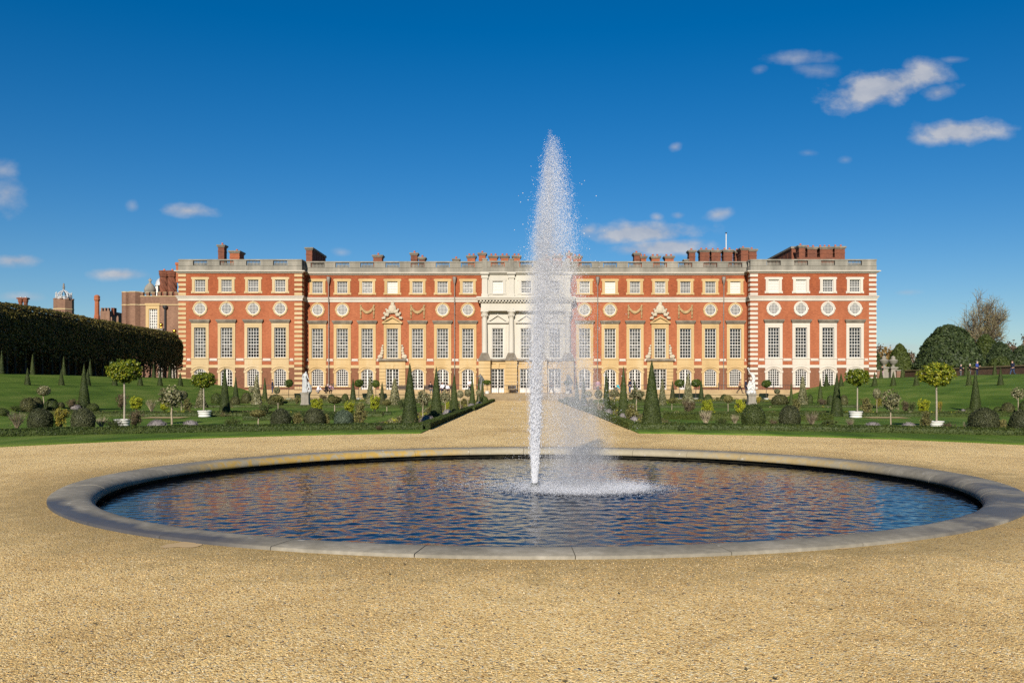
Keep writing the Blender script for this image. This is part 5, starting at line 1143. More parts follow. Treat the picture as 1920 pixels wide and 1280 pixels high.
 ('lav', 1704.5, 808.5, 17, 33, 'grey lavender mound right of the yellow-stemmed standard, right front bed'),
 ('green', 1711, 776, 26, 14, 'green shrub left of the golden bush, right lawn'),
 ('yellow', 1732, 776, 30, 29, 'golden bush left of the larger right potted tree'),
 ('olive', 1737, 809, 39, 27, 'loose olive shrub in front of the larger right white pot'),
 ('citrus2', 1756, 802.5, 124, 68, 'broad leafy yellow-green tree in the larger right white pot, biggest crown on the right'),
 ('yellow2', 1762, 773, 24, 13, 'orange-tinted thin shrub behind the trunk of the larger right potted tree'),
 ('brown', 1777, 810, 21, 27, 'brown low bush right of the larger right white pot'),
 ('lav', 1806, 774, 8, 9, 'tiny grey mound at the left foot of the tall right lawn cone'),
 ('darkdome', 1815, 774, 10, 10, 'tiny dark mound touching the left foot of the tall right lawn cone'),
 ('twiggy', 1812, 812, 23, 15, 'thin bare twiggy plant left of the big holly ball, right front bed'),
 ('cone', 1829, 771, 79, 22, 'tall dark yew cone standing alone on the right lawn before the bank'),
 ('ball', 1845, 813, 48, 53, 'largest grey-green holly ball, below the tall right lawn cone'),
 ('olive', 1882, 814, 29, 22, 'square yellow-brown clipped bush between the two right-hand holly balls'),
 ('ball', 1917, 815, 47, 44, 'dark holly ball cut by the right picture edge'),
 ('darkdome', 1871, 774, 12, 15, 'small dark dome left of a bigger brown dome, far right lawn'),
 ('dome', 1890, 775, 21, 23, 'brownish dome left of the far right standard'),
 ('stdloose', 1909, 771, 45, 23, 'pale ball-headed standard at the far right of the lawn'),
 ('darkdome', 1921, 775, 24, 20, 'dark dome beside the far right standard, cut by the picture edge'),
]
for e in L_:
    o = plant(*e)
# white pots for the potted trees and the terrace standards: each a thing of its own
for px, yb, w_, lab in ((229.5, 799.5, 30, 'larger white stone pot on the left, holding the tallest potted tree'), (383.5, 781.5, 26, 'smaller white stone pot on the left, below the left pavilion'),
                    (1604.5, 783, 26, 'smaller white stone pot on the right, below the right pavilion'), (1755, 802.5, 29, 'larger white stone pot on the right, holding the broadest tree')):
    X, Y = at(px, yb); t = thing('planter', lab, 'planter', (X, Y, GZ), 'white stone tree pots'); put('tub', POT, t); put('soil', POTS, t); k = w_ * Y / F / .92; t.scale = (k, k, k)
for px, yt, wpx, side in ((541.5, 711, 16, 'left pavilion corner, left of the left statue'), (673, 711, 17, 'left pair, nearer the left statue'), (704.5, 712, 15, 'left pair, nearer the left pedimented door'), (913.5, 712, 16, 'left of the steps'), (1064, 713, 15, 'right of the steps behind the spray'),
                          (1274, 711, 18, 'right pair, nearer the right pedimented door'), (1305, 710.5, 18.5, 'right pair, nearer the white statue'), (1437, 712, 17.5, 'right of the white statue')):
    far = side.startswith(('left of the steps', 'right of the steps')); Y = 107.4 if far else 103.0; z0 = ZT if far else .04; X = PX(px, Y); hh = PZ(yt, Y) - z0
    place('baystd', (X, Y, z0), wpx * Y / F, hh, f'glossy round-headed bay standard: {side}')
    t = thing('planter', f'small white pot under the bay standard: {side}', 'planter', (X, Y, z0), 'small white pots along the terrace'); put('tub', POT, t); put('soil', POTS, t); t.scale = (.62, .62, .8)
# rows of small cones on the two grass banks
ords = ['first', 'second', 'third', 'fourth', 'fifth', 'sixth', 'seventh', 'eighth', 'ninth', 'tenth']
for s, sn in ((-1, 'left'), (1, 'right')):
    mid = [(51.5, 34), (115, 31), (164.5, 32), (215, 28), (263, 28), (300, 27), (338, 26)] if s < 0 else [(1549.5, 24), (1577, 25), (1640, 27), (1675, 28), (1718, 29), (1765, 30), (1817, 33), (1876, 34)]
    for i, (px, h_) in enumerate(mid):
        X = s * 34.2; Y = X * F / (px - VX)
        where = f'{ords[i]} small yew cone on the middle ledge of the {sn} bank, from the ' + ('picture edge' if s < 0 else 'palace')
        place('smallcone', (X, Y, bank(abs(X)) - .02), (6.5 + h_ * .16) * Y / F, h_ * Y / F, where, 'small yew cones on the grass banks')
    up = [(3, 45), (61, 40), (119.5, 37), (169, 33), (206, 31), (250, 29), (288, 27), (318, 25)] if s < 0 else [(1652, 22), (1692, 26), (1747, 28), (1811, 30), (1865, 30)]
    for i, (px, h_) in enumerate(up):
        X = s * 38.9; Y = X * F / (px - VX)
        if Y > 103.5: Y = 103.5; X = PX(px, Y)
        place('smallcone', (X, Y, bank(abs(X)) - .02), (5 + h_ * .12) * Y / F, h_ * Y / F, f'{ords[i]} slim yew cone atop the {sn} grass bank, counting from the ' + ('picture edge' if s < 0 else 'palace'), 'small yew cones on the grass banks')

# low bedding that fills the soil: nobody could count it, so one mass of each colour
r = q_(91); masses = {'leaf_olive': B(), 'leaf_green': B(), 'leaf_brown': B(), 'leaf_yellow': B(), 'leaf_variegated': B()}; kinds = list(masses)
def tufts(n, fx, hmax, wts):
    for _ in range(n):
        x, y = fx(); h = hmax * (.35 + .65 * r.random()); w_ = h * (.6 + .7 * r.random()); m = int(26 + 60 * h / .4); d = sphere_pts(r, m); d[:, 2] = np.abs(d[:, 2]); k_ = (.55 + .45 * r.random(m))[:, None]
        masses[kinds[r.choice(5, p=wts)]].leaves(np.array([x, y, .05]) + d * k_ * np.array([w_, w_, h]), d, .032, 0, .5, .9, r)
for s in (-1, 1):
    tufts(330, lambda: (s * (4.5 + 1.9 * r.random()), 36 + 67 * r.random()), .34, [.34, .22, .24, .10, .10])
    tufts(70, lambda: (lambda x: (s * x, hedge_y(s * x) + .6 + 1.2 * r.random()))(7 + 19 * r.random()), .20, [.3, .3, .3, .05, .05])
    for i, (ya, yb) in enumerate(BEDY): tufts([120, 70, 190, 190][i], lambda: (s * (8 + 19 * r.random()), ya - .2 + (yb - ya + .4) * r.random()), [.34, .25, .55, .6][i], [.34, .22, .22, .12, .10])
for kd, nm in zip(kinds, ('olive', 'green', 'brown', 'yellow-green', 'pale variegated')): o = masses[kd].obj('bedding_plants', kd); tag(o, f'low {nm} bedding plants filling the soil borders', 'bedding plants', None, 'stuff')

# ------------------------------------------------------------------ the long pleached hedge on the left
hd = thing('pleached_hedge', 'long tall dark clipped hornbeam hedge on bare stems, left of the garden', 'hedge', (-42.8, 40, 2.66))
r = q_(77); n = 105000; HX0, HX1, HY0, HY1 = -45.4, -40.3, 39.0, 106.5
yv = HY0 + (HY1 - HY0) * r.random(n); ztop = np.interp(yv, [39, 69.5, 92, 106.5], [8.4, 8.35, 8.15, 7.95])
u_ = r.random(n); prof = np.array([(0, 4.4), (.02, 6.0), (.02, 7.2), (.2, 8.1), (.7, 8.75), (1.5, 9.0), (2.6, 9.02)]); L = np.concatenate([[0], np.cumsum(np.hypot(*np.diff(prof, axis=0).T))]); L /= L[-1]
dx = np.interp(u_, L, prof[:, 0]); dz = np.interp(u_, L, prof[:, 1]); P = np.stack([HX1 - dx, yv, dz - 9.0 + ztop], 1)
nn = np.stack([np.where(u_ < .7, 1, .3), 0 * u_, np.where(u_ < .62, .1, 1)], 1); bumpy = .13 * lump(P * np.array([.9, .45, .9]), 5) + .07 * lump(P * 2.1, 6) + .055 * r.normal(size=n); P = P + nn * bumpy[:, None]
# ragged bottom edge of the clipped part
keep = P[:, 2] > 4.9 + .5 * lump(np.stack([yv * .8, 0 * yv, 0 * yv], 1), 8) - 1.2 * r.random(n) ** 3
b = B(); b.leaves(P[keep], nn[keep], .092, 0, .62, .6, r)
ne = 9000; a = r.random(ne); xx = HX0 + (HX1 - HX0) * a; zz = 3.4 + 4.6 * np.sqrt(r.random(ne)); rim = np.interp(xx, [HX0, HX0 + .8, HX1 - .9, HX1], [6.7, 7.9, 7.9, 6.9]); ok = zz < rim
P = np.stack([xx, HY1 + .45 * np.cos((a - .5) * 2.6) + .25 * lump(np.stack([xx, zz, 0 * xx], 1), 9) + .1 * r.normal(size=ne) - .12 * np.maximum(0, zz - 6.7) ** 2, zz], 1)[ok]; b.leaves(P, np.tile([0.2, 1, .1], (len(P), 1)), .12, 0, .62, .9, r)
nb = 26000; yv = HY0 + (HY1 - HY0) * r.random(nb); P = np.stack([HX0 + .25 * r.normal(size=nb), yv, 2.65 + 5.4 * r.random(nb)], 1); see = (yv > 103) & (P[:, 2] < 5.4) & (r.random(nb) < .55); b.leaves(P[~see], np.tile([1, 0, 0], ((~see).sum(), 1)), .17, 0, .7, .7, r)
nl = 9200; P = np.stack([HX1 - 2.2 * r.random(nl) ** 1.3 - .1, HY0 + (HY1 - HY0) * r.random(nl), 2.7 + 2.5 * r.random(nl) ** .7], 1); b.leaves(P, r.normal(size=(nl, 3)), .09, 0, .6, 1, r)
yy2 = np.linspace(HY0, HY1 - .5, 60); tp = np.interp(yy2, [39, 69.5, 92, 106.5], [8.4, 8.35, 8.15, 7.95]) - .28
cx_ = [HX1 - .35, HX1 - .35, HX1 - .75, HX1 - 1.5, HX0 + 1.2, HX0 + .5, HX0 + .5]; cz_ = [-3.6, -.75, -.2, 0, 0, -.5, -3.6]
X = np.repeat(np.array(cx_)[:, None], 60, 1); Zz = np.array(cz_)[:, None] + tp[None]; Zz[0] = Zz[-1] = 5.5; b.grid(X, np.repeat(yy2[None], 7, 0), Zz); b.grid(np.array([[HX1 - .35, HX0 + .5]] * 2), np.array([[HY0] * 2, [HY1 - .5] * 2]), np.full((2, 2), 5.5))
b.add([(x, HY1 - .5, z) for x, z in zip(X[:, 0], Zz[:, -1])], [(0, 1, 2, 3, 4, 5, 6)])
b.box(HX0 + .02, HX0 + .3, HY0, 104, 2.5, 7.4)  # added solid slab, darkens the lower hedge by closing its light gaps
o = b.obj('foliage', 'leaf_hornbeam', None); o.parent = hd; o.location = -hd.location
for k in range(48):
    y = 41 + 65 * k / 47.0
    for x in ((-41.0 + .08 * r.normal()),):
        t = B(); t.tube([(x, y, 2.5), (x + .06 * r.normal(), y + .06 * r.normal(), 4.2), (x + .1 * r.normal(), y + .1 * r.normal(), 6.2)], [.10, .085, .05], 6); o = t.obj('trunk', 'bark_dark', None); o.parent = hd; o.location = -hd.location
for k in range(24):
    y = 42 + 63 * k / 23.0; t = B(); t.tube([(-44.6, y, 2.5), (-44.6 + .08 * r.normal(), y, 4.4), (-44.6, y, 6.0)], [.10, .085, .05], 6); o = t.obj('trunk', 'bark_dark', None); o.parent = hd; o.location = -hd.location

# ------------------------------------------------------------------ big clipped yews, bare tree and woodland beyond the right bank
def big_yew(px, Y, wpx, ytop, mat, seed, label, n=7000, size=.26, shape=1.0, z0=2.85):
    X = PX(px, Y); rx = wpx * Y / F / 2; h = PZ(ytop, Y) - z0; r = q_(seed); b = B(); zs = np.linspace(0, 1, 14)
    def rad(z): return rx * (1 - np.clip(z, 0, 1) ** 2.1) ** .5 * (1 - .32 * np.clip(z, 0, 1) * shape)
    b.lathe([(max(rad(z), .01) * .93, h * .97 * z) for z in zs], 22); z = r.random(n) ** 1.15; a = r.random(n) * 6.28; q = rad(z); P = np.stack([q * np.cos(a), q * np.sin(a), h * z], 1)
    N = np.stack([np.cos(a), np.sin(a), .15 + 1.1 * z], 1); P += N / np.linalg.norm(N, axis=1)[:, None] * (.05 * rx * lump(P / rx * 4.0, seed) + .035 * rx * lump(P / rx * 9, seed + 1) + .01 * rx * r.normal(size=n))[:, None]
    b.leaves(P, N, size, 0, .6, .75, r); t = thing('clipped_yew_tree', label, 'tree', (X, Y, z0), 'great clipped yews beyond the low wall'); b.obj('crown', mat, t); k = B(); k.tube([(0, 0, -.1), (0, 0, h * .5)], [.35, .2], 8); k.obj('trunk', 'bark_dark', t)
big_yew(1780, 150, 136, 608.5, 'leaf_bigyew', 1, 'largest dark rounded yew with rough tufted foliage, behind the low wall', 12000, .26, .9)
big_yew(1687, 165, 56, 645, 'leaf_bigyew_pale', 2, 'smooth bullet-shaped yew behind the two stone urns', 6000, .2, 1.2)
big_yew(1848, 172, 66, 626, 'leaf_bigyew_pale', 3, 'tall paler yew half behind the largest one, below the bare tree', 6000, .2, .9)
big_yew(1876, 158, 68, 641.5, 'leaf_bigyew', 4, 'rounded dark yew right of the tall paler yew', 6000, .2, .8)
big_yew(1877, 150, 62, 668, 'leaf_bigyew_pale', 5, 'low flat-topped yew in front of the rounded dark one', 5000, .18, .5)
big_yew(1916, 168, 62, 648, 'leaf_bigyew', 6, 'dark yew at the far right, cut by the picture edge', 5000, .2, .8)
big_yew(1644, 175, 26, 662, 'leaf_bigyew', 7, 'narrow dark yew against the palace corner, left of the urns', 3000, .2, .8)
def bare_tree(px, Y, ytop, wpx, seed, label, z0=2.0, leafy=1700, name='bare_tree', tipmat='twig_tip'):
    X = PX(px, Y); H = PZ(ytop, Y) - z0; W = wpx * Y / F / 2; r = q_(seed); b = B(); tips = []
    def grow(p, d, L, rad, lev):
        n_ = 4; pts = [p]; dd = d.copy()
        for k in range(n_): dd = dd + .13 * r.normal(size=3) + np.array([0, 0, .05]); dd /= np.linalg.norm(dd); p = p + dd * L / n_; pts.append(p)
        b.tube(pts, np.linspace(rad, rad * .62, n_ + 1), 5 if lev < 3 else 3)
        if lev >= 6: tips.append(p); return
        for k in range(3 if lev > 0 else 4):
            f = .45 + .55 * r.random() if k else 1.0; base = np.array(pts[min(n_, int(f * n_))]); ax = r.normal(size=3); ax[2] *= .45; ax /= np.linalg.norm(ax); nd = dd + ax * (.85 if k else .35); nd[2] += .06; nd /= np.linalg.norm(nd)
            grow(base, nd, L * (.74 + .12 * r.random()), rad * (.60 if k else .72), lev + 1)
    grow(np.array([0, 0, 0.]), np.array([0, 0, 1.]), H * .19, H * .026, 0)
    T = np.array(tips); k = np.array([W / np.percentile(np.abs(T[:, 0]), 97), W / np.percentile(np.abs(T[:, 1]), 97), H / T[:, 2].max()]); b.c = [(c[0] * k.astype(np.float32), *c[1:]) for c in b.c]; T = T * k
    ctr, rd = np.array([0, 0, .60 * H]), np.array([W, W, .41 * H])
    def tidy(V): d = (V - ctr) / rd; q = np.linalg.norm(d, axis=1); m = (q > 1) & (V[:, 2] > .3 * H); V = V.copy(); V[m] = ctr + d[m] / q[m][:, None] * (1 + .10 * (q[m] - 1))[:, None] * rd; return V
    b.c = [(tidy(c[0]).astype(np.float32), *c[1:]) for c in b.c]; T = tidy(T)
    t = thing(name, label, 'tree', (X, Y, z0)); b.obj('limbs', 'bark_tree', t)
    c = B(); i = np.repeat(np.arange(len(T)), 2)
    for j in i:
        d = T[j] - np.array([0, 0, H * .35]); d = d / (np.linalg.norm(d) + 1e-6) + .75 * r.normal(size=3); d /= np.linalg.norm(d); L = .9 + 1.1 * r.random(); m1 = T[j] + d * L * .5 + .12 * r.normal(size=3); c.tube([T[j], m1, m1 + (d + .35 * r.normal(size=3)) * L * .5], [.034, .026, .014], 3, 0, False)
    i = r.integers(0, len(T), leafy); c.leaves(T[i] + r.normal(size=(len(i), 3)) * .8, r.normal(size=(len(i), 3)), .15, 0, .3, 1.2, r); c.obj('twigs', tipmat, t); return t, T
bt, T = bare_tree(1838, 225, 546, 92, 5, 'tall bare winter tree with fine twigs above the clipped yews', leafy=2400)
for i in (40, 300, 520): m = B(); rr_ = q_(i); d = sphere_pts(rr_, 260); m.leaves(T[i % len(T)] * .8 + d * .7 * rr_.random(260)[:, None], d, .22, 0, .5, 1, rr_); m.obj('mistletoe', 'leaf_olive', bt)
def wood_tree(px, Y, ytop, wpx, mat, seed, label, z0=1.5, n=1500):
    X = PX(px, Y); h = PZ(ytop, Y) - z0; w_ = wpx * Y / F / 2; r = q_(seed); b = B(); cloud(b, r, (0, 0, h * .6), (w_ * .9, w_ * .9, h * .38), n, .42, 0, 1.2, .55, .2, seed, .6, 34); t = thing('woodland_tree', label, 'tree', (X, Y, z0), 'autumn trees far beyond the garden')
    b.obj('crown', mat, t); k = B(); k.tube([(0, 0, -.2), (0, 0, h * .35), (.2, 0, h * .7)], [.35, .28, .1], 6)
    for j in range(5): a = j * 1.25; k.tube([(0, 0, h * .3), (w_ * .5 * cos(a), w_ * .5 * sin(a), h * .65)], [.18, .05], 5)
    k.obj('trunk', 'bark', t)
wood_tree(1663, 270, 648, 38, 'leaf_far_orange', 1, 'orange autumn tree beside the palace corner behind the urns'); wood_tree(1643, 300, 646, 24, 'leaf_far_brown', 2, 'pale brown tree showing right at the palace corner'); wood_tree(1704, 320, 655, 34, 'leaf_far_brown', 3, 'pale brown tree between the bullet-shaped yew and the largest yew')
wood_tree(1893, 300, 640, 52, 'leaf_far_brown', 4, 'brown woodland tree over the rounded dark yew'); wood_tree(1920, 310, 636, 40, 'leaf_far_brown', 5, 'brown woodland tree at the right edge behind the yews'); wood_tree(1812, 300, 641, 44, 'leaf_far_brown', 6, 'thin brown tree left of the bare tree trunk, above the largest yew', n=500)
wood_tree(1950, 300, 650, 60, 'leaf_far_brown', 7, 'brown woodland tree just past the right picture edge')
# ------------------------------------------------------------------ figures grown with the skin modifier
def skin(name, joints, edges, radii, mat, parent, sub=1, root=0):
    me = bpy.data.meshes.new(name + '_tmp'); me.from_pydata([tuple(j) for j in joints], edges, []); o = bpy.data.objects.new(name + '_tmp', me); COL.objects.link(o)
    m = o.modifiers.new('s', 'SKIN'); m.use_smooth_shade = True; sv = me.skin_vertices[0].data
    for v, rr in zip(sv, radii): v.radius = (rr, rr) if not isinstance(rr, tuple) else rr
    sv[root].use_root = True; o.modifiers.new('u', 'SUBSURF').levels = sub; o.modifiers['u'].render_levels = sub
    dg = bpy.context.evaluated_depsgraph_get(); out = bpy.data.meshes.new_from_object(o.evaluated_get(dg)); out.name = name; bpy.data.objects.remove(o); bpy.data.meshes.remove(me)
    out.materials.clear(); out.materials.append(M[mat]); return put(name, out, parent)
for nm, c in (('skin_tone', (.52, .32, .23)), ('cloth_navy', (.022, .026, .050)), ('cloth_blue', (.035, .06, .26)), ('cloth_white', (.72, .74, .80)), ('cloth_black', (.018, .018, .02)), ('cloth_brown', (.30, .17, .10)), ('cloth_grey', (.12, .12, .13)), ('cloth_mauve', (.34, .22, .28)), ('cloth_turquoise', (.04, .42, .52)), ('cloth_jean', (.045, .065, .12)), ('cloth_palegrey', (.30, .30, .32)),
              ('hair_dark', (.02, .015, .012)), ('hair_grey', (.42, .41, .40)), ('hair_brown', (.08, .05, .03))): flat(nm, c, .8, .1)
POSES = { # joint offsets in metres for a 1.72 m figure: feet, knees, hip, chest, neck, head, elbows, hands
 'stand': dict(hip=(0, 0, .92), chest=(0, 0, 1.30), neck=(0, 0, 1.46), head=(0, -.02, 1.60), kn=[(-.09, -.03, .48), (.09, -.03, .48)], ft=[(-.10, .02, .07), (.10, .02, .07)], el=[(-.25, .03, 1.14), (.25, .03, 1.14)], ha=[(-.20, -.12, .92), (.22, -.10, .92)]),
 'hold': dict(hip=(0, 0, .92), chest=(0, -.02, 1.30), neck=(0, -.04, 1.46), head=(0, -.08, 1.59), kn=[(-.09, -.03, .48), (.09, -.03, .48)], ft=[(-.10, .02, .07), (.10, .02, .07)], el=[(-.24, -.02, 1.12), (.24, -.02, 1.12)], ha=[(-.07, -.28, 1.14), (.08, -.28, 1.16)]),
 'walk': dict(hip=(0, 0, .90), chest=(0, -.04, 1.28), neck=(0, -.06, 1.44), head=(0, -.09, 1.58), kn=[(-.08, -.20, .50), (.08, .06, .46)], ft=[(-.08, -.30, .08), (.08, .36, .12)], el=[(-.23, .10, 1.12), (.23, -.08, 1.12)], ha=[(-.22, .16, .90), (.22, -.24, .96)]),
 'sit': dict(hip=(0, 0, .50), chest=(0, -.02, .88), neck=(0, -.04, 1.03), head=(0, -.07, 1.17), kn=[(-.11, -.42, .50), (.11, -.42, .50)], ft=[(-.12, -.42, .08), (.12, -.40, .08)], el=[(-.24, -.06, .74), (.24, -.06, .74)], ha=[(-.12, -.30, .62), (.12, -.30, .62)]),
 'crouch': dict(hip=(0, .10, .42), chest=(0, -.14, .72), neck=(0, -.22, .84), head=(0, -.30, .95), kn=[(-.14, -.30, .46), (.14, -.28, .42)], ft=[(-.12, .0, .07), (.12, .04, .07)], el=[(-.24, -.28, .56), (.24, -.28, .56)], ha=[(-.10, -.46, .46), (.10, -.46, .44)]),
 'bend': dict(hip=(0, .10, .88), chest=(0, -.18, 1.10), neck=(0, -.32, 1.14), head=(0, -.44, 1.12), kn=[(-.09, .02, .47), (.09, .02, .47)], ft=[(-.10, .05, .07), (.10, .05, .07)], el=[(-.22, -.26, .86), (.22, -.26, .86)], ha=[(-.12, -.36, .66), (.14, -.36, .66)])}
def person(label, loc, rz, pose, top, legs, hair, h=1.72, group='visitors in the garden', coat=0.0, bald=False):
    p = {k: (np.array(v) if not isinstance(v, list) else [np.array(q) for q in v]) for k, v in POSES[pose].items()}; t = thing('person', label, 'person', loc, group, rz); k = h / 1.72; t.scale = (k, k, k)
    sh = [p['chest'] + np.array([s * .17, 0, .09]) for s in (-1, 1)]; toe = [f + np.array([0, -.15, -.03]) for f in p['ft']]
    up = p['head'] - p['neck']; up /= np.linalg.norm(up)
    J = [p['hip'], p['chest'], p['neck'], p['head'] - .03 * up, p['head'] + .06 * up]; E = [(0, 1), (1, 2), (2, 3), (3, 4)]; Rr = [.13, .13, .055, .085, .075]
    for s in (0, 1):
        i = len(J); J += [p['hip'] + np.array([(-.09, .09)[s], 0, -.06]), p['kn'][s], p['ft'][s], toe[s]]; E += [(0, i), (i, i + 1), (i + 1, i + 2), (i + 2, i + 3)]; Rr += [.085, .055, .040, .03]
        i = len(J); J += [sh[s], p['el'][s], p['ha'][s]]; E += [(1, i), (i, i + 1), (i + 1, i + 2)]; Rr += [.055, .042, .028]
    body = skin('body', J, E, Rr, 'skin_tone', t)
    # hands with separate fingers, nose and eyes, joined into the body mesh
    b = B()
    for s in (0, 1):
        d = p['ha'][s] - p['el'][s]; d /= np.linalg.norm(d); sd_ = np.cross(d, [0, 0, 1]); sd_ /= np.linalg.norm(sd_) + 1e-6; c = p['ha'][s] + d * .05; b.ball(c, (.035, .035, .045), 8, 6)
        for f in range(4): q = c + sd_ * (f - 1.5) * .018 + d * .03; ln = (.05, .065, .07, .058)[f]; b.tube([q, q + d * ln * .6, q + d * ln + np.array([0, -.012, -.012])], [.009, .008, .006], 5)
        q = c - sd_ * .03; b.tube([q, q - sd_ * .025 + d * .025, q - sd_ * .028 + d * .05], [.010, .009, .007], 5)
    fw = np.array([0, -1, 0.]); b.tube([p['head'] + fw * .075 + np.array([0, 0, .01]), p['head'] + fw * .105 + np.array([0, 0, -.02])], [.010, .016], 5); e_ = B()
    for s in (-1, 1): b.ball(p['head'] + np.array([s * .088, 0, 0]), (.014, .022, .032), 6, 5)
    extra = b.mesh('hands', 'skin_tone'); bm = __import__('bmesh').new(); bm.from_mesh(body.data); bm.from_mesh(extra); bm.to_mesh(body.data); bm.free()
    for s in (-1, 1): e_.ball(p['head'] + np.array([s * .032, -.082, .012]), .010, 6, 4)
    e_.box(p['head'][0] - .024, p['head'][0] + .024, p['head'][1] - .090, p['head'][1] - .078, p['head'][2] - .056, p['head'][2] - .046); e_.obj('face_features', 'hair_dark', t)
    if not bald: b = B(); b.ball(p['head'] + up * .055 + np.array([0, .018, 0]), (.096, .104, .088), 12, 8); b.obj('hair', hair, t)
    else: b = B(); b.ball(p['head'] + np.array([0, .045, .02]), (.096, .07, .06), 12, 8); b.obj('hair', hair, t)
    J = [p['hip'] + np.array([0, 0, -.02 - coat]), p['hip'] * .5 + p['chest'] * .5, p['chest'], p['neck'] - np.array([0, 0, .05])]; E = [(0, 1), (1, 2), (2, 3)]; Rr = [.155, .15, .155, .075]
    for s in (0, 1): i = len(J); J += [sh[s], p['el'][s], p['ha'][s] * .93 + p['el'][s] * .07]; E += [(2, i), (i, i + 1), (i + 1, i + 2)]; Rr += [.075, .060, .042]
    skin('jacket', J, E, Rr, top, t)
    J = [p['hip']]; E = []; Rr = [.145]
    for s in (0, 1): i = len(J); J += [p['hip'] + np.array([(-.085, .085)[s], 0, -.08]), p['kn'][s], p['ft'][s] + np.array([0, 0, .03])]; E += [(0, i), (i, i + 1), (i + 1, i + 2)]; Rr += [.095, .07, .055]
    skin('trousers', J, E, Rr, legs, t)
    for s in (0, 1): b = B(); b.ball(p['ft'][s] + np.array([0, -.06, -.02]), (.05, .13, .05), 10, 6); b.obj('shoe', 'cloth_black', t)
    return t
def tp(px, Y, z=ZT): return (PX(px, Y), Y, z)
person('person in navy coat standing on the terrace left of the left statue', tp(511, 112), R(-80), 'stand', 'cloth_navy', 'cloth_jean', 'hair_dark', 1.74)
person('person in pale blue crouching low on the terrace beside the left statue', tp(596, 110.5), R(70), 'crouch', 'cloth_white', 'cloth_palegrey', 'hair_grey', 1.7)
person('person in black sitting between pale blue and mauve figures, right of the left statue', tp(611, 111.5), R(60), 'crouch', 'cloth_black', 'cloth_black', 'hair_grey', 1.85)
person('person in mauve top leaning beside the person in black, right of the left statue', tp(619, 112.5), R(40), 'crouch', 'cloth_mauve', 'cloth_grey', 'hair_brown', 1.95)
person('person in black seated on the terrace just left of the second left path cone', tp(807, 112), R(20), 'sit', 'cloth_black', 'cloth_grey', 'hair_dark', 1.9)
person('seated person in light top and dark trousers between second and third left path cones', tp(830, 113), R(-30), 'sit', 'cloth_white', 'cloth_navy', 'hair_brown', 1.85)
person('seated person in white top, right one of two between second and third left path cones', tp(839, 112.4), R(30), 'sit', 'cloth_white', 'cloth_black', 'hair_dark', 1.6)
person('person in white shirt and black trousers standing by the fourth left path cone', tp(880.5, 112.5), R(10), 'hold', 'cloth_white', 'cloth_black', 'hair_dark', 1.78)
person('person in dark clothes striding along the top of the stone steps behind the spray', tp(1034.5, 110), R(-75), 'walk', 'cloth_grey', 'cloth_black', 'hair_dark', 1.75)
person('person in mauve top standing before the brick pier right of the spray', tp(1121, 113), R(0), 'stand', 'cloth_mauve', 'cloth_grey', 'hair_brown', 1.75)
person('person in turquoise bending down between the second and third right path cones', tp(1157, 113), R(70), 'bend', 'cloth_turquoise', 'cloth_grey', 'hair_dark', 1.5)
person('person in navy jacket and jeans standing left of the biggest right path cone', tp(1181, 111), R(-60), 'stand', 'cloth_navy', 'cloth_jean', 'hair_dark', 1.82)
person('person in long brown coat walking on the terrace left of the white statue', tp(1387, 111), R(80), 'walk', 'cloth_brown', 'cloth_black', 'hair_brown', 1.78, coat=.25)
person('person in dark navy half hidden behind the left of the white statue', tp(1398.5, 112), R(60), 'stand', 'cloth_navy', 'cloth_navy', 'hair_dark', 1.78)
XU = lambda px, Y: (PX(px, Y), Y, bank(PX(px, Y)) - .01)
person('person in navy jacket and grey trousers facing right by the low brick wall', XU(1801, 109.5), R(75), 'hold', 'cloth_navy', 'cloth_grey', 'hair_grey', 1.70, bald=True)
person('grey-haired person in dark jacket partly hidden behind a small cone on the bank', XU(1818.5, 108), R(80), 'stand', 'cloth_black', 'cloth_grey', 'hair_grey', 1.66)
person('person in bright blue jacket standing on the right bank, arms folded in front', XU(1831.5, 101), R(40), 'hold', 'cloth_blue', 'cloth_navy', 'hair_grey', 1.84, bald=True)
person('person in navy suit walking at the far right reading something in hand', XU(1899, 97.5), R(-70), 'walk', 'cloth_navy', 'cloth_jean', 'hair_dark', 1.80)
person('person in dark clothes by the stone urn gate at the palace corner', XU(1653.5, 118.5), R(30), 'hold', 'cloth_black', 'cloth_mauve', 'hair_dark', 1.78)
def bench(label, loc, w_=2.0, rz=0):
    t = thing('bench', label, 'bench', loc, None, rz); b = B()
    for y in (-.18, -.02, .14): b.box(-w_ / 2, w_ / 2, y, y + .13, .42, .46)
    b.obj('seat', 'wood_dark', t); b = B(); b.box(-w_ / 2, w_ / 2, .29, .33, .55, .95); b.obj('backrest', 'wood_dark', t)
    for s in (-1, 1):
        for y in (-.16, .29): b = B(); b.box(s * (w_ / 2 - .05) - .035, s * (w_ / 2 - .05) + .035, y, y + .06, 0, .42 if y < 0 else .95); b.obj('leg', 'wood_dark', t)
        b = B(); b.box(s * (w_ / 2 - .05) - .035, s * (w_ / 2 - .05) + .035, -.18, .29, .64, .69); b.obj('armrest', 'wood_dark', t)
bench('dark wooden bench before the left pedimented door', (PX(753.5, 113), 113, ZT), 1.5)
bench('dark wooden bench on the terrace under the seated person in black', (PX(806, 112.25), 112.2, ZT), 1.5)
bench('dark wooden bench under the two seated visitors, left of the steps', (PX(834.5, 113.3), 113.1, ZT), 1.7)
bench('low dark bench below the centre facade, right of the first glazed door', (PX(960, 119.5), 119.3, ZT), 1.1)

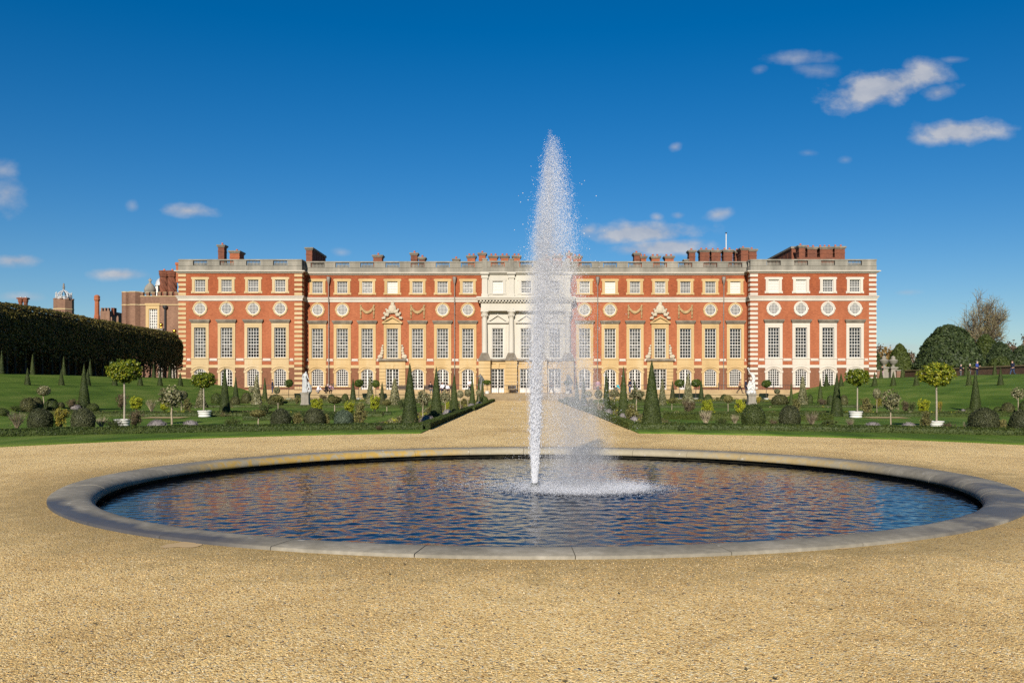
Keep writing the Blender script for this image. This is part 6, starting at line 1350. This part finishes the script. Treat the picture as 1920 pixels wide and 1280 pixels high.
# ------------------------------------------------------------------ statues
def pedestal(t, w_, h, mat='stone_ped'):
    b = B(); b.box(-w_ * .62, w_ * .62, -w_ * .62, w_ * .62, 0, .14); b.box(-w_ * .56, w_ * .56, -w_ * .56, w_ * .56, .14, .26); b.box(-w_ / 2, w_ / 2, -w_ / 2, w_ / 2, .26, h - .18); b.box(-w_ * .56, w_ * .56, -w_ * .56, w_ * .56, h - .18, h - .09); b.box(-w_ * .62, w_ * .62, -w_ * .62, w_ * .62, h - .09, h); b.obj('pedestal', mat, t)
def figure(name, t, h0, joints, radii, edges, mat, root=0): J = [(x, y, z + h0) for x, y, z in joints]; return skin(name, J, edges, radii, mat, t, 2, root)
Y = 76.0; X = PX(573, Y); t = thing('statue', 'grey statue of a draped woman with a child on a pedestal, left of the path', 'statue', (X, Y, .03), 'garden statues on pedestals'); h0 = PZ(735, Y) - .03
pedestal(t, .62, h0)
# the woman: weight on one leg, head turned down to the child, one arm reaching to it
J = [(-.04, 0, 1.0), (-.05, 0, 1.28), (-.03, -.01, 1.50), (.03, -.03, 1.62), (.06, -.05, 1.74), (-.20, 0, 1.46), (-.28, .02, 1.18), (-.18, -.12, .98), (.13, 0, 1.44), (.20, -.06, 1.20), (.31, -.12, 1.06), (-.10, 0, .94), (-.12, -.06, .5), (-.12, 0, .06), (.05, 0, .94), (.06, -.12, .52), (.08, -.04, .06), (-.12, -.14, .03), (.08, -.18, .03)]
Er = [(0, 1), (1, 2), (2, 3), (3, 4), (2, 5), (5, 6), (6, 7), (2, 8), (8, 9), (9, 10), (0, 11), (11, 12), (12, 13), (0, 14), (14, 15), (15, 16), (13, 17), (16, 18)]; Rr = [.15, .125, .12, .055, .095, .07, .055, .04, .065, .05, .035, .12, .10, .06, .12, .10, .06, .045, .045]
k = (PZ(694, Y) - PZ(735, Y)) / 1.84; J = [tuple(np.array(j) * k) for j in J]; figure('figure', t, h0, J, [q * k for q in Rr], Er, 'marble')
b = B(); zz = np.linspace(0, 1.25, 14); a = np.arange(40) * 2 * pi / 40; A, Zm = np.meshgrid(np.append(a, 2 * pi), zz); fold = 1 + .10 * np.sin(7 * A + 1.5 * Zm) + .05 * np.sin(13 * A - 2 * Zm); rad = np.interp(Zm, [0, .2, .7, 1.0, 1.25], [.25, .22, .20, .18, .13]) * fold
b.grid((rad * np.cos(A) - .06) * k, rad * np.sin(A) * .85 * k, Zm * k + h0); b.obj('drapery', 'marble', t)
Jc = [(.30, -.10, .50), (.30, -.10, .68), (.27, -.11, .80), (.23, -.12, .90), (.21, -.11, .66), (.16, -.12, .82), (.38, -.08, .66), (.42, -.02, .50), (.25, -.1, .44), (.20, -.18, .24), (.17, -.12, .03), (.36, -.08, .44), (.41, -.12, .24), (.46, -.04, .03)]
Ec = [(0, 1), (1, 2), (2, 3), (1, 4), (4, 5), (1, 6), (6, 7), (0, 8), (8, 9), (9, 10), (0, 11), (11, 12), (12, 13)]; Rc = [.09, .085, .045, .075, .045, .03, .045, .03, .07, .05, .035, .07, .05, .035]
figure('child_figure', t, h0, [tuple(np.array(j) * k) for j in Jc], [q * k for q in Rc], Ec, 'marble')
b = B(); b.ball((.30 * k, .02, h0 + .1), (.22 * k, .16, .14), 10, 6, 0, .25, 4); b.ball((.40 * k, .06, h0 + .3), (.10 * k, .08, .3), 10, 6, 0, .25, 5); b.obj('tree_stump', 'marble', t)
Y = 82.0; X = PX(1409, Y); t = thing('statue', 'bright white statue raising an arm over a crouched figure, right of the path', 'statue', (X, Y, .03), 'garden statues on pedestals'); h0 = PZ(738, Y) - .03
pedestal(t, .66, h0); k = (PZ(689, Y) - PZ(738, Y)) / 2.28
J = [(.14, .02, 1.02), (.20, .02, 1.30), (.16, 0, 1.56), (.06, -.02, 1.74), (.00, -.03, 1.88), (.02, 0, 1.66), (-.17, -.04, 1.86), (-.30, -.06, 2.10), (.26, .02, 1.56), (.32, .02, 1.30), (.22, -.12, 1.06), (.20, 0, .92), (.24, -.10, .52), (.20, .0, .06), (.06, 0, .92), (-.04, -.18, .62), (-.02, -.06, .30)]
Er = [(0, 1), (1, 2), (2, 3), (3, 4), (2, 5), (5, 6), (6, 7), (2, 8), (8, 9), (9, 10), (0, 11), (11, 12), (12, 13), (0, 14), (14, 15), (15, 16)]; Rr = [.14, .135, .14, .06, .10, .075, .055, .045, .07, .055, .04, .12, .09, .055, .12, .09, .06]
figure('figure', t, h0, [tuple(np.array(j) * k) for j in J], [q * k for q in Rr], Er, 'marble_white')
b = B(); b.ball((-.31 * k, -.06, h0 + 2.20 * k), (.10 * k, .08, .09 * k), 10, 8, 0, .2, 2); b.ball((-.20 * k, -.06, h0 + 2.12 * k), (.07, .06, .06), 8, 6, 0, .2, 3); b.obj('held_bundle', 'marble_white', t)
J = [(-.10, -.06, .58), (-.16, -.10, .84), (-.20, -.14, 1.02), (-.17, -.18, 1.16), (-.28, -.08, .86), (-.36, -.14, .58), (-.30, -.2, .36), (.02, -.14, .86), (.10, -.2, .66), (.06, -.2, .44), (-.20, -.1, .48), (-.30, -.22, .40), (-.28, -.06, .05), (.02, -.1, .48), (.12, -.24, .36), (.12, -.1, .05)]
Er = [(0, 1), (1, 2), (2, 3), (1, 4), (4, 5), (5, 6), (1, 7), (7, 8), (8, 9), (0, 10), (10, 11), (11, 12), (0, 13), (13, 14), (14, 15)]; Rr = [.15, .14, .06, .10, .07, .055, .04, .07, .055, .04, .11, .09, .06, .11, .09, .06]
figure('crouched_figure', t, h0, [tuple(np.array(j) * k) for j in J], [q * k for q in Rr], Er, 'marble_white')
b = B()
for i, (x, y, z, q) in enumerate([(-.22, 0, .12, .24), (.18, .02, .14, .24), (0, -.12, .12, .22), (.0, .1, .3, .26), (-.14, .08, .55, .22), (.16, .1, .55, .22), (.05, .12, .8, .2), (.22, .1, .85, .14)]): b.ball((x * k, y, h0 + z * k), (q * k, .22, q * k * .95), 12, 8, 0, .3, i)
b.obj('rock_and_drapery', 'marble_white', t)
# two dark lead figures on the terrace either side of the steps
for s, px, lab in ((-1, 901.5, 'dark lead statue with an outstretched arm on a plinth left of the stone steps'), (1, 1066, 'dark cloaked lead statue on a plinth right of the steps, behind the spray')):
    Y = 110; X = PX(px, Y); t = thing('statue', lab, 'statue', (X, Y, ZT), 'dark statues flanking the steps'); pedestal(t, .7, 1.15, 'stone_grey'); k = 1.0; h0 = 1.15
    J = [(.05, 0, .62), (.0, 0, .92), (-.06, -.02, 1.10), (-.10, -.03, 1.26), (-.2, 0, .98), (-.42, -.05, .90), (-.66, -.1, .98), (.10, 0, .96), (.24, 0, .72), (.30, -.1, .5), (.0, -.05, .52), (-.12, -.3, .46), (-.10, -.1, .05), (.16, -.05, .5), (.30, -.25, .34), (.36, -.05, .05)]
    if s > 0: J[5] = (-.24, -.1, .7); J[6] = (-.1, -.2, .55)
    Er = [(0, 1), (1, 2), (2, 3), (1, 4), (4, 5), (5, 6), (1, 7), (7, 8), (8, 9), (0, 10), (10, 11), (11, 12), (0, 13), (13, 14), (14, 15)]; Rr = [.15, .14, .06, .09, .07, .05, .035, .07, .055, .04, .11, .09, .06, .11, .09, .06]
    figure('figure', t, h0, J, Rr, Er, 'bronze'); b = B()
    A, Zm = np.meshgrid(np.linspace(0, 2 * pi, 30), np.linspace(0, 1.0, 10)); rad = np.interp(Zm, [0, .4, 1.0], [.42, .34, .14]) * (1 + .1 * np.sin(6 * A + 3 * Zm)); b.grid(rad * np.cos(A) + .18 - .15 * Zm, rad * np.sin(A) * .7 + .06, Zm + h0); b.obj('cloak', 'bronze', t)

# ------------------------------------------------------------------ low brick wall and urn gate on the right
wl = thing('garden_wall', 'long low brown brick wall with stone coping above the right bank', 'wall', (54, 60, 2.8)); b = B(); b.box(0, .35, 0, 69, -.1, 1.12); b.obj('brickwork', 'brick_tudor', wl)
b = B(); b.box(-.07, .42, -.02, 69.02, 1.12, 1.25); b.obj('coping', 'stone_terrace', wl)
for i, px in enumerate((1657.5, 1674.5)):
    Y = 131.5 + .8 * i; X = PX(px, Y); t = thing('gate_pier', ['square stone gate pier nearer the palace corner, under an urn', 'square pale stone gate pier right of its twin, under an urn'][i], 'gate pier', (X, Y, 2.8), 'urn gate piers'); b = B(); b.box(-.48, .48, -.48, .48, 0, 1.0); b.box(-.42, .42, -.42, .42, 1.0, 1.55); b.obj('shaft', 'stone_ped', t); b = B(); b.box(-.56, .56, -.56, .56, 1.55, 1.75); b.obj('cap', 'stone_grey', t)
    u_ = thing('stone_urn', ['tall lidded stone urn nearer the palace corner', 'tall lidded stone urn, right one of the pair on the gate piers'][i], 'urn', (X, Y, 4.55), 'stone urns on the gate piers'); b = B(); b.lathe([(.34, 0), (.36, .08), (.18, .14), (.16, .26), (.30, .40), (.55, .62), (.66, .86), (.70, .92)], 16); b.obj('bowl', 'stone_grey', u_)
    b = B(); b.lathe([(.70, .93), (.58, 1.02), (.34, 1.16), (.24, 1.26), (.34, 1.36), (.30, 1.48), (.12, 1.60), (.02, 1.68)], 16); b.obj('lid', 'stone_grey', u_)
for i, (a_, c_) in enumerate(((1643, 1652), (1680, 1688))): Y = 131.8; t = thing('wall_stub', ['short red brick wall stub between the palace and the urn gate', 'short red brick wall stub right of the urn gate'][i], 'wall', (PX((a_ + c_) / 2, Y), Y, 2.8)); w_ = (c_ - a_) * Y / F / 2; b = B(); b.box(-w_, w_, -.3, .3, -.1, 1.2); b.obj('brickwork', 'brick_tudor', t); b = B(); b.box(-w_ - .06, w_ + .06, -.36, .36, 1.2, 1.34); b.obj('coping', 'stone_grey', t)

# ------------------------------------------------------------------ Tudor range, tower and chimneys beyond the hedge
YT = 132.0; tx = lambda p: PX(p, YT); tz = lambda y: PZ(y, YT)
tu = thing('tudor_range', 'brown brick castellated old building left of the palace, above the hedge', 'building', (tx(290), YT, .5)); O = tu.location.copy()
def tput(b, n_, m_, par=None):
    o = b.obj(n_, m_, par or tu); 
    if par is None: o.location = -O
    return o
x0, x1 = tx(262), tx(338); top = tz(556); b = B(); wx0, wx1, wz0, wz1 = tx(279.5), tx(295.5), tz(616), tz(579)
for a_, c_, z0, z1 in ((x0, wx0, .5, top), (wx1, x1, .5, top), (wx0, wx1, .5, wz0), (wx0, wx1, wz1, top)): b.add([(a_, YT, z0), (c_, YT, z0), (c_, YT, z1), (a_, YT, z1)], [(0, 1, 2, 3)])
b.box(x0, x1 + 4, YT + .5, YT + 14, .5, top); mer = np.linspace(x0, x1, 8)
for i in range(7): b.box(mer[i] + .1, mer[i] + (mer[1] - mer[0]) * .62, YT - .03, YT + .45, top + .0, tz(548.5))
tput(b, 'wall', 'brick_tudor'); b = B(); b.box(x0 - .1, x1, YT - .12, YT + .2, tz(572.2), tz(570.4))
for i in range(7): b.box(mer[i] + .04, mer[i] + (mer[1] - mer[0]) * .66, YT - .08, YT + .5, tz(548.5), tz(547.6))
b.box(x0, x1, YT - .06, YT + .5, top, top + .1); tput(b, 'string_course', 'stone_buff')
for (pa, pb, yt) in ((227.5, 241, 548), (241, 263, 547)):
    b = B(); rx = (tx(pb) - tx(pa)) / 2; c_ = ((tx(pa) + tx(pb)) / 2, YT + .3, 0); b.lathe([(rx * 1.06, .5), (rx * 1.06, tz(548))], 8, c_, 0, False, a0=pi / 8); b.lathe([(rx * 1.12, tz(572.4)), (rx * 1.12, tz(570.6))], 8, c_, 1, False, a0=pi / 8); b.lathe([(rx * 1.1, tz(548)), (rx * 1.1, tz(546.6))], 8, c_, 1, False, a0=pi / 8); tput(b, 'turret', ['brick_tudor', 'stone_buff'])
wn = B(); wn.box(wx0 - .45, wx0, YT - .1, YT + .3, wz0 - .3, wz1 + .55); wn.box(wx1, wx1 + .3, YT - .1, YT + .3, wz0 - .3, wz1 + .55); wn.box(wx0, wx1, YT - .1, YT + .3, wz1, wz1 + .55); wn.box(wx0 - .55, wx1 + .4, YT - .2, YT + .1, wz1 + .5, wz1 + .8); w_ = tput(wn, 'window', 'stone_yellow')
b = B(); p_ = B(); gx = np.linspace(wx0, wx1, 5); gz = np.linspace(wz0, wz1, 8)
for x in gx: b.box(x - .05, x + .05, YT + .12, YT + .18, wz0, wz1)
for z in gz: b.box(wx0, wx1, YT + .13, YT + .17, z - .05, z + .05)
b.box(wx0 - .01, wx0 + .1, YT + .08, YT + .2, wz0, wz1); b.box(wx1 - .1, wx1 + .01, YT + .08, YT + .2, wz0, wz1); b.obj('glazing_bars', 'white_paint', w_)
for i in range(4):
    for j in range(7): p_.add([(gx[i], YT + .2, gz[j]), (gx[i + 1], YT + .2, gz[j]), (gx[i + 1], YT + .2, gz[j + 1]), (gx[i], YT + .2, gz[j + 1])], [(0, 1, 2, 3)])
p_.obj('panes', 'glass_pale', w_)
b = B(); X = tx(310.5); b.tube([(X, YT - .2, .6), (X, YT - .2, tz(580))], .14, 8); b.lathe([(.16, tz(580)), (.36, tz(577)), (.38, tz(574)), (.2, tz(573))], 8, (X, YT - .2, 0)); tput(b, 'rain_pipe', 'iron')
for px in (308.2, 323.3):    # twisted chimneys
    Y = YT + 5; X = PX(px, Y); zt, zb = PZ(508, Y), PZ(549, Y); n = 26; zz = np.linspace(zb, zt - 1.0, n); b = B(); A, Zm = np.meshgrid(np.linspace(0, 2 * pi, 33), zz); rr = .62 + .09 * np.cos(6 * (A + Zm * 1.1)); b.grid(X + rr * np.cos(A), Y + rr * np.sin(A), Zm, 0, False)
    b.lathe([(.62, zt - 1.0), (.78, zt - .8), (.72, zt - .7), (.86, zt - .45), (.78, zt - .35), (.88, zt - .1), (.86, zt)], 8, (X, Y, 0), 0, False); b.box(X - .8, X + .8, Y - .7, Y + .7, 13, zb); c_ = tput(b, 'chimney', 'brick_chimney'); p_ = B(); p_.lathe([(.16, zt), (.14, zt + .3)], 8, (X, Y, 0)); p_.obj('chimney_pot', 'terracotta', c_)
b = B(); Y = YT + 3; X = PX(281.5, Y); b.lathe([(.80, PZ(552, Y)), (.80, PZ(546, Y)), (.86, PZ(545, Y)), (.80, PZ(541, Y)), (.66, PZ(537, Y)), (.44, PZ(533.5, Y)), (.20, PZ(531, Y)), (.12, PZ(529, Y)), (.08, PZ(521.5, Y))], 14, (X, Y, 0)); b.box(X - .26, X + .26, Y - .07, Y + .07, PZ(526, Y), PZ(524, Y)); b.ball((X, Y, PZ(527.6, Y)), .2, 8, 6); tput(b, 'stone_cupola', 'stone_grey')
cu = thing('white_cupola', 'small white cupola with domed lead roof behind the twisted chimneys', 'cupola', (PX(304, 150), 150, 14)); Y = 150; rx = 11.5 * Y / F; zz = lambda y: PZ(y, Y) - 14
b = B(); b.lathe([(rx * 1.05, zz(535)), (rx * .98, zz(530)), (rx * .8, zz(525.5)), (rx * .5, zz(522)), (.05, zz(520.6))], 18); b.obj('dome', 'lead_white', cu); b = B(); b.lathe([(rx * 1.0, zz(536.5)), (rx * 1.12, zz(536)), (rx * 1.12, zz(535))], 18); b.obj('eaves', 'white_paint', cu)
for k_ in range(8): a = k_ * pi / 4 + .2; b = B(); b.box(rx * .86 * cos(a) - .13, rx * .86 * cos(a) + .13, rx * .86 * sin(a) - .13, rx * .86 * sin(a) + .13, 0, zz(536.5)); b.obj('post', 'white_paint', cu)
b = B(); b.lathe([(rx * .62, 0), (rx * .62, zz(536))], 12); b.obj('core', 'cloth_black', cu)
b = B(); b.lathe([(rx * .95, -10), (rx * .95, .2)], 12); b.obj('base', 'brick_tudor', cu)
Y = 185; tw = thing('turret_tower', 'octagonal brown brick turret topped with a pale openwork lead crown, above the hedge', 'tower', (PX(119.5, Y), Y, 1)); zz = lambda y: PZ(y, Y) - 1; rx = 17.5 * Y / F
b = B(); b.lathe([(rx, 0), (rx, zz(566))], 8, a0=pi / 8 + .2, sm=False); b.lathe([(rx, zz(566)), (rx * .99, zz(561.5))], 8, a0=pi / 8 + .2, sm=False)
for k_ in range(8): a = k_ * pi / 4 + .2; b.box(rx * .88 * cos(a) - .25, rx * .88 * cos(a) + .25, rx * .88 * sin(a) - .25, rx * .88 * sin(a) + .25, zz(562), zz(560))
b.obj('shaft', 'brick_tudor', tw); b = B(); b.lathe([(rx * 1.03, zz(581)), (rx * 1.03, zz(579))], 8, a0=pi / 8 + .2, sm=False); b.obj('string_course', 'stone_buff', tw)
b = B(); b.lathe([(rx * .80, zz(562)), (rx * .80, zz(557.5)), (rx * .86, zz(557)), (rx * .82, zz(556))], 8, a0=pi / 8 + .2, sm=False); b.obj('crown_base', 'lead_white', tw)
for k_ in range(8):
    a = k_ * pi / 4 + .2; c_, s_ = cos(a), sin(a); b = B(); b.tube([(rx * .8 * c_, rx * .8 * s_, zz(558)), (rx * .78 * c_, rx * .78 * s_, zz(548))], [.13, .06], 6); b.ball((rx * .79 * c_, rx * .79 * s_, zz(550.5)), .16, 6, 5)
    b.tube([(rx * .72 * c_, rx * .72 * s_, zz(557)), (rx * .55 * c_, rx * .55 * s_, zz(550)), (rx * .25 * c_, rx * .25 * s_, zz(546)), (0, 0, zz(544))], .12, 6); b.obj('crown_rib', 'lead_white', tw)
b = B(); b.tube([(0, 0, zz(546)), (0, 0, zz(531.5))], [.14, .04], 6)
for y_, q in ((541.5, .22), (538, .26), (534.5, .2), (532.2, .15)): b.ball((0, 0, zz(y_)), q, 8, 6)
b.obj('finial', 'lead', tw)
Y = 160; ch = thing('brick_chimney', 'tall slim octagonal orange brick chimney rising over the hedge', 'chimney', (PX(182, Y), Y, 4)); zz = lambda y: PZ(y, Y) - 4; b = B(); b.lathe([(.55, 0), (.52, zz(593)), (.44, zz(589)), (.40, zz(565))], 8, sm=False); b.obj('shaft', 'brick_chimney_red', ch)
b = B(); b.lathe([(.40, zz(565)), (.56, zz(562)), (.50, zz(560)), (.52, zz(555.5)), (.40, zz(554)), (.2, zz(552.8))], 8, sm=False); b.obj('cap', 'brick_chimney_red', ch)
Y = 170; ch = thing('brick_chimney', 'squat pair of moulded brick chimney shafts peeping over the hedge, far left', 'chimney', (PX(43.5, Y), Y, 4)); zz = lambda y: PZ(y, Y) - 4; b = B()
for s in (-1, 1): b.lathe([(.36, 0), (.36, zz(568)), (.48, zz(564.5)), (.46, zz(560)), (.5, zz(558))], 8, (s * .48, 0, 0), 0, False)
b.obj('shafts', 'brick_chimney', ch); b = B(); b.box(-1.0, 1.0, -.5, .5, zz(561), zz(558.3)); b.obj('cap', 'brick_chimney', ch)
for s in (-1, 1): b = B(); b.lathe([(.18, zz(558.3)), (.16, zz(556.3))], 8, (s * .46, 0, 0)); b.obj('chimney_pot', 'marble', ch)
Y = 165; tr = thing('castellated_wing', 'small castellated brown brick wing between the orange chimney and the old building', 'building', (PX(204, Y), Y, 2)); zz = lambda y: PZ(y, Y) - 2; k_ = Y / F; b = B(); b.box(-16 * k_, -3 * k_, 0, 5, 0, zz(583)); b.box(-3 * k_, 3 * k_, -.3, 5, 0, zz(583)); b.box(3 * k_, 18 * k_, 0, 5, 0, zz(594))
for i in range(3): b.box((-15 + 6 * i) * k_, (-12 + 6 * i) * k_, 0, .6, zz(583), zz(577))
for i in range(3): b.box((5 + 5 * i) * k_, (7.5 + 5 * i) * k_, 0, .6, zz(594), zz(592))
b.obj('wall', 'brick_tudor', tr)
for s in (.5, 4.2): b = B(); b.box((s - 1) * k_, (s + 1.2) * k_, 1, 2, zz(590), zz(576)); b.obj('chimney', 'brick_chimney', tr)
for i, (px, py) in enumerate(((302.2, 608.8), (327.2, 620.6))):
    Y = 121.5; t = thing('gilded_ball', ['gilded ball finial on a tall pier showing over the hedge, higher one', 'gilded ball finial on a tall pier showing over the hedge end, lower one'][i], 'finial', (PX(px, Y), Y, 2.7)); z_ = PZ(py, Y) - 2.7; b = B(); b.ball((0, 0, z_), .27, 18, 12); b.lathe([(.2, z_ - .55), (.1, z_ - .42), (.09, z_ - .26)], 10); b.obj('ball', 'gold', t); b = B(); b.box(-.28, .28, -.28, .28, 0, z_ - .6); b.box(-.36, .36, -.36, .36, z_ - .6, z_ - .5); b.obj('pier', 'stone_ped', t)

# the palace Empty stands at the middle of the palace's base
Lp = mathutils.Vector((.14, YM, ZT)); pal.location = Lp
for c_ in pal.children: c_.location = c_.location - Lp
